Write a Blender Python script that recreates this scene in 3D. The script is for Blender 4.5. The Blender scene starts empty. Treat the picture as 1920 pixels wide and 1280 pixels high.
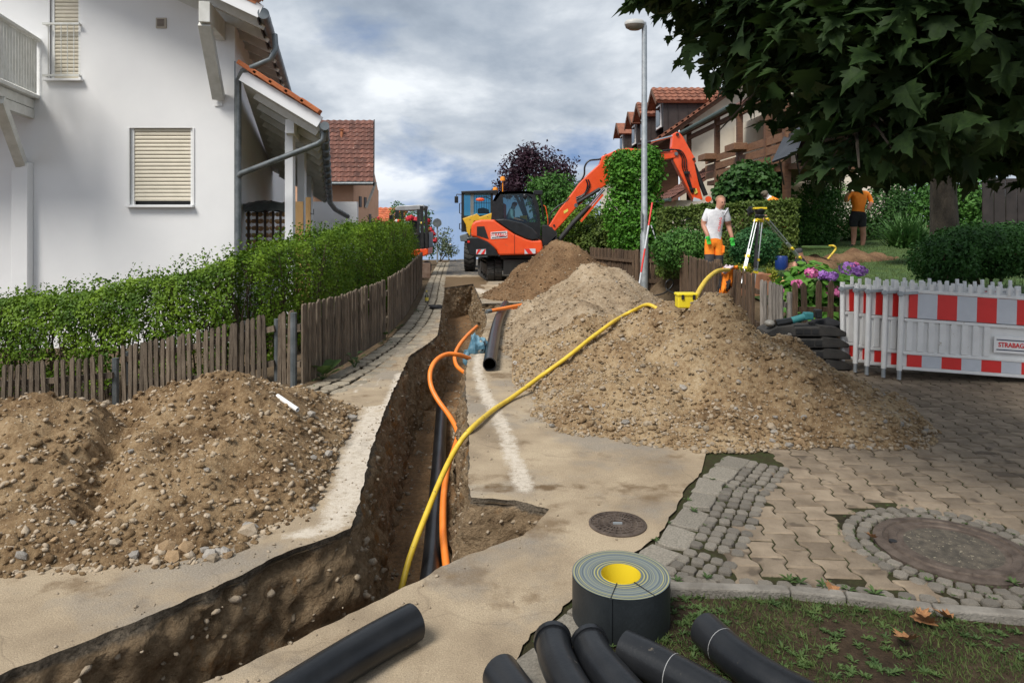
import bpy, math, random
import numpy as np
from mathutils import Vector, Matrix, noise, geometry, Euler
# ---------------------------------------------------------------- camera, sky, sun, exposure
SC = bpy.context.scene
COL = SC.collection
F, H = 1280.0, 1.65           # focal length in photo pixels, eye height
cam = bpy.data.cameras.new('camera'); cam_o = bpy.data.objects.new('camera', cam); COL.objects.link(cam_o)
cam.sensor_width = 36; cam.lens = 24; cam.shift_y = -220/1920; cam.clip_end = 6000; cam.clip_start = .05
cam_o.location = (0, 0, H); cam_o.rotation_euler = (math.radians(90), 0, 0)
SC.camera = cam_o
SUN_EL, SUN_AZ = math.radians(52), math.radians(-140)    # azimuth measured from +Y towards +X: behind the camera, left
w = bpy.data.worlds.new('World'); SC.world = w; w.use_nodes = True
def build_world():
    t = w.node_tree; N = t.nodes; L = t.links; N.clear()
    def n(k, **a):
        x = N.new(k)
        for q, v in a.items(): setattr(x, q, v)
        return x
    out = n('ShaderNodeOutputWorld'); mix = n('ShaderNodeMixShader')
    sky = n('ShaderNodeTexSky', sky_type='NISHITA', sun_disc=False, sun_elevation=SUN_EL, sun_rotation=SUN_AZ)
    b1 = n('ShaderNodeBackground'); b1.inputs[1].default_value = .13
    b2 = n('ShaderNodeBackground'); b2.inputs[1].default_value = 1.0
    tc = n('ShaderNodeTexCoord'); sx = n('ShaderNodeSeparateXYZ'); L.new(tc.outputs['Generated'], sx.inputs[0])
    def m(op, a, b=None):
        x = n('ShaderNodeMath', operation=op)
        for i, v in enumerate((a, b)):
            if v is None: continue
            if isinstance(v, (int, float)): x.inputs[i].default_value = v
            else: L.new(v, x.inputs[i])
        return x.outputs[0]
    z = m('MAXIMUM', sx.outputs[2], 0.012)
    k = m('ADD', z, .34)
    cb = n('ShaderNodeCombineXYZ'); L.new(m('DIVIDE', sx.outputs[0], k), cb.inputs[0]); L.new(m('DIVIDE', sx.outputs[1], k), cb.inputs[1]); cb.inputs[2].default_value = 3.7
    skyv = n('ShaderNodeCombineXYZ'); L.new(sx.outputs[0], skyv.inputs[0]); L.new(sx.outputs[1], skyv.inputs[1]); L.new(m('ADD', z, .4), skyv.inputs[2]); L.new(skyv.outputs[0], sky.inputs[0])
    def nz(scale, det, rough, dist, off):
        a = n('ShaderNodeVectorMath', operation='ADD'); L.new(cb.outputs[0], a.inputs[0]); a.inputs[1].default_value = off
        x = n('ShaderNodeTexNoise'); x.inputs['Scale'].default_value = scale; x.inputs['Detail'].default_value = det
        x.inputs['Roughness'].default_value = rough; x.inputs['Distortion'].default_value = dist
        L.new(a.outputs[0], x.inputs['Vector']); return x.outputs[0]
    def ramp(src, pts):
        r = n('ShaderNodeValToRGB'); e = r.color_ramp.elements
        while len(e) < len(pts): e.new(.5)
        for q, (p, c) in zip(e, pts): q.position = p; q.color = (*c, 1) if len(c) == 3 else c
        L.new(src, r.inputs[0]); return r.outputs[0]
    c = ramp(nz(1.5, 10, .56, .12, (2.3, .4, 0)), [(.36, (.19, .23, .29)), (.45, (.285, .33, .39)), (.53, (.40, .44, .49)), (.65, (.66, .69, .72))])
    cover = ramp(nz(1.5, 7, .55, .2, (7.1, 3.3, 2)), [(.31, (0, 0, 0)), (.45, (1, 1, 1))])
    low = ramp(z, [(.012, (.7, .7, .7)), (.07, (1, 1, 1))])
    L.new(c, b2.inputs[0]); L.new(sky.outputs[0], b1.inputs[0])
    L.new(m('MULTIPLY', cover, low), mix.inputs[0]); L.new(b1.outputs[0], mix.inputs[1]); L.new(b2.outputs[0], mix.inputs[2])
    L.new(mix.outputs[0], out.inputs[0])
build_world()
sun = bpy.data.lights.new('sun', 'SUN'); sun.energy = 3.0; sun.angle = math.radians(22); sun.color = (1, .955, .88)
sun_o = bpy.data.objects.new('sun', sun); COL.objects.link(sun_o)
_d = Vector((math.sin(SUN_AZ)*math.cos(SUN_EL), math.cos(SUN_AZ)*math.cos(SUN_EL), math.sin(SUN_EL)))
sun_o.rotation_euler = (-_d).to_track_quat('-Z', 'Y').to_euler(); sun_o.location = _d*40
SC.view_settings.view_transform = 'Standard'; SC.view_settings.look = 'None'; SC.view_settings.gamma = 1
SC.view_settings.use_curve_mapping = False; SC.view_settings.exposure = 0.54
SC.cycles.max_bounces = 6; SC.cycles.diffuse_bounces = 3; SC.cycles.transparent_max_bounces = 12
SC.cycles.use_denoising = True
# ---------------------------------------------------------------- helpers
RND = random.Random(11); NR = np.random.default_rng(5)
def V(*a): return Vector(a)
def G(x, y, z=0.0):
    Y = (H-z)*F/(y-420); return Vector(((x-960)*Y/F, Y, z))
def P(x, y, Y): return Vector(((x-960)*Y/F, Y, H-(y-420)*Y/F))
def sst(t): t = min(1, max(0, t)); return t*t*(3-2*t)
def n3(x, y, z=0): return noise.noise(Vector((x, y, z)))
def fbm(x, y, z=0, o=4, l=2.1, g=.5):
    s = 0; a = 1; f = 1
    for i in range(o): s += a*noise.noise(Vector((x*f, y*f, z*f+i*7))); a *= g; f *= l
    return s
WM = {}
def new_obj(name, data, parent=None, local=False, mw=None):
    o = bpy.data.objects.new(name, data); COL.objects.link(o)
    mw = mw or Matrix()
    if parent is not None:
        o.parent = parent
        if not local: o.matrix_parent_inverse = WM[parent.name].inverted()
    if mw != Matrix(): o.matrix_basis = mw
    base = (WM[parent.name] if parent is not None and local else Matrix())
    WM[o.name] = base @ mw
    return o
def tag(o, label=None, cat=None, group=None, kind=None):
    if label: o['label'] = label
    if cat: o['category'] = cat
    if group: o['group'] = group
    if kind: o['kind'] = kind
    return o
def thing(name, loc, label, cat, group=None, rz=0, mw=None):
    m = mw or (Matrix.Translation(Vector(loc)) @ Matrix.Rotation(rz, 4, 'Z'))
    o = new_obj(name, None, mw=m); o.empty_display_size = .1
    return tag(o, label, cat, group)
def dup(o, parent=None, mw=None):
    c = o.copy(); COL.objects.link(c); c.parent = parent
    if mw is not None: c.matrix_basis = mw
    WM[c.name] = mw if mw is not None else Matrix()
    for ch in list(o.children): dup(ch, c)
    return c
class MB:
    def __init__(s): s.v = []; s.f = []
    def add(s, vs, fs, M=None):
        o = len(s.v)
        s.v += [tuple(M @ Vector(q)) if M is not None else tuple(q) for q in vs]
        s.f += [tuple(i+o for i in q) for q in fs]; return s
    def box(s, c, d, M=None):
        x, y, z = d[0]/2, d[1]/2, d[2]/2
        vs = [(c[0]+a*x, c[1]+b*y, c[2]+e*z) for e in (-1, 1) for b in (-1, 1) for a in (-1, 1)]
        return s.add(vs, [(0, 2, 3, 1), (4, 5, 7, 6), (0, 1, 5, 4), (2, 6, 7, 3), (0, 4, 6, 2), (1, 3, 7, 5)], M)
    def beam(s, a, b, w, h, up=(0, 0, 1)):
        a = Vector(a); b = Vector(b); d = (b-a).normalized(); up = Vector(up)
        if abs(d.dot(up)) > .98: up = Vector((0, 1, 0))
        r = d.cross(up).normalized(); u = r.cross(d)
        vs = [p + r*w/2*i + u*h/2*j for p in (a, b) for j in (-1, 1) for i in (-1, 1)]
        return s.add(vs, [(0, 1, 3, 2), (4, 6, 7, 5), (0, 4, 5, 1), (2, 3, 7, 6), (0, 2, 6, 4), (1, 5, 7, 3)])
    def tube(s, path, r, n=8, caps=True):
        path = [Vector(p) for p in path]; k = len(path)
        rs = r if isinstance(r, (list, tuple)) else [r]*k
        t0 = (path[1]-path[0]).normalized(); ref = Vector((0, 0, 1)) if abs(t0.z) < .9 else Vector((1, 0, 0))
        u = t0.cross(ref).normalized(); vs = []; fs = []
        for i, p in enumerate(path):
            t = (path[min(i+1, k-1)]-path[max(i-1, 0)]).normalized()
            u = (u - t*u.dot(t)).normalized(); w_ = t.cross(u)
            for j in range(n):
                a = 2*math.pi*j/n; vs.append(p + (u*math.cos(a)+w_*math.sin(a))*rs[i])
        for i in range(k-1):
            for j in range(n): fs.append((i*n+j, i*n+(j+1) % n, (i+1)*n+(j+1) % n, (i+1)*n+j))
        if caps: fs += [tuple(range(n))[::-1], tuple(range((k-1)*n, k*n))]
        return s.add(vs, fs)
    def pipe(s, path, r, ri, n=16):                      # hollow pipe with open ends
        s.tube(path, r, n, False); a = len(s.v); o = a-n*len(path); s.tube(path, ri, n, False)
        for e in (0, (len(path)-1)*n):
            for j in range(n):
                q = (o+e+j, o+e+(j+1) % n, a+e+(j+1) % n, a+e+j); s.f.append(q if e else q[::-1])
        return s
    def prism(s, pts, y0, y1, M=None):                   # polygon in x,z extruded along y
        n = len(pts); vs = [(p[0], y0, p[1]) for p in pts]+[(p[0], y1, p[1]) for p in pts]
        fs = [tuple(range(n)), tuple(range(2*n-1, n-1, -1))]+[(i, i+n, (i+1) % n+n, (i+1) % n) for i in range(n)]
        return s.add(vs, fs, M)
    def lathe(s, prof, n=16, M=None):
        vs = []; fs = []; k = len(prof)
        for r, z in prof:
            for j in range(n): a = 2*math.pi*j/n; vs.append((r*math.cos(a), r*math.sin(a), z))
        for i in range(k-1):
            for j in range(n): fs.append((i*n+j, i*n+(j+1) % n, (i+1)*n+(j+1) % n, (i+1)*n+j))
        fs += [tuple(range(n))[::-1], tuple(range((k-1)*n, k*n))]
        return s.add(vs, fs, M)
    def ball(s, c, r, n=8, sq=(1, 1, 1), jit=0, seed=0):
        vs = []; fs = []; k = n//2+1
        for i in range(k+1):
            th = math.pi*i/k
            for j in range(n):
                a = 2*math.pi*j/n; q = Vector((math.sin(th)*math.cos(a)*sq[0], math.sin(th)*math.sin(a)*sq[1], math.cos(th)*sq[2]))
                if jit: q *= 1+jit*n3(q.x*2+seed, q.y*2, q.z*2)
                vs.append(Vector(c)+q*r)
        for i in range(k):
            for j in range(n): fs.append((i*n+j, (i+1)*n+j, (i+1)*n+(j+1) % n, i*n+(j+1) % n))
        return s.add(vs, fs)
    def slab(s, a, b, c, d, th):                          # quad a b c d thickened along its normal (downwards)
        a, b, c, d = map(Vector, (a, b, c, d)); nn = (b-a).cross(d-a).normalized()
        if nn.z < 0: nn = -nn
        e = -nn*th; return s.add([a, b, c, d, a+e, b+e, c+e, d+e], [(0, 1, 2, 3), (7, 6, 5, 4), (0, 4, 5, 1), (1, 5, 6, 2), (2, 6, 7, 3), (3, 7, 4, 0)])
    def mesh(s, name, mat, smooth=0):
        me = bpy.data.meshes.new(name); me.from_pydata([tuple(q) for q in s.v], [], s.f); me.validate()
        import bmesh
        bm = bmesh.new(); bm.from_mesh(me); bmesh.ops.remove_doubles(bm, verts=bm.verts, dist=1e-5); bmesh.ops.recalc_face_normals(bm, faces=bm.faces); bm.to_mesh(me); bm.free()
        for m in (mat if isinstance(mat, (list, tuple)) else [mat]): me.materials.append(m)
        if smooth:
            me.polygons.foreach_set('use_smooth', [True]*len(me.polygons)); me.set_sharp_from_angle(angle=math.radians(smooth))
        return me
    def build(s, name, mat, parent=None, smooth=0, bevel=0, local=False, mw=None, sub=0):
        o = new_obj(name, s.mesh(name, mat, smooth), parent, local, mw)
        if bevel:
            b = o.modifiers.new('bevel', 'BEVEL'); b.width = bevel; b.segments = 2; b.limit_method = 'ANGLE'; b.angle_limit = math.radians(35)
        if sub: b = o.modifiers.new('sub', 'SUBSURF'); b.levels = b.render_levels = sub
        return o
def raw_mesh(name, verts, faces_flat, counts, mat, smooth=False):
    me = bpy.data.meshes.new(name); verts = np.asarray(verts, np.float32); ff = np.asarray(faces_flat, np.int32); ct = np.asarray(counts, np.int32)
    me.vertices.add(len(verts)); me.vertices.foreach_set('co', verts.ravel()); me.loops.add(len(ff)); me.loops.foreach_set('vertex_index', ff)
    me.polygons.add(len(ct)); me.polygons.foreach_set('loop_start', np.concatenate(([0], np.cumsum(ct)[:-1])).astype(np.int32))
    if smooth: me.polygons.foreach_set('use_smooth', np.ones(len(ct), bool))
    me.materials.append(mat); me.update(calc_edges=True); return me
def unit(a): return a/np.maximum(1e-9, np.linalg.norm(a, axis=1, keepdims=True))
def scatter(name, tv, tf, pos, nrm, size, mat, parent=None, roll=None, aim=None, kind=None):
    """many copies of a template (tv verts, tf faces of equal length) joined into one mesh"""
    pos = np.asarray(pos, float); n = len(pos); tv = np.asarray(tv, float); tf = np.asarray(tf)
    nz = unit(np.asarray(nrm, float)); r = NR.normal(size=(n, 3)) if aim is None else np.asarray(aim, float)
    ty = unit(r - nz*(r*nz).sum(1, keepdims=True)); tx = np.cross(ty, nz); size = np.asarray(size, float).reshape(-1, 1, 1)
    vs = pos[:, None, :]+size*(tv[None, :, 0, None]*tx[:, None]+tv[None, :, 1, None]*ty[:, None]+tv[None, :, 2, None]*nz[:, None])
    ff = (tf[None]+(np.arange(n)*len(tv))[:, None, None]).reshape(-1)
    me = raw_mesh(name, vs.reshape(-1, 3), ff, np.full(n*len(tf), tf.shape[1]), mat)
    o = new_obj(name, me, parent)
    if kind: o['kind'] = kind
    return o
LEAF = ([(0, 0, 0), (.3, .45, .1), (0, 1, -.05), (-.3, .45, .1)], [(0, 1, 2), (0, 2, 3)])
ROUND = ([(0, 0, 0), (.38, .3, .08), (.34, .72, .1), (0, 1, 0), (-.34, .72, .1), (-.38, .3, .08)], [(0, 1, 2, 3), (0, 3, 4, 5)])
NARROW = ([(0, 0, 0), (.13, .35, .05), (.11, .7, .06), (0, 1, -.08), (-.11, .7, .06), (-.13, .35, .05)], [(0, 1, 2, 3), (0, 3, 4, 5)])
BLADE = ([(-.06, 0, 0), (.06, 0, 0), (.03, .55, .08), (0, 1, .3)], [(0, 1, 2), (0, 2, 3)])
STONE = None
def ico():
    t = (1+5**.5)/2
    v = [(-1, t, 0), (1, t, 0), (-1, -t, 0), (1, -t, 0), (0, -1, t), (0, 1, t), (0, -1, -t), (0, 1, -t), (t, 0, -1), (t, 0, 1), (-t, 0, -1), (-t, 0, 1)]
    f = [(0, 11, 5), (0, 5, 1), (0, 1, 7), (0, 7, 10), (0, 10, 11), (1, 5, 9), (5, 11, 4), (11, 10, 2), (10, 7, 6), (7, 1, 8), (3, 9, 4), (3, 4, 2), (3, 2, 6), (3, 6, 8), (3, 8, 9), (4, 9, 5), (2, 4, 11), (6, 2, 10), (8, 6, 7), (9, 8, 1)]
    return np.array(v)/1.9, f
ICO_V, ICO_F = ico()
def cdt(outline, holes, pts, inside=None):
    """triangulate outline minus holes with extra points; returns verts2d, tris"""
    vs = []; es = []
    for loop in [outline]+holes:
        o = len(vs); vs += [Vector((p[0], p[1])) for p in loop]; es += [(o+i, o+(i+1) % len(loop)) for i in range(len(loop))]
    vs += [Vector((p[0], p[1])) for p in pts]
    V2, _, T, *_r = geometry.delaunay_2d_cdt(vs, es, [], 0, 1e-5)
    def inp(p, poly):
        c = False; j = len(poly)-1
        for i in range(len(poly)):
            a, b = poly[i], poly[j]
            if (a[1] > p[1]) != (b[1] > p[1]) and p[0] < (b[0]-a[0])*(p[1]-a[1])/(b[1]-a[1])+a[0]: c = not c
            j = i
        return c
    out = []
    for t in T:
        c = ((V2[t[0]][0]+V2[t[1]][0]+V2[t[2]][0])/3, (V2[t[0]][1]+V2[t[1]][1]+V2[t[2]][1])/3)
        if inp(c, outline) and not any(inp(c, h) for h in holes): out.append(tuple(t))
    return V2, out
def in_poly(p, poly):
    c = False; j = len(poly)-1
    for i in range(len(poly)):
        a, b = poly[i], poly[j]
        if (a[1] > p[1]) != (b[1] > p[1]) and p[0] < (b[0]-a[0])*(p[1]-a[1])/(b[1]-a[1])+a[0]: c = not c
        j = i
    return c
def text_mesh(txt, size, mat, extrude=.002):
    c = bpy.data.curves.new('lettering', 'FONT'); c.body = txt; c.size = size; c.extrude = extrude; c.align_x = 'CENTER'; c.align_y = 'CENTER'; c.resolution_u = 2; c.offset = size*.018
    o = bpy.data.objects.new('lettering', c); COL.objects.link(o)
    dg = bpy.context.evaluated_depsgraph_get(); me = bpy.data.meshes.new_from_object(o.evaluated_get(dg)); me.name = 'lettering'
    bpy.data.objects.remove(o); me.materials.clear(); me.materials.append(mat); return me
# ---------------------------------------------------------------- materials
MATS = {}
def nodes_of(name):
    m = bpy.data.materials.new(name); m.use_nodes = True; t = m.node_tree
    return m, t, t.nodes, t.links, t.nodes['Principled BSDF']
def M(name, c1, c2=None, scale=6, rough=.75, bump=0, bscale=60, metal=0, rnd=0, stretch=None, coat=0, trans=0, spots=None, det=5, lo=.35, hi=.65, spec=.5):
    if name in MATS: return MATS[name]
    m, t, N, L, b = nodes_of(name)
    b.inputs['Roughness'].default_value = rough; b.inputs['Metallic'].default_value = metal; b.inputs['Coat Weight'].default_value = coat
    b.inputs['Specular IOR Level'].default_value = spec
    tc = N.new('ShaderNodeTexCoord'); vec = tc.outputs['Object']
    if stretch:
        mp = N.new('ShaderNodeMapping'); mp.inputs['Scale'].default_value = stretch; L.new(vec, mp.inputs[0]); vec = mp.outputs[0]
    oi = N.new('ShaderNodeObjectInfo')
    if rnd:
        ad = N.new('ShaderNodeVectorMath'); ad.operation = 'ADD'; mu = N.new('ShaderNodeMath'); mu.operation = 'MULTIPLY'; mu.inputs[1].default_value = 37
        L.new(oi.outputs['Random'], mu.inputs[0]); L.new(vec, ad.inputs[0]); L.new(mu.outputs[0], ad.inputs[1]); vec = ad.outputs[0]
    def noise_(sc, d):
        x = N.new('ShaderNodeTexNoise'); x.inputs['Scale'].default_value = sc; x.inputs['Detail'].default_value = d; x.inputs['Roughness'].default_value = .6; L.new(vec, x.inputs['Vector']); return x.outputs[0]
    col = None
    if c2 is not None:
        r = N.new('ShaderNodeValToRGB'); e = r.color_ramp.elements; e[0].position = lo; e[1].position = hi; e[0].color = (*c1, 1); e[1].color = (*c2, 1)
        L.new(noise_(scale, det), r.inputs[0]); col = r.outputs[0]
        if spots:                                         # (colour, scale, threshold): stains or specks with a shape of their own
            sc_, th = spots[1], spots[2]; rr = N.new('ShaderNodeValToRGB'); ee = rr.color_ramp.elements; ee[0].position = th; ee[1].position = th+.06
            ee[0].color = (0, 0, 0, 1); ee[1].color = (1, 1, 1, 1); L.new(noise_(sc_, 3), rr.inputs[0])
            mx = N.new('ShaderNodeMix'); mx.data_type = 'RGBA'; L.new(rr.outputs[0], mx.inputs[0]); L.new(col, mx.inputs[6]); mx.inputs[7].default_value = (*spots[0], 1); col = mx.outputs[2]
    if rnd:
        h = N.new('ShaderNodeHueSaturation'); mr = N.new('ShaderNodeMapRange'); mr.inputs[3].default_value = 1-rnd; mr.inputs[4].default_value = 1+rnd
        L.new(oi.outputs['Random'], mr.inputs[0]); L.new(mr.outputs[0], h.inputs['Value'])
        if col is not None: L.new(col, h.inputs['Color'])
        else: h.inputs['Color'].default_value = (*c1, 1)
        col = h.outputs[0]
    if col is None: b.inputs['Base Color'].default_value = (*c1, 1)
    else: L.new(col, b.inputs['Base Color'])
    if bump:
        bp = N.new('ShaderNodeBump'); bp.inputs['Strength'].default_value = min(1, bump); bp.inputs['Distance'].default_value = .02 if bump <= 1 else .02*bump
        L.new(noise_(bscale, 6), bp.inputs['Height']); L.new(bp.outputs[0], b.inputs['Normal'])
    if trans:
        tr = N.new('ShaderNodeBsdfTranslucent'); mx = N.new('ShaderNodeMixShader'); mx.inputs[0].default_value = trans
        if col is not None: L.new(col, tr.inputs[0])
        else: tr.inputs[0].default_value = (*c1, 1)
        L.new(b.outputs[0], mx.inputs[1]); L.new(tr.outputs[0], mx.inputs[2]); L.new(mx.outputs[0], N['Material Output'].inputs[0])
    MATS[name] = m; return m
def glass(name, tint, alpha=.55):
    if name in MATS: return MATS[name]
    m, t, N, L, b = nodes_of(name)
    g = N.new('ShaderNodeBsdfGlossy'); g.inputs['Roughness'].default_value = .03; g.inputs[0].default_value = (.9, .95, 1, 1)
    tr = N.new('ShaderNodeBsdfTransparent'); tr.inputs[0].default_value = (*tint, 1)
    fr = N.new('ShaderNodeFresnel'); fr.inputs[0].default_value = 1.5; mx = N.new('ShaderNodeMixShader')
    L.new(fr.outputs[0], mx.inputs[0]); L.new(tr.outputs[0], mx.inputs[1]); L.new(g.outputs[0], mx.inputs[2]); L.new(mx.outputs[0], N['Material Output'].inputs[0])
    MATS[name] = m; return m
plaster = M('white_plaster', (.76, .76, .765), (.80, .80, .80), 1.0, .9, .35, 140)
whitewood = M('white_painted_wood', (.56, .56, .52), (.68, .68, .65), 5, .7, .15, 40, stretch=(1, 1, 1))
zinc = M('weathered_zinc', (.13, .15, .16), (.22, .24, .25), 7, .45, .05, 30, metal=.6)
shutter_m = M('cream_shutter', (.60, .55, .44), (.68, .62, .50), 3, .5)
tile_red = M('clay_tile', (.30, .10, .05), (.44, .17, .08), 5, .85, .3, 40, rnd=.25)
tile_brown = M('brown_tile', (.085, .035, .026), (.16, .065, .045), 4, .8, .3, 40, rnd=.3, spots=((.35, .30, .26), 9, .66))
peach = M('peach_plaster', (.62, .37, .24), (.68, .42, .29), 2, .9)
cream = M('cream_plaster', (.62, .56, .46), (.70, .64, .54), 2, .9)
brownwood = M('brown_stained_wood', (.085, .038, .018), (.15, .07, .035), 5, .7, .2, 40, stretch=(1, 1, 4))
darkclad = M('dark_cladding', (.022, .017, .016), (.04, .03, .028), 4, .6)
fencewood = M('weathered_picket_wood', (.08, .058, .039), (.185, .145, .105), 9, .9, .5, 60, rnd=.35, stretch=(6, 6, .7))
fencegrey = M('grey_picket_wood', (.13, .115, .10), (.25, .225, .20), 9, .9, .5, 60, rnd=.25, stretch=(6, 6, .7))
fencebrown = M('brown_picket_wood', (.05, .030, .017), (.125, .08, .048), 9, .9, .5, 60, rnd=.3, stretch=(6, 6, .7))
black_pl = M('black_plastic', (.008, .009, .010), (.016, .017, .019), 6, .35, .08, 90, spots=((.06, .055, .05), 22, .70))
black_m = M('black_metal', (.010, .010, .011), (.02, .02, .02), 5, .5)
rubber = M('black_rubber', (.018, .018, .018), (.05, .046, .042), 8, .85, .3, 80)
orange_pl = M('orange_conduit', (.80, .20, .02), (.88, .25, .04), 6, .45)
yellow_pl = M('yellow_hose', (.62, .42, .03), (.72, .52, .05), 12, .5, spots=((.25, .18, .05), 25, .62))
kub = M('excavator_orange', (.76, .072, .012), (.84, .095, .018), 4, .42, coat=.2, spots=((.50, .13, .05), 7, .66))
yellow_paint = M('yellow_paint', (.68, .38, .02), (.74, .44, .03), 5, .45, spots=((.20, .12, .06), 12, .62))
steel = M('bright_steel', (.6, .6, .62), None, rough=.2, metal=1)
galv = M('galvanised_steel', (.30, .33, .35), (.42, .45, .47), 10, .5, metal=.5)
white_pl = M('white_plastic', (.70, .70, .69), (.78, .78, .77), 6, .45, spots=((.48, .45, .40), 14, .68))
red_film = M('red_reflective_film', (.66, .025, .02), (.72, .03, .025), 5, .4)
white_film = M('silver_reflective_film', (.52, .55, .60), (.58, .61, .66), 5, .35)
red_txt = M('red_lettering', (.68, .03, .03)); navy_txt = M('navy_lettering', (.02, .035, .08)); white_sign = M('white_sign', (.78, .78, .78), rough=.4)
hiviz = M('orange_high_visibility_cloth', (.95, .22, .01), (1, .30, .02), 14, .8, .3, 30)
skin = M('skin', (.42, .20, .13), (.50, .25, .17), 9, .6)
white_cloth = M('white_cotton', (.62, .62, .66), (.74, .74, .77), 7, .9, .4, 22)
grey_cloth = M('dark_grey_cloth', (.03, .03, .034), (.06, .06, .065), 9, .9, .3, 30)
black_cloth = M('black_cloth', (.010, .010, .012), (.025, .025, .028), 9, .9, .4, 25)
green_glove = M('green_glove', (.05, .52, .06), None, rough=.8)
tan_wood = M('fresh_timber', (.52, .30, .12), (.62, .39, .17), 6, .7, .1, 40, stretch=(1, 1, .3))
logwood = M('split_log', (.38, .22, .10), (.55, .36, .19), 9, .8, .3, 40, rnd=.3)
# ---------------------------------------------------------------- terrain
def gz(X, Y):
    z = -.5*sst((-2.5-X)/2)*sst((Y-5.4)/1.6)*(1-sst((Y-22)/6))
    gx = sst((X-3.45)/.35)*sst((Y-8.7)/.5) if Y < 15.5 else sst((X-(3.45-.42*min(4, Y-15.5)))/.5)
    if gx > 0: z += gx*min(1.7, .3+.06*max(0, X-3.4)+.04*max(0, Y-9))
    if Y > 31: z -= .09*(Y-31)*sst((Y-31)/6)
    return z
RIM = [(829,540),(828,552),(826,594),(820,629),(805,642),(768,666),(744,718),(725,759),(693,849),(670,954),(657,990),(589,1017),(539,1033),(399,1103),(272,1157),(136,1212),(0,1262)]
RIM2 = [(380,1280),(428,1261),(522,1216),(654,1151),(745,1108),(796,1081),(851,1050),(910,1030),(980,1003),(1003,987),(1030,954),(964,937),(882,932),(880,900),(880,824),(877,775),(874,742),(873,706),(877,673),(893,645),(904,629),(913,605),(913,596),(909,580),(1010,577),(1010,566),(904,569),(894,546),(887,532)]
trench = [G(*p).xy for p in RIM]+[V(-3.0, 1.2), V(-2.35, .75)]+[G(*p).xy for p in RIM2]
def resample(loop, step, jit=0):
    out = []
    for i in range(len(loop)):
        a, b = Vector(loop[i]), Vector(loop[(i+1) % len(loop)]); d = (b-a).length; n = max(1, int(d/step)); nn = Vector((-(b-a).y, (b-a).x))/max(d, 1e-6)
        for k in range(n):
            p = a.lerp(b, k/n)
            if jit: p = p+nn*jit*(n3(p.x*9, p.y*9, 3)+.6*n3(p.x*23, p.y*23, 9))
            out.append(p)
    return out
rim = resample(trench, .036, .014)
def dist_rim(x, y):
    return float(np.sqrt(((rim_c-(x, y))**2).sum(1).min()))
rim_c = np.array([tuple(p) for p in rim[::2]])
# --- soil and road materials
def soil_mat(name, cols, grav=None, wet=0, bump=1.0):
    m, t, N, L, b = nodes_of(name); b.inputs['Roughness'].default_value = .95; b.inputs['Specular IOR Level'].default_value = .2
    g = N.new('ShaderNodeNewGeometry')
    def nz(s, d=8, r=.62):
        x = N.new('ShaderNodeTexNoise'); x.inputs['Scale'].default_value = s; x.inputs['Detail'].default_value = d; x.inputs['Roughness'].default_value = r; L.new(g.outputs['Position'], x.inputs['Vector']); return x.outputs[0]
    r = N.new('ShaderNodeValToRGB'); e = r.color_ramp.elements
    while len(e) < len(cols): e.new(.5)
    for i, c in enumerate(cols): e[i].position = .36+.28*i/(len(cols)-1); e[i].color = (*c, 1)
    mm = N.new('ShaderNodeMath'); mm.operation = 'MULTIPLY_ADD'; mm.inputs[1].default_value = .55; L.new(nz(2.2), mm.inputs[0])
    m2 = N.new('ShaderNodeMath'); m2.operation = 'MULTIPLY'; m2.inputs[1].default_value = .45; L.new(nz(26, 6), m2.inputs[0]); L.new(m2.outputs[0], mm.inputs[2])
    L.new(mm.outputs[0], r.inputs[0]); col = r.outputs[0]
    if grav:
        v = N.new('ShaderNodeTexVoronoi'); v.inputs['Scale'].default_value = 55; L.new(g.outputs['Position'], v.inputs['Vector'])
        rr = N.new('ShaderNodeValToRGB'); q = rr.color_ramp.elements; q[0].position = .12; q[1].position = .2; q[0].color = (1, 1, 1, 1); q[1].color = (0, 0, 0, 1); L.new(v.outputs['Distance'], rr.inputs[0])
        mx = N.new('ShaderNodeMix'); mx.data_type = 'RGBA'; mx.inputs[7].default_value = (*grav, 1); L.new(rr.outputs[0], mx.inputs[0]); L.new(col, mx.inputs[6]); col = mx.outputs[2]
    L.new(col, b.inputs['Base Color'])
    bp = N.new('ShaderNodeBump'); bp.inputs['Strength'].default_value = bump; bp.inputs['Distance'].default_value = .03; L.new(nz(45, 9, .7), bp.inputs['Height']); L.new(bp.outputs[0], b.inputs['Normal'])
    return m
earth = soil_mat('garden_earth', [(.07, .05, .03), (.12, .085, .05), (.16, .11, .07)])
lawn_m = M('lawn_green', (.035, .075, .016), (.075, .13, .028), 3, .95, 1, 90)
pile_tan = soil_mat('tan_excavated_soil', [(.135, .083, .042), (.27, .18, .098), (.38, .275, .16), (.47, .365, .235)], (.45, .38, .28))
pile_grey = soil_mat('stony_grey_soil', [(.17, .12, .075), (.30, .22, .14), (.40, .31, .21), (.46, .38, .28)], (.5, .44, .35))
pile_brown = soil_mat('brown_excavated_soil', [(.085, .048, .024), (.17, .10, .052), (.26, .165, .088)], (.36, .28, .18))
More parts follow.
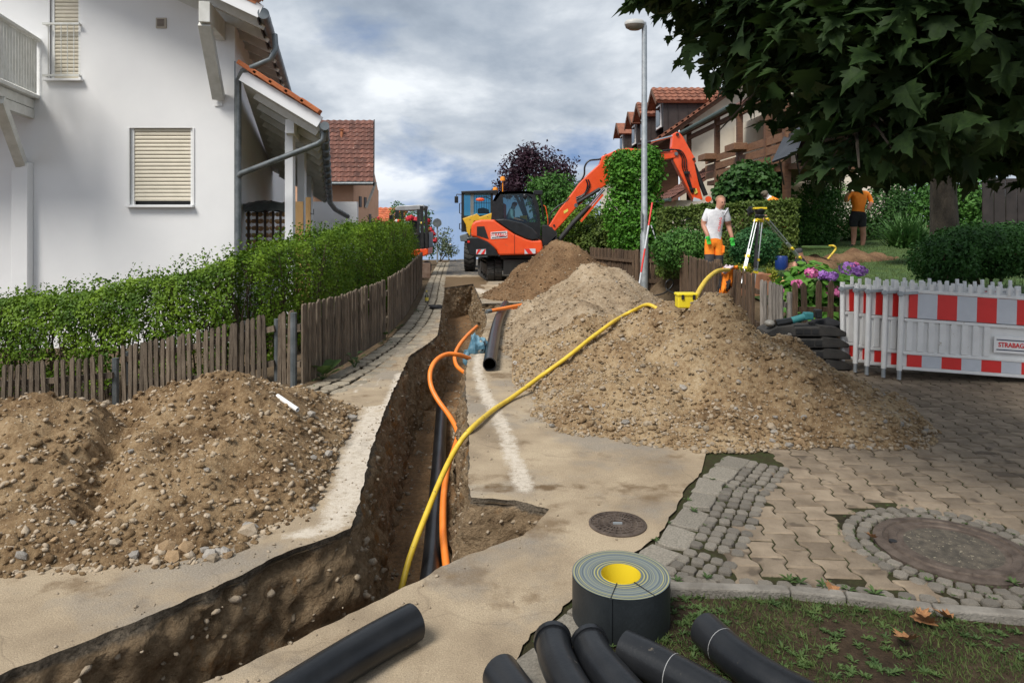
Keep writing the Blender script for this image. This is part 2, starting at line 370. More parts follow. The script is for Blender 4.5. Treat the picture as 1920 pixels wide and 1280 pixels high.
def trench_mat():
    m, t, N, L, b = nodes_of('trench_wall_strata'); b.inputs['Roughness'].default_value = .95; b.inputs['Specular IOR Level'].default_value = .15
    g = N.new('ShaderNodeNewGeometry'); s = N.new('ShaderNodeSeparateXYZ'); L.new(g.outputs['Position'], s.inputs[0])
    def nz(sc, d=7, r=.65):
        x = N.new('ShaderNodeTexNoise'); x.inputs['Scale'].default_value = sc; x.inputs['Detail'].default_value = d; x.inputs['Roughness'].default_value = r; L.new(g.outputs['Position'], x.inputs['Vector']); return x.outputs[0]
    def ramp(src, pts):
        r = N.new('ShaderNodeValToRGB'); e = r.color_ramp.elements
        while len(e) < len(pts): e.new(.5)
        for q, (p, c) in zip(e, pts): q.position = p; q.color = (*c, 1)
        L.new(src, r.inputs[0]); return r.outputs[0]
    fine = N.new('ShaderNodeMix'); fine.inputs[0].default_value = .5; L.new(nz(6), fine.inputs[2]); L.new(nz(34, 8, .7), fine.inputs[3])
    soil = ramp(fine.outputs[0], [(.3, (.11, .07, .04)), (.43, (.21, .145, .085)), (.56, (.32, .23, .14)), (.7, (.45, .34, .225))])
    och = ramp(nz(2.6, 5), [(.58, (0, 0, 0)), (.68, (1, 1, 1))])
    mx = N.new('ShaderNodeMix'); mx.data_type = 'RGBA'; L.new(och, mx.inputs[0]); L.new(soil, mx.inputs[6]); mx.inputs[7].default_value = (.30, .15, .05, 1)
    asp = ramp(nz(60, 4), [(.35, (.09, .073, .054)), (.7, (.24, .195, .145))])
    add = N.new('ShaderNodeMath'); add.operation = 'MULTIPLY_ADD'; add.inputs[1].default_value = .05; L.new(nz(9, 3), add.inputs[0]); L.new(s.outputs[2], add.inputs[2])
    lay = ramp(add.outputs[0], [(0, (0, 0, 0)), (.012, (1, 1, 1))])
    sh = N.new('ShaderNodeMath'); sh.operation = 'ADD'; sh.inputs[1].default_value = .05; L.new(add.outputs[0], sh.inputs[0])
    lay = ramp(sh.outputs[0], [(.02, (0, 0, 0)), (.035, (1, 1, 1))])
    m2 = N.new('ShaderNodeMix'); m2.data_type = 'RGBA'; L.new(lay, m2.inputs[0]); L.new(mx.outputs[2], m2.inputs[6]); L.new(asp, m2.inputs[7])
    L.new(m2.outputs[2], b.inputs['Base Color'])
    bp = N.new('ShaderNodeBump'); bp.inputs['Strength'].default_value = 1; bp.inputs['Distance'].default_value = .05; L.new(nz(28, 9, .7), bp.inputs['Height']); L.new(bp.outputs[0], b.inputs['Normal'])
    return m
def road_mat():
    m, t, N, L, b = nodes_of('dusty_asphalt'); b.inputs['Roughness'].default_value = .93; b.inputs['Specular IOR Level'].default_value = .25
    g = N.new('ShaderNodeNewGeometry'); at = N.new('ShaderNodeVertexColor'); at.layer_name = 'marks'; sp = N.new('ShaderNodeSeparateColor'); L.new(at.outputs[0], sp.inputs[0])
    def nz(sc, d=7, r=.62):
        x = N.new('ShaderNodeTexNoise'); x.inputs['Scale'].default_value = sc; x.inputs['Detail'].default_value = d; x.inputs['Roughness'].default_value = r; L.new(g.outputs['Position'], x.inputs['Vector']); return x.outputs[0]
    def ramp(src, pts):
        r = N.new('ShaderNodeValToRGB'); e = r.color_ramp.elements
        while len(e) < len(pts): e.new(.5)
        for q, (p, c) in zip(e, pts): q.position = p; q.color = (*c, 1)
        L.new(src, r.inputs[0]); return r.outputs[0]
    def mixc(f, a, bb):
        x = N.new('ShaderNodeMix'); x.data_type = 'RGBA'; L.new(f, x.inputs[0])
        for i, q in ((6, a), (7, bb)):
            if isinstance(q, tuple): x.inputs[i].default_value = (*q, 1)
            else: L.new(q, x.inputs[i])
        return x.outputs[2]
    dust = ramp(nz(1.6), [(.32, (.265, .205, .14)), (.47, (.37, .29, .198)), (.62, (.46, .368, .255))])
    grain = ramp(nz(160, 3, .8), [(.3, (.55, .55, .55)), (.7, (1.25, 1.25, 1.25))])
    mu = N.new('ShaderNodeMix'); mu.data_type = 'RGBA'; mu.blend_type = 'MULTIPLY'; mu.inputs[0].default_value = .75; L.new(dust, mu.inputs[6]); L.new(grain, mu.inputs[7]); dust = mu.outputs[2]
    stain = ramp(nz(2.1, 6), [(.55, (0, 0, 0)), (.64, (.8, .8, .8))]); dust = mixc(stain, dust, (.17, .115, .065))
    def thr(src, noi, lo, hi):
        a = N.new('ShaderNodeMath'); a.operation = 'MULTIPLY'; L.new(src, a.inputs[0]); L.new(noi, a.inputs[1]); return ramp(a.outputs[0], [(lo, (0, 0, 0)), (hi, (1, 1, 1))])
    grey = ramp(nz(1.1, 6), [(.5, (0, 0, 0)), (.62, (.7, .7, .7))]); dust = mixc(grey, dust, ramp(nz(120, 4), [(.35, (.17, .15, .125)), (.68, (.34, .305, .26))]))
    wv = N.new('ShaderNodeVectorMath'); wv.operation = 'MULTIPLY_ADD'; nn_ = N.new('ShaderNodeTexNoise'); nn_.inputs['Scale'].default_value = 2.5; L.new(g.outputs['Position'], nn_.inputs['Vector']); L.new(nn_.outputs['Color'], wv.inputs[0]); wv.inputs[1].default_value = (.6, .6, 0); L.new(g.outputs['Position'], wv.inputs[2])
    vo = N.new('ShaderNodeTexVoronoi'); vo.feature = 'DISTANCE_TO_EDGE'; vo.inputs['Scale'].default_value = .55; L.new(wv.outputs[0], vo.inputs['Vector'])
    dust = mixc(ramp(vo.outputs['Distance'], [(0, (.3, .3, .3)), (.004, (0, 0, 0))]), dust, (.13, .10, .07))
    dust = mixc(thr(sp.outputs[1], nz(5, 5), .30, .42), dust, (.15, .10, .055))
    dust = mixc(thr(sp.outputs[2], nz(5, 5), .34, .5), dust, ramp(nz(70, 3), [(.35, (.05, .05, .05)), (.7, (.15, .145, .14))]))
    dust = mixc(thr(sp.outputs[0], nz(20, 10, .85), .33, .52), dust, (.58, .515, .43))
    L.new(dust, b.inputs['Base Color'])
    bp = N.new('ShaderNodeBump'); bp.inputs['Strength'].default_value = .7; bp.inputs['Distance'].default_value = .012; L.new(nz(110, 6, .75), bp.inputs['Height']); L.new(bp.outputs[0], b.inputs['Normal'])
    return m
road_m, trench_m = road_mat(), trench_mat()
def sheet(name, outline, holes, pts, zf, mat, attr=None, kind='structure', parent=None):
    v2, ts = cdt(outline, holes, pts); co = [(p[0], p[1], zf(p[0], p[1])) for p in v2]
    fl = []
    for a, b_, c in ts:
        A, B, C = v2[a], v2[b_], v2[c]
        fl += (a, b_, c) if (B[0]-A[0])*(C[1]-A[1])-(B[1]-A[1])*(C[0]-A[0]) > 0 else (a, c, b_)
    me = raw_mesh(name, co, fl, [3]*len(ts), mat, True)
    if attr:
        ca = me.color_attributes.new('marks', 'FLOAT_COLOR', 'POINT')
        ca.data.foreach_set('color', np.array([(*attr(p[0], p[1]), 1) for p in v2], np.float32).ravel())
    o = new_obj(name, me, parent)
    if kind: o['kind'] = kind
    return o
def gridpts(x0, x1, y0, y1, s, poly=None, jit=.3):
    out = []
    for i in range(int((x1-x0)/s)+1):
        for j in range(int((y1-y0)/s)+1):
            p = (x0+i*s+RND.uniform(-jit, jit)*s, y0+j*s+RND.uniform(-jit, jit)*s)
            if poly is None or in_poly(p, poly): out.append(p)
    return out
# the wide ground: garden, far slope, everything under the road
BIG = [(-2500, -60), (2500, -60), (2500, 3500), (-2500, 3500)]
far = [(sx*d, y) for d in (60, 200, 800) for sx in (-1, 1) for y in (-20, 40, 120, 400, 1500)]+[(0, y) for y in (-20, 60, 120, 400, 1500)]
gp = gridpts(-14, 22, -3, 46, .8)+gridpts(2.0, 5, 8, 20, .25)+gridpts(-6, -2, 5, 9, .35)
sheet('ground', BIG, [list(rim)], far+gp, lambda x, y: gz(x, y)-.03, earth)
# lawn in the raised garden
LAWN = [(4.0, 9.2), (9, 8.9), (14, 9), (14, 24), (4.4, 24), (4.0, 14)]
sheet('lawn', LAWN, [], gridpts(4, 14, 9, 24, .4, LAWN), lambda x, y: gz(x, y)+.012+.02*n3(x*2, y*2), lawn_m)
# road slab
_e = [G(*p).xy for p in ((945,1250),(1010,1180),(1075,1120),(1150,1062),(1232,1005),(1262,955),(1300,900),(1320,880))]
_e = [a.lerp(b, k/7) for a, b in zip(_e, _e[1:]) for k in range(7)]
_e = [(p.x+.035*n3(p.x*6, p.y*6, 4)+.016*n3(p.x*21, p.y*21, 8), p.y+.02*n3(p.x*15, p.y*15, 6)) for p in _e]
ROAD = [(-8, -1), (-.9, .9), (-.45, 1.95)]+_e+[(1.5, 5.2), (2.3, 7), (3.0, 8.6), (3.25, 12), (3.2, 15.8), (2.1, 18.8), (1.6, 24), (.2, 31), (-.4, 38), (-3.0, 38), (-2.55, 31)]+[tuple(G(*p).xy) for p in ((842,487),(828,530),(822,575),(806,600),(770,640),(705,690),(650,726),(610,748))]+[(-2.5, 5.9), (-8, 5.2)]
def road_z(x, y): return gz(x, y)*(1 if y > 30 else 0)+.004*n3(x*1.5, y*1.5)
WHITE = [([G(*p).xy for p in ((899,650),(896,690),(903,725),(926,768),(946,805),(958,850),(985,915))], .105), ([G(*p).xy for p in ((893,541),(914,552),(945,561))], .22), ([G(*p).xy for p in ((752,700),(722,778),(690,860),(660,940),(640,975))], .10)]
def road_marks(x, y):
    if y > 24 or y < 1: return (0, 0, 1 if y > 21.5 else 0)
    d = dist_rim(x, y); w_ = 0; dk = 0; fr = 0
    for path, hw in WHITE:
        for a, b_ in zip(path, path[1:]):
            ab = b_-a; t = max(0, min(1, ((x-a.x)*ab.x+(y-a.y)*ab.y)/ab.length_squared)); q = math.hypot(x-a.x-ab.x*t, y-a.y-ab.y*t); w_ = max(w_, math.exp(-(q/hw)**2))
    on_right = False and x > -.9 and 4.2 < y < 17 and x > -.35-.03*y
    if on_right: w_ = .92*math.exp(-((d-(.15+.22*sst((5.6-y)/1.4)+.03*n3(x, y*1.5, 3)))/(.11+.05*sst((6-y)/1.5)))**2) * (1 if y < 18 else 0)
    if x < -.85 and 3.6 < y < 6.2: w_ = max(w_, math.exp(-((d-.12)/.12)**2))
    if x < -.9 and 5.8 < y < 11:
        w_ = max(w_, .85*math.exp(-((d-.36)/.035)**2), .7*math.exp(-((d-.2)/.03)**2))
    if y < 3.6 and d < .3: w_ = max(w_, .35)
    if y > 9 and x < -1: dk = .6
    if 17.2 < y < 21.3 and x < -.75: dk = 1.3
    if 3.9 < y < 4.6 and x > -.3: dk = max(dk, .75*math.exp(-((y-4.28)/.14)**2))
    if y > 21: fr = sst((y-21)/1.5)
    return (min(1, w_*1.15), dk, fr)
rp = gridpts(-3.2, 3.2, 1.6, 9, .075, ROAD)+gridpts(-3, 3.2, 9, 24, .16, ROAD)+gridpts(-8, -3.2, -1, 6, .3, ROAD)+gridpts(-4, 3, 24, 38, .5, ROAD)
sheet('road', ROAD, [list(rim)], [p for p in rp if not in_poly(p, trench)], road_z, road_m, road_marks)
# trench: rough walls below the rim and a floor
def build_trench():
    n = len(rim); D = .84; lv = 26; vs = []; fl = []
    area = sum(rim[i].x*rim[(i+1) % n].y-rim[(i+1) % n].x*rim[i].y for i in range(n)); s = 1 if area > 0 else -1
    base = []
    for i in range(n):
        t = rim[(i+4) % n]-rim[(i-4) % n]; nn = Vector((-t.y, t.x)).normalized()*s      # inward
        for k in range(lv+1):
            d = D*k/lv; p = rim[i]; b_ = 1 if k else 0
            inn = .13*(d/D)**1.3 + b_*(.055*fbm(p.x*3.2, p.y*3.2, d*4, 3)+.04*n3(p.x*15, p.y*15, d*11)+.03*n3(p.x*32, p.y*32, d*24)+.016*n3(p.x*70, p.y*70, d*60))
            if k == 1: inn = inn*.4-.004
            q = p+nn*inn; vs.append((q.x, q.y, .002-d if k else road_z(p.x, p.y)))
        base.append(q)
    for i in range(n):
        for k in range(lv):
            a = i*(lv+1)+k; b_ = ((i+1) % n)*(lv+1)+k; fl += (a, a+1, b_+1, b_) if s > 0 else (a, b_, b_+1, a+1)
    me = raw_mesh('trench_wall', vs, fl, [4]*(n*lv), trench_m, True)
    root = new_obj('trench', None); tag(root, kind='structure')
    new_obj('trench_wall', me, root)
    pts = gridpts(-3, 1, .8, 18, .09, [tuple(p) for p in trench])
    fm = soil_mat('trench_floor_soil', [(.13, .08, .042), (.21, .125, .064), (.30, .175, .085), (.34, .24, .145)], (.32, .26, .19))
    out = [(p.x, p.y) for p in [r+(sum((rim[(i+j) % n] for j in range(-3, 4)), Vector((0, 0)))/7-r)*0 for i, r in enumerate(rim)]]
    o = sheet('trench_floor', out, [], pts, lambda x, y: -.80+.045*fbm(x*2.2, y*2.2, 1, 4)+.012*n3(x*22, y*22), fm, parent=root, kind=None)
    pos = []
    while len(pos) < 900:
        p = (RND.uniform(-2.6, .3), RND.uniform(1, 17))
        if in_poly(p, trench): pos.append((*p, -.80+.045*fbm(p[0]*2.2, p[1]*2.2, 1, 4)+.005))
    # stones bedded in the wall and lying on the floor
    for i in range(0, n):
        if RND.random() < .8:
            for _ in range(4):
                k = RND.randint(3, lv); q = vs[i*(lv+1)+k]; pos.append(q)
    return root, pos
trench_o, tr_pos = build_trench()
stone_cols = [M('stone_tan', (.30, .235, .16), (.43, .35, .26), 9, .9, .6, 50, rnd=.25), M('stone_grey', (.27, .245, .215), (.42, .385, .34), 9, .9, .6, 50, rnd=.25), M('stone_ochre', (.30, .19, .10), (.40, .28, .16), 9, .9, .6, 50, rnd=.25)]
def pebbles(name, pos, size, mat, parent):
    pos = np.array(pos); n = len(pos); vs = ICO_V.copy()
    nr = NR.normal(size=(n, 3)); nr[:, 2] = np.abs(nr[:, 2])+1.2
    o = scatter(name, vs*[1, .78, .55], ICO_F, pos, nr, size, mat, parent, kind='stuff')
    me = o.data; co = np.empty(len(me.vertices)*3, np.float32); me.vertices.foreach_get('co', co); co = co.reshape(n, 12, 3)
    c = co.mean(1, keepdims=True); co = c+(co-c)*NR.uniform(.55, 1.35, (n, 12, 1)); me.vertices.foreach_set('co', co.astype(np.float32).ravel()); return o
pebbles('gravel', tr_pos, NR.uniform(.006, .018, len(tr_pos))*(1+NR.random(len(tr_pos))**6*2), stone_cols[0], trench_o)
STONE_ME = []
for k in range(6):
    rr = np.random.default_rng(40+k); vs = ICO_V*[1, .8, .62]*rr.uniform(.72, 1.22, (12, 1))
    b_ = MB().add([tuple(q) for q in vs], ICO_F); STONE_ME.append(b_.mesh('stone', stone_cols[k % 3]))
# ---------------------------------------------------------------- heaps of excavated soil
def heap(label, cones, bbox, step, mat, nst, nbig, stone_mat, toe, seed, cut=None, zbase=0):
    """cones: (x, y, peak, slope, sx, sy)"""
    x0, x1, y0, y1 = bbox
    def hf(x, y):
        wx = x+.16*fbm(x*1.3, y*1.3, seed, 2); wy = y+.16*fbm(x*1.3, y*1.3, seed+5, 2)
        hs = [pk-sl*(math.sqrt(((wx-cx)/sx)**2+((wy-cy)/sy)**2+.015)-.12) for cx, cy, pk, sl, sx, sy in cones]
        m_ = max(hs); h = m_+.05*math.log(sum(math.exp((q-m_)/.05) for q in hs))
        if h > -.06:
            h += min(1, max(0, h*3+.25))*(.10*fbm(x*2.3, y*2.3, seed, 3)-.07*abs(n3(x*4.5, y*4.5, seed))+.04*abs(n3(x*9, y*9, seed))+.03*n3(x*14, y*14, seed)+.02*n3(x*30, y*30, seed)+.010*n3(x*62, y*62, seed))
        if cut: h = cut(x, y, h)
        return h
    nx = int((x1-x0)/step)+1; ny = int((y1-y0)/step)+1
    Z = np.array([[hf(x0+i*step, y0+j*step) for j in range(ny)] for i in range(nx)])
    vs = []; fl = []
    for i in range(nx):
        for j in range(ny): vs.append((x0+i*step, y0+j*step, max(Z[i, j], -.10)+zbase))
    for i in range(nx-1):
        for j in range(ny-1):
            if max(Z[i, j], Z[i+1, j], Z[i, j+1], Z[i+1, j+1]) > -.035: fl += (i*ny+j, (i+1)*ny+j, (i+1)*ny+j+1, i*ny+j+1)
    root = thing('soil_heap', (cones[0][0], cones[0][1], zbase), label, 'soil heap', 'heaps of excavated soil beside the trench')
    new_obj('soil', raw_mesh('soil', vs, fl, [4]*(len(fl)//4), mat, True), root)
    pos = []; big = []; q = random.Random(seed)
    def ok(x, y, h): return h > -.03
    tries = 0
    while len(pos) < nst and tries < nst*30:
        tries += 1; i = q.randrange(1, nx-1); j = q.randrange(1, ny-1); h = Z[i, j]
        if h < -.03: continue
        if q.random() > .30+.9*math.exp(-max(h, 0)/toe): continue
        x = x0+(i+q.random()-.5)*step; y = y0+(j+q.random()-.5)*step; pos.append((x, y, max(h, 0.0)+.002+zbase))
    sz = NR.uniform(.004, .0145, len(pos))*(1+1.6*NR.random(len(pos))**5)
    k = int(len(pos)*.6)
    pebbles('gravel', pos[:k], sz[:k], stone_mat, root); pebbles('clods', pos[k:], sz[k:]*1.45, mat, root)
    tries = 0
    while len(big) < nbig and tries < nbig*80:
        tries += 1; i = q.randrange(1, nx-1); j = q.randrange(1, ny-1); h = Z[i, j]
        if h < -.03 or q.random() > .12+1.0*math.exp(-max(h, 0)/(toe*.8)): continue
        big.append((x0+i*step, y0+j*step, max(h, 0.0)))
    for x, y, h in big:
        s_ = q.uniform(.013, .027)*(1+q.random()**4*.9)*(1.25 if h < .12 else .9)
        mw = Matrix.Translation((x, y, h+s_*.22+zbase)) @ Euler((q.uniform(-.5, .5), q.uniform(-.5, .5), q.uniform(0, 6.3))).to_matrix().to_4x4() @ Matrix.Diagonal((s_, s_, s_, 1))
        new_obj('stone', STONE_ME[q.randrange(6)], root, mw=mw)
    return root, hf
def cutA(x, y, h): return h if x > .18-.03*y or y > 9 else min(h, -.08)
heap1, hf1 = heap('large tan soil heap with a stony toe spilling onto the paved driveway', [(2.0, 6.55, .93, .76, 1.0, 1.0), (1.75, 7.6, .78, .66, 1.1, 1.2), (2.2, 5.9, .55, .6, 1.35, .85), (1.2, 6.0, .36, .5, 1.1, 1.1), (1.0, 7.7, .64, .62, 1.0, 1.25)], (.0, 3.45, 4.3, 9.6), .036, pile_tan, 15000, 290, stone_cols[0], .22, 3, cutA)
heap2, hf2 = heap('long greyish stony soil heap between the tan heap and the brown heap', [(1.45, 11.3, 1.02, .72, 1, 1.3), (1.35, 10.0, .86, .66, 1.05, 1.2), (1.0, 9.0, .62, .62, 1.0, 1.2), (1.5, 12.6, .8, .7, 1.1, 1.1)], (-.35, 3.1, 7.6, 14.6), .06, pile_grey, 5500, 70, stone_cols[0], .4, 9)
heap3, hf3 = heap('pointed dark brown soil heap in front of the orange excavator', [(1.12, 16.0, 1.28, .80, 1.0, 1.0), (1.5, 16.4, 1.0, .7, 1.2, 1.0), (.5, 15.6, .55, .6, 1.2, 1)], (-.75, 3.0, 14.2, 18.3), .06, pile_brown, 4200, 40, M('stone_brown', (.25, .18, .11), (.36, .28, .18), 9, .9), .5, 15)
def cutL(x, y, h):
    d = y-(3.62+(x+1.0)*.62)       # stays clear of the trench edge on its street side
    e = -1.13-.11*max(0, y-4.0)-x+.05*n3(x*5, y*5, 2)
    g_ = (x+2.75)-(4.9-y)*.38; h -= .20*math.exp(-(g_/.13)**2)*sst((5.3-y)/.4)*sst((y-3.4)/.4)
    return min(h, .75*min(d, e)) if min(d, e) > 0 else min(h, -.09)
heap4, hf4 = heap('low lumpy brown soil heap in front of the weathered picket fence', [(-2.2, 5.15, .56, .55, 1.15, .95), (-1.75, 4.6, .34, .45, 1.1, 1.1), (-3.05, 4.55, .50, .50, 1.1, .95), (-4.2, 4.7, .5, .45, 1.5, 1.0), (-2.4, 4.1, .30, .40, 1.4, 1.0), (-1.62, 5.5, .30, .5, .9, .9)], (-5.6, -.95, 2.3, 6.5), .032, pile_brown if False else soil_mat('mixed_clay_soil', [(.088, .051, .025), (.20, .128, .066), (.31, .21, .115), (.41, .30, .18)], (.42, .33, .22)), 11000, 170, stone_cols[0], .16, 21, cutL)
# broken white pipe stub on the left heap
b_ = MB().pipe([P(520,742,5.1)+V(0,0,.0), P(558,768,4.95)], .017, .013, 12)
tag(b_.build('pipe_stub', white_pl, smooth=40), 'short broken white pipe stub lying on the low lumpy soil heap', 'pipe')

# loose grit on the road: along the trench rim and spilt from the heaps
gr = []
while len(gr) < 3200:
    x, y = RND.uniform(-2.2, 2.0), RND.uniform(2.0, 15)
    if not in_poly((x, y), ROAD) or in_poly((x, y), trench): continue
    d = dist_rim(x, y); near = max(hf1(x, y-.25), hf1(x+.2, y), hf2(x+.25, y)) > 0
    if RND.random() < math.exp(-d/.10)*.55+(.5 if near else 0)+.03: gr.append((x, y, road_z(x, y)+.003))
o = pebbles('road_grit', gr, NR.uniform(.003, .009, len(gr))*(1+1.5*NR.random(len(gr))**6), stone_cols[0], None); tag(o, 'loose grit and small stones scattered on the dusty asphalt', 'grit')
# ---------------------------------------------------------------- paving, setts, kerbs, manholes
joint = soil_mat('mossy_joint_soil', [(.03, .024, .014), (.05, .045, .02), (.045, .065, .018)])
paver_m = M('concrete_paver', (.175, .132, .09), (.295, .232, .165), 5, .9, .7, 120, rnd=.16, spots=((.12, .09, .062), 4, .60))
granite = M('granite_sett', (.16, .14, .115), (.30, .27, .225), 14, .85, .7, 80, rnd=.25)
PAVE = [tuple(G(*p).xy) for p in ((1120,1108),(1180,1050),(1240,1000),(1300,900),(1330,880))]+[(1.5, 5.2), (2.3, 7), (3.0, 8.75), (10, 8.75), (10, 2.3), (2.2, 2.9)]+[tuple(G(*p).xy) for p in ((1750,1142),(1480,1110),(1255,1102))]
BED = [(p[0]-.25, p[1]+.02) if i < 6 else p for i, p in enumerate(PAVE)]; BED[0] = (-.75, 1.9)
sheet('driveway_bed', BED, [], gridpts(.2, 10, 2.6, 8.7, .35, PAVE), lambda x, y: -.012+.005*n3(x*3, y*3), joint)
paving = new_obj('driveway_paving', None); tag(paving, kind='structure')
MANH = G(1786, 1028); MR = .36
PW, PD, ZG = .148, .182, .026
def paver_shape(i):
    r = random.Random(i); w, d, g, t, q = PW/2-.004, PD/2-.004, .013, .018, PD/4
    right = [(w+g, -d), (w+g, -q-t), (w-g, -q+t), (w-g, q-t), (w+g, q+t), (w+g, d)]       # double-T block: wide ends, narrow waist
    pts = right+[(-x, y) for x, y in right[::-1]]; b = MB(); n = len(pts); vs = []
    for z, k in ((-.03, 0), (-.006, 0), (0, .007)): vs += [(p[0]-math.copysign(k, p[0]), p[1]-math.copysign(k, p[1])*(abs(p[1]) > d*.9), z) for p in pts]
    fs = [tuple(range(2*n, 3*n))]+[(l*n+j, l*n+(j+1) % n, (l+1)*n+(j+1) % n, (l+1)*n+j) for l in (0, 1) for j in range(n)]
    return b.add(vs, fs).mesh('paver', paver_m)
PV = [paver_shape(i) for i in range(4)]
SETT_IN = [tuple(G(*p).xy) for p in ((1235,1092),(1275,1020),(1345,930),(1405,884),(1430,872))]      # inner edge of the small sett strip
PAVE_IN = [SETT_IN[0], SETT_IN[1], SETT_IN[2], SETT_IN[3], SETT_IN[4], (2.2, 5.6), (3.0, 7.5), (3.1, 8.7), (9.8, 8.7), (9.8, 2.35), (2.2, 2.95)]+[tuple(G(*p).xy) for p in ((1750,1136),(1480,1104),(1255,1096))]
edge_px = [(960,1240),(1010,1190),(1060,1140),(1110,1098),(1165,1058),(1225,1010),(1262,962),(1300,905),(1330,880),(1356,855)]
edge = [G(*p).xy for p in edge_px]
edge_d = [a.lerp(b, k/8) for a, b in zip(edge, edge[1:]) for k in range(8)]
PAVE_T = [tuple(v) for v in PAVE]
rot = Matrix.Rotation(math.radians(-3), 4, 'Z'); cand = []
for i in range(-8, 68):
    for j in range(-10, 40):
        p = rot @ V(.5+i*PW, 3.0+j*PD+(PD/2 if i % 2 else 0), 0)
        if not in_poly((p.x, p.y), PAVE_T) or (p.xy-MANH.xy).length < MR+.16 or p.y > 8.65: continue
        if min((p.xy-q).length for q in edge_d) < .415 or hf1(p.x, p.y) > .3 or not in_poly((p.x, p.y-.13), PAVE_T): continue
        cand.append(p)
def vis(p): x = 960+F*p.x/p.y; y = 420+F*H/p.y; return -40 < x < 1990 and y < 1310
cand.sort(key=lambda p: (not vis(p), p.y)); rest = MB()
for k, p in enumerate(cand):
    mw = Matrix.Translation((p.x, p.y, -.004+RND.uniform(-.0025, .0025))) @ rot @ Euler((RND.gauss(0, .008), RND.gauss(0, .008), RND.gauss(0, .01))).to_matrix().to_4x4()
    if k < 300: new_obj('paver', PV[k % 4], paving, mw=mw)
    elif p.x < 8.5:
        me = PV[k % 4]; rest.add([v.co for v in me.vertices], [tuple(f.vertices) for f in me.polygons], mw)
o = rest.build('paver_field', paver_m, paving); o['kind'] = 'stuff'
# small granite setts: a strip beside the road and rings round the big manhole
def sett_mesh(k):
    r = random.Random(k+90); b = MB(); n = 7; vs = []
    ang = [2*math.pi*(j+.5+r.uniform(-.22, .22))/n for j in range(n)]; rad = [r.uniform(.86, 1.12) for _ in range(n)]
    for z, q in ((-.5, 1), (-.12, 1), (0, .82)): vs += [(max(-.92, min(.92, rad[j]*1.18*math.cos(ang[j])))*q, max(-.92, min(.92, rad[j]*1.18*math.sin(ang[j])))*q, z+(r.uniform(-.05, .05) if z == 0 else 0)) for j in range(n)]
    return b.add(vs, [tuple(range(2*n, 3*n))]+[(l*n+j, l*n+(j+1) % n, (l+1)*n+(j+1) % n, (l+1)*n+j) for l in (0, 1) for j in range(n)]).mesh('sett', granite)
SM = [sett_mesh(k) for k in range(6)]
def flag_mesh(k):
    r = random.Random(k+300); c = [(-1, -1), (-.3, -1.05), (.4, -.98), (1, -1), (1.04, 0), (1, 1), (.2, 1.04), (-.5, .97), (-1, 1), (-1.05, .1)]; n = len(c); c = [(x+r.uniform(-.10, .10), y+r.uniform(-.13, .13)) for x, y in c]; vs = []
    for z, q in ((-.5, 1), (-.1, .99), (0, .93)): vs += [(x*q, y*q, z+(r.uniform(-.04, .04) if z == 0 else 0)) for x, y in c]
    return MB().add(vs, [tuple(range(2*n, 3*n))]+[(l*n+j, l*n+(j+1) % n, (l+1)*n+(j+1) % n, (l+1)*n+j) for l in (0, 1) for j in range(n)]).mesh('flagstone', M('worn_flagstone', (.20, .178, .145), (.33, .298, .245), 9, .85, .6, 70, rnd=.2))
FM = [flag_mesh(k) for k in range(6)]
def sett(parent, x, y, sx, sy, rz, z=.006, name='sett'):
    mw = Matrix.Translation((x, y, z+RND.uniform(-.004, .004))) @ Euler((RND.gauss(0, .03), RND.gauss(0, .03), rz+RND.gauss(0, .06))).to_matrix().to_4x4() @ Matrix.Diagonal((sx/2, sy/2, .05, 1))
    return new_obj(name, (FM if name == 'flagstone' else SM)[RND.randrange(6)], parent, mw=mw)
strip = new_obj('sett_strip', None); tag(strip, kind='structure')
def along(path, step):
    path = [Vector(p) for p in path]; out = []; carry = 0
    for a, b in zip(path, path[1:]):
        d = (b-a).length; t = carry
        while t < d: out.append((a.lerp(b, t/d), (b-a).normalized())); t += step
        carry = t-d
    return out
for p, d in along([edge[4]]+edge[5:], .082):                     # four rows of small setts
    nn = V(d.y, -d.x)
    for r_ in range(1, 5):
        q = p+nn*(.145+r_*.068)+d*RND.uniform(-.012, .012)
        if in_poly((q.x, q.y), [tuple(v) for v in PAVE]): sett(strip, q.x, q.y, .068, .068, math.atan2(d.y, d.x))
for p, d in along(edge, .265):                                   # one row of big flat stones against the road
    nn = V(d.y, -d.x); q = p+nn*.10
    sett(strip, q.x, q.y, RND.uniform(.225, .25), RND.uniform(.15, .18), math.atan2(d.y, d.x), .006, 'flagstone')
rings = new_obj('manhole_setts', None); tag(rings, kind='structure')
for rr_, n_ in ((MR+.045, 34), (MR+.115, 40)):
    for k in range(n_):
        a = 2*math.pi*(k+.5*(MR+.1 < rr_ < MR+.18))/n_
        if in_poly((MANH.x+rr_*math.cos(a), MANH.y+rr_*math.sin(a)-.03), PAVE_T): sett(rings, MANH.x+rr_*math.cos(a), MANH.y+rr_*math.sin(a), .068, .072, a)
for p, d in along([G(1262,1093).xy, G(1480,1102).xy, G(1600,1112).xy, G(1760,1132).xy, G(1925,1142).xy], .085):
    sett(strip, p.x, p.y+.03, .075, .06, math.atan2(d.y, d.x))
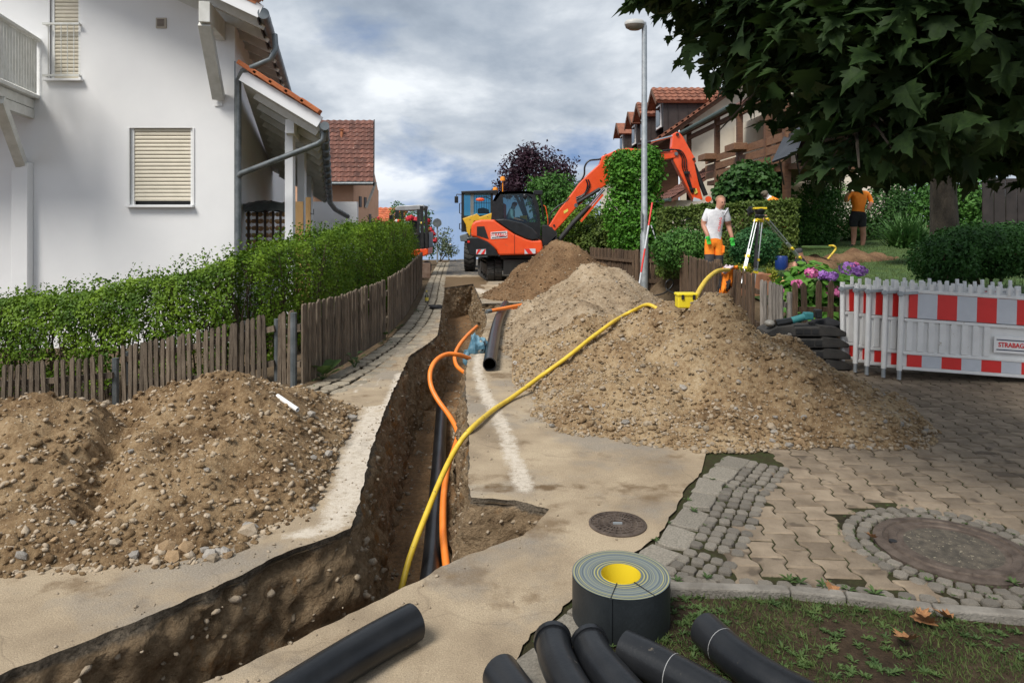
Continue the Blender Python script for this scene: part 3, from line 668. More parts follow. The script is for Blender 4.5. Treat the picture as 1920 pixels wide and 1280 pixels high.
# kerb edging of concrete strips in front of the lawn patch
kerb_m = M('concrete_edging', (.15, .135, .115), (.25, .23, .20), 8, .9, .6, 90)
kp = [G(1200,1103).xy, G(1480,1112).xy, G(1585,1122).xy, G(1750,1146).xy, G(1935,1160).xy, V(3.4, 2.55)]
kerb = new_obj('kerb_edging', None); tag(kerb, kind='structure')
for a, b in zip(kp, kp[1:]):
    d = (b-a).normalized()*.004; MB().beam((a.x+d.x, a.y+d.y, -.06), (b.x-d.x, b.y-d.y, -.06), .06, .17).build('kerb_stone', kerb_m, kerb, bevel=.008)
# manhole covers
rust = M('rusty_cast_iron', (.06, .043, .033), (.13, .10, .08), 14, .7, .5, 60, metal=.3)
c = G(1158, 983); mh = thing('manhole_cover', c, 'small round rusty cast iron cover with a radial rib pattern', 'manhole cover')
MB().lathe([(.158, -.02), (.158, .008), (.146, .012), (.144, .004), (.0, .004)], 40).build('frame_ring', rust, mh, smooth=40, local=True)
b = MB()
for k in range(24):
    a = 2*math.pi*k/24; b.beam((.045*math.cos(a), .045*math.sin(a), .006), (.138*math.cos(a), .138*math.sin(a), .006), .007, .008)
for r_ in (.045, .077, .11, .14):
    b.tube([(r_*math.cos(2*math.pi*k/32), r_*math.sin(2*math.pi*k/32), .006) for k in range(33)], .0045, 6, False)
b.build('rib_pattern', rust, mh, local=True)
MB().box((0, 0, .007), (.05, .012, .01)).build('lifting_bar', galv, mh, local=True)
b = MB(); q = random.Random(4)                            # worn raised strokes, too worn to read
for k in range(9):
    a = .35+k*.14; r_ = q.uniform(.098, .104); b.beam((r_*math.cos(a), r_*math.sin(a), .010), ((r_+.024)*math.cos(a+q.uniform(-.06, .06)), (r_+.024)*math.sin(a), .010), .006, .006)
b.build('worn_strokes', rust, mh, local=True)
mh2 = thing('manhole_cover', MANH, 'large round manhole cover with an iron rim and a pebbly concrete centre', 'manhole cover')
MB().lathe([(MR, -.03), (MR, .006), (MR-.045, .012), (MR-.05, .004), (MR-.07, .004), (MR-.075, .012), (MR-.11, .012), (MR-.115, .006)], 64).build('iron_rim', rust, mh2, smooth=35, local=True)
concm = M('pebbly_concrete', (.05, .043, .033), (.12, .10, .075), 20, .9, .8, 120, spots=((.32, .28, .2), 55, .62))
MB().lathe([(MR-.113, -.02), (MR-.113, .005), (0, .014)], 48).build('concrete_centre', concm, mh2, local=True)
MB().lathe([(.02, 0), (.02, .0145), (.0, .0145)], 12, Matrix.Translation((-.27, .06, 0))).build('lifting_hole', black_m, mh2, local=True)
# cobbled gutter along the left fence: two rows of bigger setts
gut = new_obj('cobbled_gutter', None); tag(gut, kind='structure')
gpx = [(598,735),(640,718),(700,684),(750,650),(786,612),(802,585),(812,560),(818,532),(826,507),(833,492)]
MB().tube([G(*p)+V(0, 0, -.05) for p in gpx], .05, 6).build('gutter_bed', M('dusty_gutter_bed', (.16, .125, .085), (.26, .21, .145), 9, .95, .6, 60), gut)
gsetts = M('gutter_sett', (.25, .21, .155), (.40, .345, .26), 7, .9, .6, 80, rnd=.2)
for p, d in along([G(*q).xy for q in gpx], .2):
    nn = V(d.y, -d.x)
    for r_, w_ in ((-1, .17), (0, .15), (1, .15)):
        q = p+nn*(r_*.165)+d*(.1 if r_ else 0)
        o = sett(gut, q.x, q.y, .205, w_+.012, math.atan2(d.y, d.x), .014 if r_ < 0 else .004)
        o.scale[2] *= .8; o.material_slots[0].link = 'OBJECT'; o.material_slots[0].material = gsetts
# verge: soil patch under the maple with sparse grass and weeds
VERGE = [tuple(p) for p in [V(-.6, 1.0), V(-.42, 1.9)]]+[tuple(e+V(.10, -.06)) for e in edge[:4]]+[tuple(G(1230,1106).xy)]+[(k.x, k.y-.02) for k in kp[1:]]+[(3.4, .8)]
verge_m = soil_mat('verge_soil', [(.03, .02, .012), (.06, .04, .024), (.095, .066, .042)])
def vz(x, y): return -.012+.02*fbm(x*3, y*3, 2, 3)
sheet('verge', VERGE, [], gridpts(-.6, 3.4, .8, 3.2, .06, VERGE), vz, verge_m)
grass_m = M('grass_blade', (.04, .075, .014), (.10, .135, .035), 9, .8, trans=.25)
weed_m = M('weed_leaf', (.035, .075, .016), (.085, .14, .035), 9, .7, trans=.25)
gpos = []; 
while len(gpos) < 34000:
    x, y = RND.uniform(-.5, 3.3), RND.uniform(1.4, 3.15)
    if not in_poly((x, y), VERGE): continue
    if n3(x*2.6, y*2.6, 4) + .5*n3(x*8, y*8, 1) < RND.uniform(-.3, .3): continue
    gpos.append((x, y, vz(x, y)))
nr = NR.normal(size=(len(gpos), 3))*[1, 1, .15]; aim = NR.normal(size=(len(gpos), 3))*.9+[0, 0, .8]
g_ = scatter('grass', *BLADE, gpos, nr, NR.uniform(.012, .036, len(gpos)), grass_m, aim=aim, kind='stuff'); tag(g_, 'sparse short grass blades growing on the bare verge soil', 'grass')
wp = []; wn = []; wa = []; ws = []
def rosette(x, y, r, n, z0, z=None):
    for k in range(n):
        a = 6.283*k/n+RND.uniform(-.3, .3); el = RND.uniform(.15, .8)
        wp.append((x, y, z0)); wa.append((math.cos(a), math.sin(a), el)); wn.append((-math.cos(a)*el, -math.sin(a)*el, 1)); ws.append(r*RND.uniform(.7, 1.15))
for _ in range(4200):
    x, y = RND.uniform(-.4, 3.3), RND.uniform(1.5, 3.12)
    if in_poly((x, y), VERGE) and n3(x*2, y*2, 8) > RND.uniform(-.35, .3): rosette(x, y, RND.uniform(.010, .034), RND.randint(5, 11), vz(x, y))
o = scatter('ground_weeds', *NARROW, wp, wn, ws, weed_m, aim=wa, kind='stuff'); tag(o, 'low leafy weeds spread over the bare verge soil', 'weeds')
wp = []; wn = []; wa = []; ws = []
for px in ((1500,1095),(1545,1100),(1590,1108),(1480,1090),(1740,1090),(1900,1095),(1325,1085),(1640,1115),(1290,940),(1230,1015),(1300,960),(1700,1130),(1860,1125),(1335,900),(1270,1090)):
    p = G(*px); rosette(p.x, p.y, RND.uniform(.025, .05), 9, .005)
for k in range(150):
    a = RND.uniform(0, 6.28); r_ = MR+RND.choice((.09, .165, .02)); rosette(MANH.x+r_*math.cos(a), MANH.y+r_*math.sin(a), .012, 5, .002)
for p, d in along(edge, .07):
    if RND.random() < .6: q = p+V(d.y, -d.x)*RND.choice((.02, .20, .2, .28)); rosette(q.x, q.y, RND.uniform(.01, .024), 6, .003)
for px in gpx[:6]:
    for _ in range(5): q = G(*px)+V(RND.uniform(-.35, -.15), RND.uniform(-.3, .3), 0); rosette(q.x, q.y, RND.uniform(.03, .07), 7, .0)
o = scatter('joint_weeds', *NARROW, wp, wn, ws, weed_m, aim=wa, kind='stuff'); tag(o, 'small weeds and moss growing in the paving joints', 'weeds')
# three leafy weeds at the foot of the left fence
for (px, py, s_, n_, lab) in ((605,712,.17,9,'broad leaved green weed at the foot of the fence where the gutter begins'), (722,638,.12,4,'two-leaved green weed against the fence post half way along the gutter'), (665,690,.09,7,'thin upright weed between two broad leaved weeds by the fence')):
    p = G(px, py); wp = []; wn = []; wa = []; ws = []; rosette(p.x, p.y, s_, n_, .02)
    wp = [(a[0]+d[0]*.06, a[1]+d[1]*.06, a[2]+RND.uniform(.02, .14)) for a, d in zip(wp, wa)]
    root = thing('weed', p, lab, 'weed'); scatter('foliage', *ROUND, wp, wn, ws, weed_m, root, aim=wa)
    b = MB()
    for q in wp: b.tube([p, q], .003, 5)
    b.build('stem', weed_m, root)
# curled dry leaves on the verge
dry = M('dry_leaf', (.20, .085, .03), (.34, .17, .07), 12, .8, .3, 40)
def maple_outline(n=1):
    half = [(0, 0), (.10, -.02), (.38, .02), (.30, .14), (.52, .34), (.36, .36), (.40, .50), (.22, .44), (.20, .62), (.10, .72), (0, 1.0)]
    return half+[(-x, y) for x, y in half[-2:0:-1]]
def maple_mesh(name, mat, curl=0, fold=.12):
    o_ = maple_outline(); vs = [(0, .3, 0)]+[(x, y, fold*abs(x)+curl*(x*x+(y-.3)**2)-.15*max(0, y-.6)) for x, y in o_]; n = len(o_)
    return vs, [(0, 1+i, 1+(i+1) % n) for i in range(n)]
dv, df = maple_mesh('dry', dry, .45, .35)
DRY = MB().add(dv, df).mesh('dry_leaf', dry)
for k, (px, py, s_, lab) in enumerate(((1715,1165,.10,'curled brown leaf lying among the grass beside two others'), (1745,1180,.11,'large crumpled brown leaf between two other dry leaves on the grass'), (1785,1172,.09,'pale brown dry leaf with a long stalk lying nearest the kerb'), (1712,1212,.11,'small rolled brown leaf lying apart on the bare soil'), (1560,1108,.08,'grey-brown withered leaf on the kerb edging'), (1640,1018,.07,'pale crumpled leaf lying on the setts by the large manhole'))):
    p = G(px, py); mw = Matrix.Translation(p+V(0, 0, .025)) @ Euler((RND.uniform(-.5, .5), RND.uniform(-.4, .4), RND.uniform(0, 6))).to_matrix().to_4x4() @ Matrix.Diagonal((s_, s_, s_, 1))
    tag(new_obj('dry_leaf', DRY, mw=mw), lab, 'leaf', 'dry leaves fallen on the verge')
# ---------------------------------------------------------------- left house
def wall_holes(outline, holes, y0, th, mapf):
    """wall in the x,z plane with rectangular openings, front at y0, reveals through to y0+th"""
    v2, ts = cdt(outline, [[(a, c), (b, c), (b, d), (a, d)] for a, b, c, d in holes], [])
    m = MB()
    for y in (y0, y0+th): m.add([mapf(p[0], y, p[1]) for p in v2], ts)
    for loop in [outline]+[[(a, c), (b, c), (b, d), (a, d)] for a, b, c, d in holes]:
        for (x1, z1), (x2, z2) in zip(loop, loop[1:]+loop[:1]): m.add([mapf(x1, y0, z1), mapf(x2, y0, z2), mapf(x2, y0+th, z2), mapf(x1, y0+th, z1)], [(0, 1, 2, 3)])
    return m
SK = -.264
def hv(X, Y, z): return Vector((X+SK*(Y-12), Y, z))      # plan of the left house: its long side leans away from the street
def gp12(x, y): p = P(x, y, 12); return p.x, p.z
CX = gp12(440, 0)[0]
house = thing('white_house', (CX, 12, -.5), 'white plastered house with closed cream shutters and a corner downpipe behind the hedge', 'house')
x0, z1 = gp12(243, 240); x1, z0 = gp12(362, 384); fx0, fz1 = gp12(93, -60); fx1, fz0 = gp12(151, 148)
out = [(-12.5, -.6), (CX, -.6), (CX, 5.30), (-12.5, 8.85)]
holes = [(x0, x1, z0, z1), (fx0, fx1, fz0, min(fz1, 6.1))]
wall_holes(out, holes, 12, .16, hv).build('gable_wall', plaster, house)
MB().add([hv(CX-.02, 12.17, -.6), hv(CX-.02, 30, -.6), hv(CX-.02, 30, 5.2), hv(CX-.02, 12.17, 5.2), hv(CX-.3, 12.17, -.6), hv(CX-.3, 30, -.6), hv(CX-.3, 30, 5.2), hv(CX-.3, 12.17, 5.2)], [(0, 1, 2, 3), (4, 7, 6, 5), (3, 2, 6, 7), (1, 5, 6, 2)]).build('side_wall', plaster, house)
def shutter(xa, xb, za, zb, n, nm):
    w_ = MB(); w_.box(((xa+xb)/2, 12.125, (za+zb)/2), (xb-xa, .01, zb-za)); sh = w_.build('window_pane', black_m, house)
    for a, b in (((xa+.03, za), (xa+.03, zb)), ((xb-.03, za), (xb-.03, zb))): MB().beam((a[0], 12.06, a[1]), (b[0], 12.06, b[1]), .06, .05).build('guide_rail', white_pl, house)
    hgt = (zb-za)/n
    for k in range(n):
        z = za+hgt*(k+.5)
        if nm and k == 0: continue
        MB().prism([(12.055, z-hgt*.46), (12.045, z-hgt*.2), (12.045, z+hgt*.2), (12.055, z+hgt*.42), (12.085, z+hgt*.42), (12.085, z-hgt*.46)], xa+.06, xb-.06, Matrix(((0, 1, 0, 0), (1, 0, 0, 0), (0, 0, 1, 0), (0, 0, 0, 1)))).build('shutter_slat', shutter_m, house)
shutter(x0, x1, z0, z1, 20, True); shutter(fx0, fx1, fz0, min(fz1, 6.1), 28, False)
sill_m = M('white_sill', (.70, .70, .70), rough=.5)
MB().box(((x0+x1)/2, 11.99, z0-.03), (x1-x0+.06, .16, .04)).build('window_sill', sill_m, house, bevel=.006)
MB().box(((fx0+fx1)/2, 11.99, fz0-.03), (fx1-fx0+.12, .16, .04)).build('window_sill', sill_m, house, bevel=.006)
for xx in (x0-.012, x1+.012): MB().box((xx, 12.0, (z0+z1)/2), (.03, .03, z1-z0)).build('window_trim', sill_m, house)
gx0, gzr = gp12(85, 47); gx1, gzb = gp12(154, 143)
b = MB()
for zz in (gzr, gzb): b.beam((gx0, 11.93, zz), (gx1, 11.93, zz), .03, .035)
for k in range(5): xx = gx0+.10+(gx1-gx0-.2)*k/4; b.tube([(xx, 11.93, gzb), (xx, 11.93, gzr)], .008, 6)
for xx in (gx0+.03, gx1-.03): b.beam((xx, 11.93, gzr), (xx, 12.02, gzr), .03, .03); b.beam((xx, 11.93, gzb), (xx, 12.02, gzb), .03, .03)
b.build('window_guard_rail', whitewood, house)
vx, vz_ = gp12(303, 44); vt = MB().box((vx, 11.99, vz_), (.18, .04, .18)).build('vent_frame', M('beige_vent', (.45, .40, .33)), house, bevel=.006)
for k in range(6): MB().box((vx, 11.966, vz_-.055+k*.022), (.12, .012, .010)).build('vent_louvre', M('vent_dark', (.16, .12, .10)), vt)
# pilaster, balcony and brace on the left
px0, pz1 = gp12(33, 306); px1, _ = gp12(63, 306)
MB().box(((px0+px1)/2, 11.92, pz1/2-.3), (px1-px0, .15, pz1+.6)).build('pilaster', plaster, house, bevel=.01)
bal = MB(); fz_top = 4.84; fl = 3.90
def bv(X, Y, z): return hv(X, Y, z)
BX = -8.30; BF = 10.45                                    # balcony's right side at the wall, and how far it comes forward
deck = MB().add([bv(BX, 12, fl), bv(BX, BF, fl), bv(-12.5, BF, fl), bv(-12.5, 12, fl), bv(BX, 12, fl-.06), bv(BX, BF, fl-.06), bv(-12.5, BF, fl-.06), bv(-12.5, 12, fl-.06)], [(0, 1, 2, 3), (7, 6, 5, 4), (0, 4, 5, 1), (1, 5, 6, 2), (2, 6, 7, 3), (3, 7, 4, 0)])
deck.build('balcony_deck', whitewood, house)
for k in range(14):
    t = (k+.5)/14; Y = BF+.12+(12-BF-.14)*t
    MB().beam(bv(BX-.05, Y, fl+.03), bv(BX-.05, Y, fz_top), .060, .010, up=(1, 0, 0)).build('balcony_board', whitewood, house)
for k in range(22):
    X = BX-.1-k*.105; MB().beam(bv(X, BF+.05, fl+.03), bv(X, BF+.05, fz_top), .022, .082, up=(1, 0, 0)).build('balcony_board', whitewood, house)
MB().beam(bv(BX-.04, BF-.02, fz_top+.03), bv(BX-.04, 12, fz_top+.03), .12, .045).beam(bv(BX-.0, BF+.04, fz_top+.03), bv(-12.5, BF+.04, fz_top+.03), .12, .045).build('balcony_handrail', whitewood, house)
MB().beam(bv(BX-.10, BF+.02, fl-.6), bv(BX-.10, BF+.02, 6.4), .13, .13).build('balcony_post', whitewood, house, bevel=.006)
for z_, d_ in ((fl-.15, 0), (fl-.32, .25)): MB().beam(bv(BX-.16, BF+.1+d_, z_), bv(BX-.16, 12, z_), .13, .16).build('balcony_joist', whitewood, house, bevel=.006)
MB().beam(V((px0+px1)/2, 11.9, pz1-.02), bv(BX-.14, BF+.35, fl-.28), .15, .17).build('balcony_brace', whitewood, house, bevel=.006)
MB().lathe([(.07, 0), (.075, .1), (.06, .11)], 12, Matrix.Translation(bv(BX-.25, BF+.4, fz_top+.05))).build('railing_pot', zinc, house)
# main roof
EX, EZ, SL = -4.30, 5.06, .466
def roofp(X, Y, dz=0): return hv(X, Y, EZ+(EX-X)*SL+dz)
MB().slab(roofp(EX, 10.9), roofp(EX, 21.5), roofp(-12.5, 21.5), roofp(-12.5, 10.9), .05).build('roof_boards', whitewood, house)
MB().slab(roofp(EX-.04, 10.86, .16), roofp(EX-.04, 21.5, .16), roofp(-12.5, 21.5, .16), roofp(-12.5, 10.86, .16), .10).build('roof_covering', tile_red, house)
for k in range(22):
    a = roofp(EX+.05-k*.36, 10.82, .20); b_ = roofp(EX-.33-k*.36, 10.82, .22); MB().beam(a, b_, .09, .12).build('roof_tile', tile_red, house)
for k in range(30):
    Y = 10.95+k*.34; MB().beam(roofp(EX-.06, Y, .185), roofp(EX-.4, Y, .185), .31, .05).build('roof_tile', tile_red, house)
MB().beam(roofp(EX, 10.88, -.03), roofp(-12.5, 10.88, -.03), .03, .21).build('verge_board', M('white_paint', (.74, .75, .77), rough=.5), house)
for k in range(12):
    Y = 11.25+k*.78; MB().beam(roofp(EX+.02, Y, -.13), roofp(-6.2, Y, -.13), .11, .15).build('rafter', whitewood, house, bevel=.005)
pq = P(383, 22, 10.9)
MB().beam((pq.x, 10.9, pq.z), hv(pq.x-.2, 12.1, pq.z), .17, .33).build('purlin', whitewood, house, bevel=.008)
MB().beam(P(384, 44, 11.0), P(410, 183, 11.94), .19, .16).build('purlin_brace', whitewood, house, bevel=.006)
q = P(410, 196, 11.99); MB().box(q, (.14, .03, .06)).build('brace_plate', white_pl, house)
g0, g1 = P(494, 26, 10.9), P(547, 190, 18.95); g1.z = g0.z
gut_o = MB().tube([g0+(g0-g1).normalized()*.02, g0, g0.lerp(g1, .5), g1+(g1-g0)*.2], .09, 14).build('roof_gutter', zinc, house, smooth=50)
for k in range(14):
    p = g0.lerp(g1, .04+k*.07); MB().tube([p-(g1-g0).normalized()*.012, p+(g1-g0).normalized()*.008], .0925, 14).build('gutter_bracket', zinc, gut_o)
MB().beam(g0+V(-.09, 0, .02), g1+V(-.09, 0, .02), .02, .24).build('fascia_board', black_m, house)
MB().tube([P(515, 66, 11.5), P(517, 92, 11.4), P(507, 112, 11.4), P(472, 127, 11.4), P(455, 134, 11.5), P(447, 150, 11.7), P(447, 300, 11.85), V(P(447, 300, 11.85).x, 11.85, -.5)], .05, 12).build('downpipe', zinc, house, smooth=50)
MB().tube([P(440.5, 115, 11.96), V(P(440.5, 115, 11.96).x, 11.96, -.4)], .012, 6).build('lightning_rod', zinc, house)
# lean-to roof over the side porch
A, B, C, D = P(455, 142, 11.5), P(601, 230, 11.5), P(616, 377, 20), V(-7.0, 20, 3.25)
MB().slab(A, B, C, D, .05).build('porch_boards', whitewood, house)
up = V(0, 0, .14); MB().slab(A+up, B+up, C+up, D+up, .08).build('porch_covering', tile_red, house)
for k in range(5):
    a, b_ = A.lerp(B, k/5-.03)+V(0, -.06, .19), A.lerp(B, (k+1)/5+.01)+V(0, -.06, .17); MB().beam(a, b_, .16, .075).build('roof_tile', M('orange_verge_tile', (.36, .10, .035), (.46, .15, .055), 6, .85, .4, 40, rnd=.2), house, bevel=.012)
MB().beam(A+V(0, -.03, .0), B+V(0, -.03, .0), .03, .19).build('verge_board', MATS['white_paint'], house)
for k in range(13):
    t = .05+k*.075; MB().beam(A.lerp(D, t).lerp(B.lerp(C, t), .14)+V(0, 0, -.1), A.lerp(D, t).lerp(B.lerp(C, t), .96)+V(0, 0, -.1), .09, .12).build('rafter', whitewood, house)
g = [P(609, 236, 11.4), P(611.5, 290, 13.8), P(619, 380, 19.8), P(628, 392, 20.4), P(652, 406, 21.2)]
pg = MB().tube(g, .075, 14).build('roof_gutter', zinc, house, smooth=50)
for k in range(12):
    p = g[0].lerp(g[2], k/12+.03); d_ = (g[2]-g[0]).normalized()*.012; MB().tube([p-d_*.7, p+d_*.7], .0775, 14).build('gutter_bracket', zinc, pg)
MB().tube([P(608, 242, 11.6), P(606, 262, 11.6), P(596, 270, 11.62), P(453, 325, 11.8), P(448, 330, 11.84)], .05, 12).build('downpipe', zinc, house, smooth=50)
for (xx, yt, Y, w_) in ((544, 245, 12.3, .145), (566, 285, 14.2, .15), (580, 330, 17, .15)):
    p = P(xx, yt, Y); MB().beam((p.x, Y, -.5), (p.x, Y, p.z), w_, w_).build('porch_post', MATS['white_paint'], house, bevel=.006)
p = P(543, 237, 11.9); MB().beam((p.x, 11.9, p.z), (p.x-.3, 13.2, p.z), .15, .24).build('porch_purlin', MATS['white_paint'], house, bevel=.006)
MB().box((P(620, 415, 21.3).x, 21.5, 1.4), (1.6, .2, 1.9)).build('end_wall', plaster, house)
# firewood stack with tarpaulin and planks under the porch
fw = thing('firewood_stack', P(497, 500, 13), 'stack of split firewood behind dark boards under a tarpaulin on the porch', 'firewood')
for i in range(7):
    for j in range(9):
        p = P(466+i*11, 402+j*13, 13.1); MB().ball(p, .058, 6, (1, 1.6, .8), .5, i*9+j).build('log', logwood, fw)
for xx in (466, 482, 497, 512, 526): MB().beam(P(xx, 392, 12.9), P(xx, 520, 12.9), .085, .02, up=(1, 0, 0)).build('board', M('dark_weathered_board', (.03, .018, .012), (.07, .045, .03), 8, .9), fw)
tarp = M('dark_tarpaulin', (.016, .02, .02), (.04, .046, .044), 6, .4, .6, 12)
m = MB(); nx, ny = 14, 8
for i in range(nx+1):
    for j in range(ny+1):
        p = P(455+i*(84/nx), 392, 12.75+.8*j/ny); e = min(j, ny-j, 2)/2
        m.v.append((p.x, p.y, 1.65+(420-398)*12.9/1280+.02+.13*sst(e)+.07*math.sin(i/nx*3.1)*e+.05*n3(i*.5, j*.6, 2)))
m.f = [(i*(ny+1)+j, (i+1)*(ny+1)+j, (i+1)*(ny+1)+j+1, i*(ny+1)+j+1) for i in range(nx) for j in range(ny)]
tag(m.build('tarpaulin', tarp, smooth=60), 'crumpled dark tarpaulin spread over the firewood stack', 'tarpaulin')
for (xx, y0_, y1_, w_, lab) in ((561, 378, 460, .15, 'short pale timber board standing beside the white porch post'), (578, 370, 455, .09, 'tall pale timber board with a hook standing behind the shorter board')):
    bd = thing('timber_board', P(xx, y1_, 12.8), lab, 'board'); MB().beam(P(xx, y0_, 12.8), V(P(xx, y0_, 12.8).x, 12.8, -.3), w_, .03, up=(0, 1, 0)).build('plank', tan_wood, bd)
    if xx > 570: MB().tube([P(582, 400, 12.75), P(588, 402, 12.7), P(588, 392, 12.7)], .008, 6).build('hook', black_m, bd)
# ---------------------------------------------------------------- houses further up the street
def roof_tiles(parent, a, u, v, nu, nv, w_, h_, mat, lap=1.12):
    """interlocking tiles laid as single pieces: a = eave corner, u along the eave, v up the slope"""
    u = Vector(u).normalized(); v = Vector(v).normalized(); n_ = u.cross(v); n_ = n_ if n_.z > 0 else -n_
    prof = [(-.5, .0), (-.3, .035), (-.1, .045), (.1, .02), (.3, .0), (.5, .0)]; vs = []
    for t, dz in ((0, .04), (lap, .0)):
        vs += [(x*w_, t*h_, z*w_*3.2+dz) for x, z in prof]
    vs += [(x*w_, 0, -.01) for x, z in prof]
    fs = [(j, j+1, 7+j, 6+j) for j in range(5)]+[(12+j, 13+j, j+1, j) for j in range(5)]
    me = MB().add(vs, fs).mesh('roof_tile', mat); Rm = Matrix((u, v, n_)).transposed().to_4x4()
    for i in range(nu):
        for j in range(nv):
            p = Vector(a)+u*w_*(i+.5)+v*h_*j; new_obj('roof_tile', me, parent, mw=Matrix.Translation(p) @ Rm)
nb = thing('peach_house', (-8, 31, 0), 'peach plastered house with a mossy brown tiled roof beyond the white house', 'house')
e0, e1 = P(560, 343, 30), P(701, 343, 30); rid = P(701, 228, 33.6)
SKp = rid-e1; ridl = e0+SKp
MB().slab(e0, e1, rid, ridl, .14).build('roof', darkclad, nb)
MB().slab(V(e0.x+2*SKp.x, 37.2, e0.z), V(e1.x+2*SKp.x, 37.2, e1.z), rid, ridl, .14).build('roof', darkclad, nb)
up_ = SKp; roof_tiles(nb, e0+V(.02, 0, .03), (1, 0, 0), up_, 11, 14, .295, up_.length/14, tile_brown)
MB().box((P(660, 0, 30.6).x-2.2, 33.8, 1.7), (4.4, 5.8, 3.5)).build('wall', peach, nb)
gx = P(660, 0, 30.6).x; MB().add([(gx+.003, 31, 3.4), (gx+.003, 36.6, 3.4), (gx+.003, 33.8, 5.9)], [(0, 1, 2)]).build('gable', peach, nb)
MB().beam(e1+V(.02, -.1, -.05), rid+V(.02, 0, 0), .05, .24).build('verge_board', darkclad, nb)
MB().beam(V(e1.x-.15, 31.2, e1.z+.1), V(e1.x-.6, 31.2, 2.4), .1, .1).build('brace', whitewood, nb)
for k, z_ in enumerate((2.7, 2.7, 1.9)): MB().box((gx+.02, 32.2+k*1.1, z_), (.03, .5, .5)).build('window', darkclad, nb)
MB().tube([e0+V(0, -.08, -.03), e1+V(0, -.08, -.03)], .07, 10).build('gutter', zinc, nb)
p = P(641, 262, 32.6); MB().tube([p, p+V(0, 0, .45)], .07, 10).box(p+V(0, 0, .47), (.2, .2, .04)).build('vent_pipe', tile_red, nb)
fh = thing('far_house', (-7.5, 42, 0), 'low house with a bright red tiled roof behind the small excavator', 'house')
a, b_ = P(650, 417, 40), P(752, 417, 40); c_ = P(745, 391, 43)
MB().slab(a, b_, V(b_.x, c_.y, c_.z), V(a.x, c_.y, c_.z), .12).build('roof', tile_red, fh)
v_ = V(a.x, c_.y, c_.z)-a; roof_tiles(fh, a+V(0, 0, .03), (1, 0, 0), v_, 10, 6, .32, v_.length/6, M('red_roof_tile', (.42, .10, .04), (.52, .15, .06), 5, .8, rnd=.2))
MB().box(((a.x+b_.x)/2, 43, .4), (b_.x-a.x-.3, 4.5, 2.6)).build('wall', plaster, fh)
p = P(701, 412, 39.9); MB().box(p, (.25, .1, .25)).build('skylight', white_pl, fh)
# ---------------------------------------------------------------- house on the right with dormers and a timber gallery
rh = thing('dormer_house', (9, 30, 1), 'cream house with four dark clad dormers and a brown timber gallery', 'house')
EZr, EXr, SLr = 4.7, 5.44, .7; RX = 11.5
def rr(X, Y, dz=0): return V(X, Y, EZr+(X-EXr if X < RX else 2*RX-EXr-X)*SLr+dz)
for Ya, Yb in ((28.6, 46),):
    MB().slab(rr(EXr, Ya), rr(EXr, Yb), rr(RX, Yb), rr(RX, Ya), .16).build('roof', M('brown_red_roof', (.17, .062, .035), (.27, .105, .06), 6, .85, .6, 20), rh)
    MB().slab(rr(RX, Ya), rr(RX, Yb), V(17.6, Yb, 4.7), V(17.6, Ya, 4.7), .16).build('roof', MATS['brown_red_roof'], rh)
m = wall_holes([(7.25, .6), (17, .6), (17, 5.0), (RX, 8.85), (7.25, 5.85)], [], 29.3, .2, lambda x, y, z: V(x, y, z)); m.build('gable_wall', cream, rh)
wall_holes([(5.9, .6), (7.24, .6), (7.24, 5.8), (5.9, 4.9)], [], 29.7, .2, lambda x, y, z: V(x, y, z)).build('cladding', brownwood, rh)
MB().box((6.0, 37.5, 2.6), (.2, 15.5, 4.0)).build('side_wall', cream, rh)
for k in range(26):
    t = k/26; a, b_ = rr(EXr, 28.5, .06).lerp(rr(RX, 28.5, .06), t-.005), rr(EXr, 28.5, .06).lerp(rr(RX, 28.5, .06), (k+1)/26+.012); MB().beam(a+V(0, 0, .03), b_, .2, .09).build('verge_tile', M('aged_verge_tile', (.19, .07, .04), (.29, .115, .065), 5, .85, .3, 40, rnd=.25), rh)
MB().beam(rr(EXr, 28.55, -.12), rr(RX, 28.55, -.12), .04, .16).build('verge_board', brownwood, rh)
MB().beam(V(7.5, 28.6, 5.75), V(7.5, 29.3, 5.75), .16, .2).build('purlin', brownwood, rh)
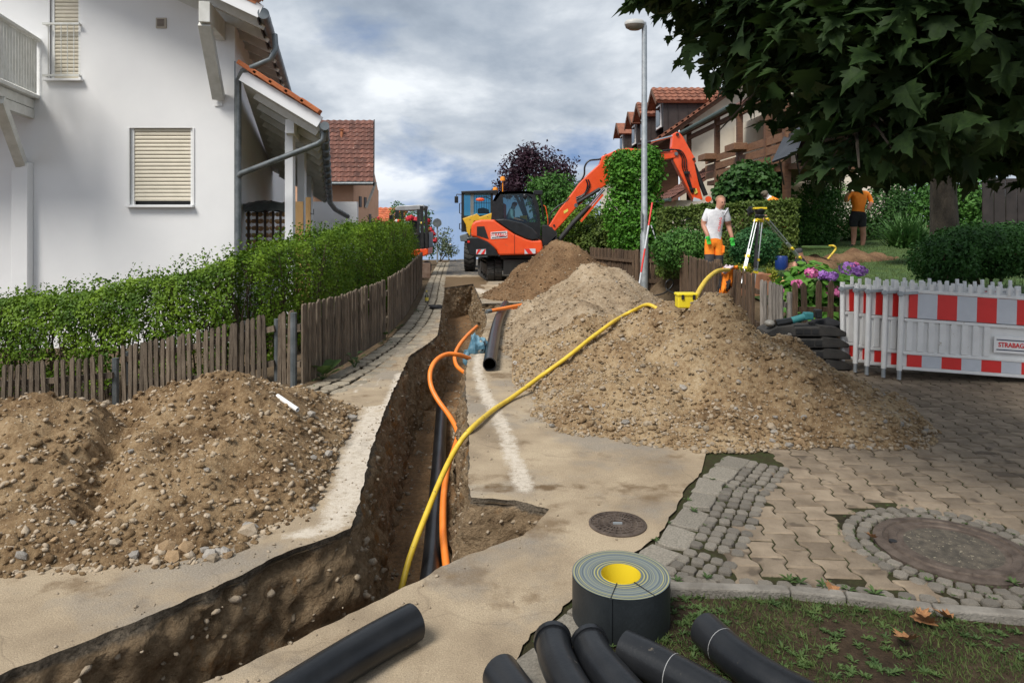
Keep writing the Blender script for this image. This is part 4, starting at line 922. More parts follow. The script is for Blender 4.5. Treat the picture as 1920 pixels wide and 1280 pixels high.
for k, Yc in enumerate((31.3, 35.1, 37.7, 41.9)):
    hw = .95; rz_ = 7.84; ez = 7.2; xf = 6.75; xe = EXr+(rz_-EZr)/SLr+.1
    d = MB()
    d.add([(xf, Yc-hw+.1, 6.0), (xf, Yc+hw-.1, 6.0), (xf, Yc+hw-.1, ez), (xf, Yc, rz_-.1), (xf, Yc-hw+.1, ez)], [(0, 1, 2, 3, 4)])
    xb = EXr+(ez-EZr)/SLr
    for s in (-1, 1): y = Yc+s*(hw-.1); d.add([(xf, y, 5.6), (xf, y, ez), (xb, y, ez)], [(0, 1, 2)])
    dm = d.build('dormer', darkclad, rh)
    for j in range(5):
        X = xf+.45*j+.2; zlo = EZr+(X-EXr)*SLr
        if zlo < ez: MB().beam((X, Yc-hw+.085, zlo), (X, Yc-hw+.085, ez), .03, .02, up=(1, 0, 0)).build('cladding_seam', darkclad, dm)
    for s in (-1, 1):
        y = Yc+s*(hw+.12); zz = ez-.12
        MB().slab(V(xf-.35, Yc, rz_), V(xe, Yc, rz_), V(xb+.0, y, zz), V(xf-.35, y, zz), .08).build('dormer_roof', MATS['brown_red_roof'], dm)
        if s < 0:
            L_ = xb-xf+.7; cnt = int(L_/.3); vv = V(0, hw+.12, rz_-zz)
            if k < 2: roof_tiles(dm, V(xf-.35, y, zz+.03), (1, 0, 0), vv, cnt+3, 4, .29, vv.length/4, M('aged_brown_red_tile', (.15, .055, .032), (.25, .098, .058), 5, .85, .3, 40, rnd=.25))
        MB().beam(V(xf-.36, Yc, rz_-.07), V(xf-.36, y, zz-.07), .04, .18).build('barge_board', brownwood, dm)
    MB().box((xf-.02, Yc, 6.55), (.05, .95, 1.05)).build('window_frame', white_pl, dm)
    MB().box((xf-.05, Yc, 6.55), (.03, .75, .85)).build('window_pane', glass('dark_pane', (.12, .15, .18)), dm)
# gallery with green gutter
MB().slab(V(6.7, 21, 5.2), V(6.7, 27.2, 5.2), V(9.2, 27.2, 6.6), V(9.2, 21, 6.6), .1).build('gallery_roof', tile_brown, rh)
MB().tube([V(6.65, 20.8, 5.22), V(6.65, 27.4, 5.22)], .085, 10).build('gallery_gutter', M('green_gutter', (.03, .055, .045), (.05, .08, .065), 6, .5), rh)
for Y in (27.0, 23.3, 21.0, 18.7, 17.4): MB().beam((7.0, Y, .6), (7.0, Y, 5.3 if Y > 20.5 else 5.5), .16, .16).build('gallery_post', brownwood, rh)
for z_ in (5.05,): MB().beam((7.0, 17.2, z_), (7.0, 27, z_), .12, .14).build('gallery_beam', brownwood, rh)
for z_ in (3.35, 3.62, 3.89): MB().beam((6.95, 17.2, z_), (6.95, 24.5, z_), .035, .22).build('gallery_board', M('mid_brown_board', (.13, .06, .028), (.20, .10, .05), 5, .7, stretch=(4, 1, 4)), rh)
for Y in (23.6, 20.6): MB().box((6.75, Y, 3.95), (.4, .9, .2)).build('flower_trough', MATS['mid_brown_board'], rh, bevel=.01)
MB().box((8.2, 20.8, 3.1), (2.4, 7.4, .15)).build('gallery_floor', brownwood, rh)
MB().box((9.6, 25, 3.2), (.2, 8.4, 5.2)).build('gallery_back_wall', cream, rh)
MB().box((9.48, 22.2, 4.1), (.06, .9, 1.3)).build('gallery_window', glass('dark_pane', (.1, .1, .1)), rh)
MB().box((9.47, 24.0, 4.0), (.06, .9, 2.0)).build('gallery_door', MATS['mid_brown_board'], rh)
sl = [V(5.9, 25.5, 2.55), V(5.9, 28.5, 2.55), V(8.2, 28.5, 4.0), V(8.2, 25.5, 4.0)]
MB().slab(*sl, .1).build('lower_roof', tile_brown, rh)
v_ = sl[3]-sl[0]; roof_tiles(rh, sl[0]+V(0, 0, .03), (0, 1, 0), v_, 10, 8, .3, v_.length/8, tile_brown)
MB().tube([V(5.86, 25.3, 2.55), V(5.86, 28.6, 2.55)], .07, 10).build('lower_gutter', MATS['green_gutter'], rh)
MB().box((7.3, 27.2, 1.5), (2.2, 2.8, 2.1)).build('lower_wall', cream, rh)
sp = thing('solar_panel', P(1470, 300, 17), 'dark glossy panel tilted on a frame at the timber gallery', 'panel')
MB().slab(P(1447, 303, 16.6), P(1490, 287, 16.2), P(1512, 232, 17.2), P(1476, 243, 17.6), .05).build('panel_face', M('dark_panel', (.018, .019, .023), (.028, .03, .035), 3, .25), sp)
for q in ((1462, 302), (1492, 290)): MB().tube([P(q[0], q[1], 16.7), P(q[0]+8, q[1]+45, 17)], .02, 6).build('support', black_m, sp)
# ---------------------------------------------------------------- fences
def picket_mesh(w_, h_, th, tip, mat):
    return MB().prism([(-w_/2, 0), (w_/2, 0), (w_/2, h_-tip), (w_*.28, h_-tip*.25), (0, h_), (-w_*.28, h_-tip*.25), (-w_/2, h_-tip)], -th/2, th/2).mesh('picket', mat)
def fence(label, path, spacing, w_, heights, mat, gap=0, tip=.03, group='picket fence sections', posts=(0, 1), rails=(.25, .72), drop=.0, lean=.02, th=.02):
    """path: ground points; heights: picket height at both ends"""
    path = [Vector(p) for p in path]; tot = sum((b-a).length for a, b in zip(path, path[1:])); root = thing('picket_fence', path[0], label, 'fence', group)
    cache = {}; acc = 0
    for a, b in zip(path, path[1:]):
        L_ = (b-a).length; d = (b-a)/L_; ang = math.atan2(d.y, d.x); n = int(L_/spacing); nn = V(-d.y, d.x, 0)
        for k in range(n):
            if gap and RND.random() < gap: continue
            t = (acc+(k+.5)*spacing)/tot; h_ = heights[0]+(heights[1]-heights[0])*t; hk = round(h_+RND.uniform(-.012, .012), 2)
            if hk not in cache: cache[hk] = picket_mesh(w_, hk, th, tip, mat)
            p = a+d*(k+.5)*spacing
            mw = Matrix.Translation((p.x, p.y, p.z+.03+drop)) @ Matrix.Rotation(ang, 4, 'Z') @ Euler((RND.gauss(0, .012), RND.gauss(0, lean), RND.gauss(0, .06))).to_matrix().to_4x4()
            new_obj('picket', cache[hk], root, mw=mw)
        for r_ in rails:
            h0 = heights[0]+(heights[1]-heights[0])*acc/tot; h1 = heights[0]+(heights[1]-heights[0])*(acc+L_)/tot
            MB().beam(a+V(0, 0, h0*r_+.03)+nn*.04, b+V(0, 0, h1*r_+.03)+nn*.04, .04, .06).build('rail', mat, root)
        acc += L_
    for t in posts:
        p = path[0] if t == 0 else path[-1]; h_ = heights[t]; d = (path[1]-path[0]).normalized(); nn = V(-d.y, d.x, 0)*.09
        MB().tube([p+nn+V(0, 0, -.3), p+nn+V(0, 0, h_*.94)], .035, 8).build('post', zinc if mat is fencewood else mat, root)
    return root
def fp(x, yb, z=0): return G(x, yb, z)
fence('low gappy section of grey-brown picket fence, at the far end from the street', [fp(-90, 786, -.48), fp(0, 780, -.45), fp(100, 778, -.42), fp(208, 772, -.38)], .082, .044, (.50, .60), fencewood, rails=(.6,))
fence('picket fence section standing behind the peak of the low lumpy soil heap', [fp(229, 768, -.38), fp(370, 752, -.25), fp(512, 728, -.1)], .066, .044, (.66, .775), fencewood, rails=(.3, .78))
fence('narrow picket fence section of five pickets between two wider sections', [fp(520, 728, -.08), fp(562, 722, -.04)], .052, .042, (.76, .78), fencewood, posts=())
fence('tall close-set picket fence section behind the broad leaved weeds', [fp(566, 726), fp(640, 690), fp(724, 636)], .062, .048, (.80, .83), fencewood, tip=.02)
fence('tall closed picket fence section leading up to the small excavator', [fp(727, 632), fp(762, 592), fp(791, 537)], .082, .078, (.83, .88), fencewood, tip=.012)
fence('brown picket fence section with an orange jacket hung over it', [V(3.52, 14.3, .05), V(3.35, 11.3, .05), V(3.12, 8.75, .05)], .092, .062, (.95, .93), fencebrown, posts=(0,), group='garden fence sections', rails=(.3, .75))
fence('short grey weathered fence section turning the corner by the hydrangea', [V(3.14, 8.62, .03), V(3.30, 8.28, .03)], .052, .046, (.90, .84), fencegrey, posts=(1,), group='garden fence sections')
fence('row of widely spaced pointed pickets in front of the pink hydrangea', [V(3.36, 8.3, .02), V(4.15, 8.32, .02)], .145, .062, (.90, .90), fencebrown, tip=.05, posts=(), group='garden fence sections', rails=(.62,), th=.03)
fence('closed brown fence section behind the brown soil heap', [V(3.05, 16.7, 0), V(2.15, 19.0, 0)], .10, .092, (.98, .98), fencebrown, tip=.02, group='garden fence sections')
fence('short brown fence piece ending at the excavator boom foot', [V(2.12, 19.15, 0), V(1.75, 20.3, 0)], .10, .09, (.85, .85), fencebrown, tip=.02, group='garden fence sections', posts=())
gt = thing('garden_gate', V(3.25, 16.2, 0), 'wooden garden gate of upright boards hung between two thick posts', 'gate')
for k in range(7): p = V(3.08+k*.088, 16.3-k*.03, 0); new_obj('board', picket_mesh(.075, .92, .02, .02, fencebrown), gt, mw=Matrix.Translation((p.x, p.y, .08)) @ Matrix.Rotation(RND.gauss(0, .02), 4, 'Y'))
for z_ in (.3, .78): MB().beam((3.04, 16.27, z_), (3.66, 16.08, z_), .03, .09).build('rail', fencebrown, gt)
for x_, y_ in ((3.0, 16.36), (3.74, 16.06)): MB().lathe([(.06, 0), (.06, .98), (.05, 1.03), (.0, 1.05)], 10, Matrix.Translation((x_, y_, 0))).build('post', fencebrown, gt, smooth=40)
for x_, y_, h_ in ((3.56, 14.2, 1.03), (3.42, 11.35, 1.02)): tag(MB().lathe([(.075, 0), (.075, h_-.07), (.06, h_-.01), (.0, h_)], 10, Matrix.Translation((x_, y_, .05))).build('fence_post', fencebrown, smooth=40), 'thick round topped wooden post '+('at the garden path opening' if y_ > 12 else 'behind the hanging orange jacket'), 'post')
dkf = thing('board_fence', P(1890, 410, 15), 'dark brown board fence beyond the maple trunk', 'fence')
for k in range(9): p = P(1852+k*22, 470, 15); MB().box((p.x, 15, 1.6), (.235, .03, 2.1)).build('board', darkclad, dkf)
# ---------------------------------------------------------------- pipes, conduits, hoses
def spline(pts, n=6):
    pts = [Vector(p) for p in pts]; out = []
    for i in range(len(pts)-1):
        p0, p1, p2, p3 = pts[max(i-1, 0)], pts[i], pts[i+1], pts[min(i+2, len(pts)-1)]
        for k in range(n):
            t = k/n; out.append(.5*((2*p1)+(p2-p0)*t+(2*p0-5*p1+4*p2-p3)*t*t+(3*p1-p0-3*p2+p3)*t**3))
    return out+[pts[-1]]
def hmax(x, y): return max(hf1(x, y) if 0 < x < 3.45 and 4.3 < y < 9.6 else -1, hf2(x, y) if -.35 < x < 3.1 and 7.6 < y < 14.6 else -1, 0)
def onpile(x, y, up=.055):
    Y = 3.5
    while Y < 15:
        p = P(x, y, Y)
        if p.z <= hmax(p.x, p.y)+up: return p
        Y += .02
    return P(x, y, 12)
pipe_dusty = M('dusty_black_pipe', (.008, .009, .011), (.017, .018, .020), 5, .30, .06, 90, spots=((.10, .085, .065), 17, .68), spec=.35)
def lay_pipe(label, pts, r, n=6, collar=None, ring=None, mat=pipe_dusty):
    path = spline(pts, n) if len(pts) > 2 else [Vector(p) for p in pts]
    root = thing('black_pipe', path[0]-V(0, 0, r), label, 'pipe', 'black plastic pipes on the site')
    MB().pipe(path, r, r*.86, 24).build('pipe_wall', mat, root, smooth=60)
    if collar: MB().pipe([path[0], path[min(2, len(path)-1)]] if len(path) < 6 else path[:3], r*1.10, r*1.0, 24).build('socket', mat, root, smooth=60)
    if ring:
        k = ring; d = (path[k+1]-path[k]).normalized(); MB().tube([path[k]-d*.0012, path[k]+d*.0012], r*1.004, 24, False).build('depth_mark', M('chalk_mark', (.3, .3, .3)), root)
    return root
lay_pipe('long straight black pipe lying on the asphalt beside the trench corner', [G(775, 1166, .072), G(610, 1262, .072), V(-1.35, 1.45, .072)], .072)
for lab, px, r, col, ring in (('black pipe bend with only its rounded end showing beside the flagstones', ((938, 1262), (985, 1330), (1040, 1420)), .068, None, None),
    ('black pipe bend with a socket, lying beside the flagstones', ((1036, 1198), (1045, 1238), (1082, 1310), (1150, 1400)), .066, True, None),
    ('black socketed pipe bend lying against the tape roll', ((1104, 1204), (1122, 1240), (1172, 1300), (1260, 1400)), .066, True, None),
    ('straight black pipe end with a pale depth ring in front of the tape roll', ((1172, 1216), (1262, 1262), (1380, 1330)), .066, None, 7),
    ('black pipe bend with a pale depth ring lying alone on the grass', ((1322, 1180), (1372, 1226), (1440, 1275), (1540, 1330)), .066, None, 5)):
    lay_pipe(lab, [G(x, y, .075) for x, y in px], r, 7, col, ring)
lay_pipe('black pipe laid along the floor of the trench', [G(828, 764, -.70), G(823, 860, -.70), G(815, 980, -.70), G(806, 1085, -.70), V(-.5, 3.5, -.70)], .068)
lay_pipe('black pipe lying on the road beside the trench under orange conduits', [G(918, 683, .078), G(927, 630, .078), G(936, 595, .078), G(948, 571, .078)], .078)
def hose(name, label, cat, pts, r, mat, n=7, group=None):
    return tag(MB().tube(spline(pts, n), r, 10).build(name, mat, smooth=60), label, cat, group)
hose('orange_conduit', 'long orange conduit looping out of the trench over the black pipe', 'conduit', [P(838,1070,4.6), P(831,1000,4.95), P(832,930,5.5), P(840,875,6.2), P(852,840,6.7), P(858,812,7.0), P(845,783,7.3), P(820,748,7.5), P(808,722,7.6), P(807,696,7.7), P(818,675,7.9), P(838,664,8.1), P(860,665,8.2), P(880,672,8.4)], .027, orange_pl, group='orange conduits')
hose('orange_conduit', 'short curved orange conduit standing in the trench behind the blue bag', 'conduit', [P(894,612,11.0), P(878,627,10.4), P(862,646,9.9), P(853,665,9.5), P(855,683,9.1), P(866,695,8.9), P(880,703,8.7)], .027, orange_pl, group='orange conduits')
for k, (a, b_, lab) in enumerate(((G(919, 583, .19), G(1003, 567, .22), 'straight orange conduit with a grey end cap lying across the black pipe'), (G(960, 577, .03), G(1000, 571, .05), 'second orange conduit half buried beside the capped one'))):
    cd = thing('orange_conduit', a, lab, 'conduit', 'orange conduits'); MB().tube([a, b_], .032, 10).build('conduit_wall', orange_pl, cd, smooth=60)
    if not k: MB().tube([a-(b_-a).normalized()*.09, a+(b_-a).normalized()*.02], .035, 10).build('end_cap', zinc, cd, smooth=60)
hp = [P(752,1106,4.35), P(770,1040,4.5), P(800,962,4.75), P(832,885,5.05), P(858,836,5.3), G(884,803,.035), G(925,768,.03), G(960,745,.03), onpile(1010,708), onpile(1035,690), onpile(1060,672), onpile(1083,654), onpile(1105,636), onpile(1128,619), onpile(1150,603), onpile(1172,590), onpile(1192,580), onpile(1214,571), onpile(1236,572)+V(0, .1, -.05)]
hose('yellow_hose', 'long yellow hose running from the trench up over the tan soil heap', 'hose', hp, .021, yellow_pl)
yb = onpile(1290, 580, .0); bx = thing('yellow_box', yb, 'small yellow plastic box with black latches on top of the soil heap', 'box')
MB().box(yb+V(0, .08, .07), (.19, .14, .12)).build('box_body', M('yellow_box', (.78, .62, .02), rough=.5), bx, bevel=.012)
MB().box(yb+V(0, .08, .142), (.205, .155, .03)).build('lid', MATS['yellow_box'], bx, bevel=.01)
for dx in (-.05, .06): MB().box(yb+V(dx, .003, .12), (.025, .012, .045)).build('latch', black_m, bx)
hose('yellow_hose', 'short yellow hose rising from the yellow box to the picket fence', 'hose', [P(1296,580,yb.y), P(1303,562,yb.y+.15), P(1314,540,yb.y+.6), P(1328,521,yb.y+1.0), P(1346,508,yb.y+1.5), P(1366,506,yb.y+2.2)], .026, yellow_pl)
# blue bag over the trench rim
m = MB().ball((0, 0, 0), 1, 28, (1, 1, 1)); c = P(893, 652, 8.9)
m.v = [(c.x+v[0]*.165*(1+.35*n3(v[0]*2, v[1]*2, v[2]*2)), c.y+v[1]*.24*(1+.3*n3(v[0]*2, v[1]*2, 5)), c.z+v[2]*.15*(1+.4*n3(v[0]*3, v[1]*3, v[2]*3+3))+.06*n3(v[0]*6, v[1]*6, v[2]*6)-(.12 if v[0] < -.5 else 0)) for v in m.v]
tag(m.build('blue_bag', M('blue_plastic_sheet', (.05, .13, .19), (.16, .30, .38), 5, .45, .8, 14, spots=((.40, .36, .30), 8, .60)), smooth=35), 'crumpled dusty blue plastic bag hanging over the trench edge', 'bag')
b = thing('bottle', G(800, 568), 'small clear bottle with a yellow label standing on the gutter setts', 'bottle')
MB().lathe([(.035, 0), (.037, .01), (.037, .15), (.014, .20), (.014, .25), (0, .25)], 14).build('glass_body', glass('bottle_glass', (.75, .8, .75)), b, smooth=40, local=True)
MB().tube([(0, 0, .05), (0, 0, .12)], .0385, 14, False).build('paper_label', M('yellow_label', (.75, .6, .1)), b, smooth=40, local=True); MB().lathe([(.016, .235), (.016, .262), (0, .262)], 12).build('cap', MATS['yellow_label'], b, local=True)
g_ = MB().ball(G(815, 579)+V(0, 0, .04), .1, 12, (1.3, .7, .4), .8, 4); tag(g_.build('work_glove', black_cloth, smooth=50), 'black work glove dropped on the gutter setts past the bottle', 'glove')
# tape roll
tr = thing('tape_roll', G(1164, 1157), 'big dark grey roll of warning tape with a yellow core standing on the flagstones', 'tape roll')
tape_dk = M('tape_outside', (.010, .013, .015), (.018, .022, .025), 6, .5, .1, 60)
def tape_top():
    m, t, N, L, b = nodes_of('wound_tape_edge'); b.inputs['Roughness'].default_value = .5
    tc = N.new('ShaderNodeTexCoord'); s = N.new('ShaderNodeSeparateXYZ'); L.new(tc.outputs['Object'], s.inputs[0]); x = N.new('ShaderNodeVectorMath'); x.operation = 'LENGTH'
    cb = N.new('ShaderNodeCombineXYZ'); L.new(s.outputs[0], cb.inputs[0]); L.new(s.outputs[1], cb.inputs[1]); L.new(cb.outputs[0], x.inputs[0])
    nz = N.new('ShaderNodeTexNoise'); nz.noise_dimensions = '1D'; nz.inputs['Scale'].default_value = 140; nz.inputs['Detail'].default_value = 4; L.new(x.outputs['Value'], nz.inputs['W'])
    r = N.new('ShaderNodeValToRGB'); e = r.color_ramp.elements; e[0].position = .42; e[0].color = (.07, .09, .10, 1); e[1].position = .72; e[1].color = (.42, .36, .06, 1); q = e.new(.56); q.color = (.17, .20, .20, 1)
    L.new(nz.outputs[0], r.inputs[0]); L.new(r.outputs[0], b.inputs['Base Color']); return m
R0, Ri, Ht = .203, .083, .185
MB().tube([(0, 0, 0), (0, 0, Ht-.002)], R0, 64, False).build('outer_layer', tape_dk, tr, smooth=40, local=True)
v = MB(); n_ = 64
v.v = [(r_*math.cos(6.28319*j/n_), r_*math.sin(6.28319*j/n_), Ht-.003*(r_ < R0-.01)) for r_ in (Ri, R0) for j in range(n_)]; v.f = [(j, (j+1) % n_, n_+(j+1) % n_, n_+j) for j in range(n_)]
v.build('wound_edge', tape_top(), tr, local=True)
v = MB().tube([(0, 0, 0), (0, 0, Ht)], Ri, 48, False); v.build('yellow_core', M('yellow_core', (.72, .55, .02), rough=.6), tr, smooth=40, local=True)
MB().prism([(-.006, 0), (.006, 0), (.006, Ht), (-.006, Ht)], -R0-.006, -R0+.004, Matrix.Rotation(-.35, 4, 'Z')).build('tape_end', tape_dk, tr, local=True)
for a in (-.35, .55): MB().box((0, -(R0+Ri)/2, Ht+.0005), (.003, R0-Ri, .003), Matrix.Rotation(a, 4, 'Z')).build('slit', black_m, tr, local=True)
# ---------------------------------------------------------------- excavators and loader
def k3(x, y, Y): return P(840+x/6.097, 330+y/6.097, Y)
def k4(x, y, Y): return P(1000+x/5.12, 230+y/5.12, Y)
def poly(fn, pts, Y): return [(fn(x, y, Y).x, fn(x, y, Y).z) for x, y in pts]
ex = thing('excavator', V(-.2, 20.3, 0), 'orange tracked excavator reaching its boom over the garden hedge', 'excavator')
YN = 19.35
body = MB().prism(poly(k3, [(262,690),(262,600),(275,545),(310,515),(375,500),(525,500),(640,580),(760,660),(900,720),(960,735),(1072,735),(1088,830),(1060,882),(990,896),(578,906),(555,850),(490,790),(410,745),(330,705)], YN), YN, YN+2.0)
body.build('engine_housing', kub, ex, bevel=.05)
MB().prism(poly(k3, [(528,498),(640,490),(720,505),(850,535),(960,595),(1022,660),(1040,722),(960,733),(900,718),(760,655),(640,578)], YN-.02), YN-.02, YN+.75).build('side_cover', black_pl, ex, bevel=.03)
MB().prism(poly(k3, [(213,720),(225,703),(335,700),(450,748),(530,815),(582,912),(330,918),(250,906),(213,800)], YN-.03), YN-.03, YN+2.1).build('counterweight', black_pl, ex, bevel=.04)
MB().prism(poly(k3, [(330,577),(415,575),(465,720),(330,680)], YN-.012), YN-.012, YN+.02).build('vent_grille', black_m, ex)
for xx in (760,): MB().beam(k3(xx, 668, YN-.004), k3(xx, 895, YN-.004), .008, .012).build('panel_joint', black_m, ex)
dec = MB().prism(poly(k3, [(488,642),(676,628),(678,706),(490,720)], YN-.014), YN-.014, YN-.004).build('decal', white_sign, ex)
for y0_ in (650, 700): MB().prism(poly(k3, [(500,y0_),(666,y0_-12),(666,y0_-3),(500,y0_+9)], YN-.020), YN-.020, YN-.015).build('stripe', navy_txt, dec)
tm = text_mesh('STRABAG', .135, red_txt); cpt = k3(583, 674, YN-.018)
new_obj('lettering', tm, dec, mw=Matrix.Translation(cpt) @ Matrix.Rotation(math.radians(4), 4, 'Y') @ Matrix.Rotation(math.radians(90), 4, 'X') @ Matrix.Diagonal((.78, 1, 1, 1)))
for quad, cw in (([(322,840),(433,836),(433,893),(322,897)], 1), ([(875,832),(1000,830),(1000,886),(875,890)], -1)):
    pl = MB().prism(poly(k3, quad, YN-.045), YN-.045, YN-.032).build('warning_plate', white_film, ex)
    (xa, ya), (xb, yb_) = quad[0], quad[2]; w_ = (xb-xa)
    for s in ((0, .33), (.66, 1.0)) if cw > 0 else ((.15, .6),):
        xs = [xa+w_*s[0], xa+w_*s[1]]; q = [(xs[0]+(20 if cw > 0 else -20), ya), (min(xb, xs[1]+20*cw), ya), (max(xa, xs[1]-20*cw), yb_), (max(xa, xs[0]-20*cw), yb_)]
        q = [(min(max(x, xa), xb), y) for x, y in q]; MB().prism(poly(k3, q, YN-.05), YN-.05, YN-.046).build('red_stripe', red_film, pl)
MB().prism(poly(k3, [(222,738),(248,738),(248,762),(222,762)], YN-.04), YN-.05, YN-.02).build('tail_light', red_film, ex)
# cab
CY = 20.15; cabglass = glass('cab_glass', (.42, .55, .56))
co = poly(k3, [(492,500),(512,285),(545,215),(592,180),(900,170),(965,182),(995,220),(1035,335),(1062,560),(1050,720),(760,720)], CY); ci = poly(k3, [(640,510),(622,208),(900,206),(958,242),(1014,420),(1026,526),(930,530),(760,560)], CY)
for Y in (CY, CY+1.0):
    fr = MB()
    v2, ts = cdt(co, [ci], []); fr.add([(p[0], Y, p[1]) for p in v2], ts); fr.add([(p[0], Y+.06, p[1]) for p in v2], ts)
    for lp in (co, ci):
        for a, b_ in zip(lp, lp[1:]+lp[:1]): fr.add([(a[0], Y, a[1]), (b_[0], Y, b_[1]), (b_[0], Y+.06, b_[1]), (a[0], Y+.06, a[1])], [(0, 1, 2, 3)])
    fr.build('cab_frame', black_pl, ex)
MB().prism(poly(k3, [(512,285),(545,215),(592,180),(900,170),(965,182),(995,215),(900,200),(600,208),(545,290)], CY), CY, CY+1.06).build('cab_roof', black_pl, ex)
MB().prism(poly(k3, [(492,500),(512,285),(545,240),(600,240),(610,500)], CY+.07), CY+.07, CY+.99).build('cab_rear', black_pl, ex)
for Y in (CY+.03, CY+1.03): MB().add([(p[0], Y, p[1]) for p in ci], [tuple(range(len(ci)))]).build('cab_glass', cabglass, ex)
MB().prism(poly(k3, [(640,310),(665,330),(668,500),(630,500),(628,320)], CY+.3), CY+.3, CY+.75).build('seat', kub, ex, bevel=.02)
MB().prism(poly(k3, [(700,480),(800,468),(900,500),(920,540),(700,540)], CY+.2), CY+.2, CY+.6).build('console', black_pl, ex, bevel=.02)
MB().prism(poly(k3, [(822,455),(905,452),(905,505),(822,500)], CY+.8), CY+.8, CY+.9).build('yellow_case', MATS['yellow_box'], ex)
MB().prism(poly(k3, [(985,165),(1083,165),(1080,215),(990,210)], CY+.1), CY+.1, CY+.9).build('work_lamp', black_pl, ex, bevel=.01)
MB().tube([k3(1040,215,CY+.2), k3(1068,300,CY+.2), k3(1095,520,CY+.2)], .03, 8).build('front_guard', black_m, ex)
MB().tube([k3(1090,335,CY+.1), k3(1115,350,CY+.1), k3(1140,480,CY+.1), k3(1145,560,CY+.1)], .014, 6).build('orange_handle', kub, ex)
MB().ball(k3(878,235,CY-.05), .085, 10, (.7, .3, 1)).build('mirror', black_pl, ex, smooth=60)
# slewing frame and tracks
MB().prism(poly(k3, [(590,900),(1050,890),(1180,780),(1240,640),(1250,760),(1090,830),(1090,940),(600,945)], 20.0), 19.7, 20.8).build('slew_frame', black_m, ex, bevel=.02)
MB().prism(poly(k3, [(1075,560),(1140,560),(1245,640),(1255,760),(1080,830)], 20.0), 19.95, 20.45).build('boom_bracket', black_m, ex, bevel=.02)
trm = Matrix.Translation((-.50, 19.62, 0)) @ Matrix.Rotation(math.radians(8.5), 4, 'Z')
def track(off):
    L_, r = 2.7, .30; pts = []
    for k in range(9): a = math.pi/2+math.pi*k/8; pts.append((r+r*math.cos(a), r+r*math.sin(a)))
    for k in range(9): a = -math.pi/2+math.pi*k/8; pts.append((L_-r+r*math.cos(a), r+r*math.sin(a)))
    sw = Matrix(((0, 1, 0, 0), (1, 0, 0, 0), (0, 0, 1, 0), (0, 0, 0, 1)))
    t = MB(); n = len(pts); ins = [(L_/2+(x-L_/2)*.965, r+(z-r)*.84) for x, z in pts]
    for ring_, (xa, xb) in ((pts, (-.225, .225)),):
        for i in range(n):
            j = (i+1) % n
            o1, o2, i1, i2 = pts[i], pts[j], ins[i], ins[j]
            vs = [(x, p[0], p[1]) for x in (xa, xb) for p in (o1, o2, i2, i1)]; t.add(vs, [(0, 1, 2, 3), (7, 6, 5, 4), (0, 4, 5, 1), (3, 2, 6, 7)])
    M_ = trm @ Matrix.Translation((off, 0, 0)); t.v = [tuple(M_ @ Vector(q)) for q in t.v]
    to = t.build('track', rubber, ex, bevel=.015)
    for k in range(11):
        if k < 7: a = math.pi*.62+math.pi*.9*k/7; c_ = (r+(r+.01)*math.cos(a), r+(r+.01)*math.sin(a)); ang = a
        else: c_ = (L_*(k-6)/5.5, 2*r+.01); ang = math.pi/2
        for s in (-1, 1): MB().box((0, 0, 0), (.2, .05, .12), M_ @ Matrix.Translation((s*.115, c_[0], c_[1]+(.02*s))) @ Matrix.Rotation(ang-math.pi, 4, 'X') @ Matrix.Rotation(s*.12, 4, 'Y')).build('tread_lug', rubber, to, bevel=.01)
    MB().box((0, L_/2, r), (.30, L_-.9, .30), M_).build('track_frame', black_m, ex)
    for y_ in (r, L_-r, L_*.4, L_*.6): MB().tube([M_ @ V(-.16, y_, r if y_ in (r, L_-r) else .14), M_ @ V(.16, y_, r if y_ in (r, L_-r) else .14)], .2 if y_ in (r, L_-r) else .09, 14).build('roller', rubber, ex)
track(0); track(1.72)
MB().box((.86, 1.35, .5), (1.3, 1.6, .32), trm).build('undercarriage', black_m, ex)
MB().box((.86, -.12, .42), (1.25, .08, .42), trm).beam(trm @ V(.5, .0, .45), trm @ V(.5, .8, .5), .1, .12).build('dozer_blade', black_m, ex, bevel=.01)
# boom, arm, rams and hoses
BY = 20.2
boom_up = [(140,1000),(150,985),(250,830),(330,730),(430,590),(530,490),(630,400),(655,325),(720,300),(800,262),(900,250),(1010,262),(1180,285),(1345,285)]
boom_lo = [(1375,320),(1345,345),(1200,370),(1060,372),(930,400),(800,500),(680,612),(540,700),(395,832),(290,952),(205,1042),(165,1040)]
MB().prism(poly(k4, boom_up+boom_lo, BY), BY-.17, BY+.17).build('boom', kub, ex, bevel=.025)
MB().prism(poly(k4, [(1318,240),(1330,115),(1365,95),(1395,105),(1425,140),(1480,240),(1543,350),(1550,380),(1535,400),(1570,560),(1615,742),(1530,756),(1430,560),(1335,372)], BY), BY-.15, BY+.15).build('arm', kub, ex, bevel=.02)
MB().prism(poly(k4, [(1540,715),(1600,735),(1612,752),(1532,756)], BY-.16), BY-.158, BY-.150).build('white_plate', white_film, ex)
for (x_, y_), r_ in (((168,1015),.045), ((195,985),.03), ((405,795),.06), ((1357,305),.055), ((1370,120),.045), ((1527,355),.04)): p = k4(x_, y_, BY); MB().tube([p+V(0, -.20, 0), p+V(0, .2, 0)], r_, 14).build('pin', black_m if r_ < .055 else zinc, ex)
MB().tube([k4(1000,215,BY-.05), k4(1125,185,BY-.05)], .05, 10).build('arm_ram', black_m, ex); MB().tube([k4(1120,187,BY-.05), k4(1345,128,BY-.05)], .033, 12).build('arm_ram_rod', steel, ex)
MB().tube([k4(250,1125,BY-.1), k4(385,960,BY-.1), k4(540,800,BY-.1)], .075, 12).build('boom_ram', black_m, ex); MB().tube([k4(535,803,BY-.1), k4(680,640,BY-.1)], .04, 12).build('boom_ram_rod', steel, ex)
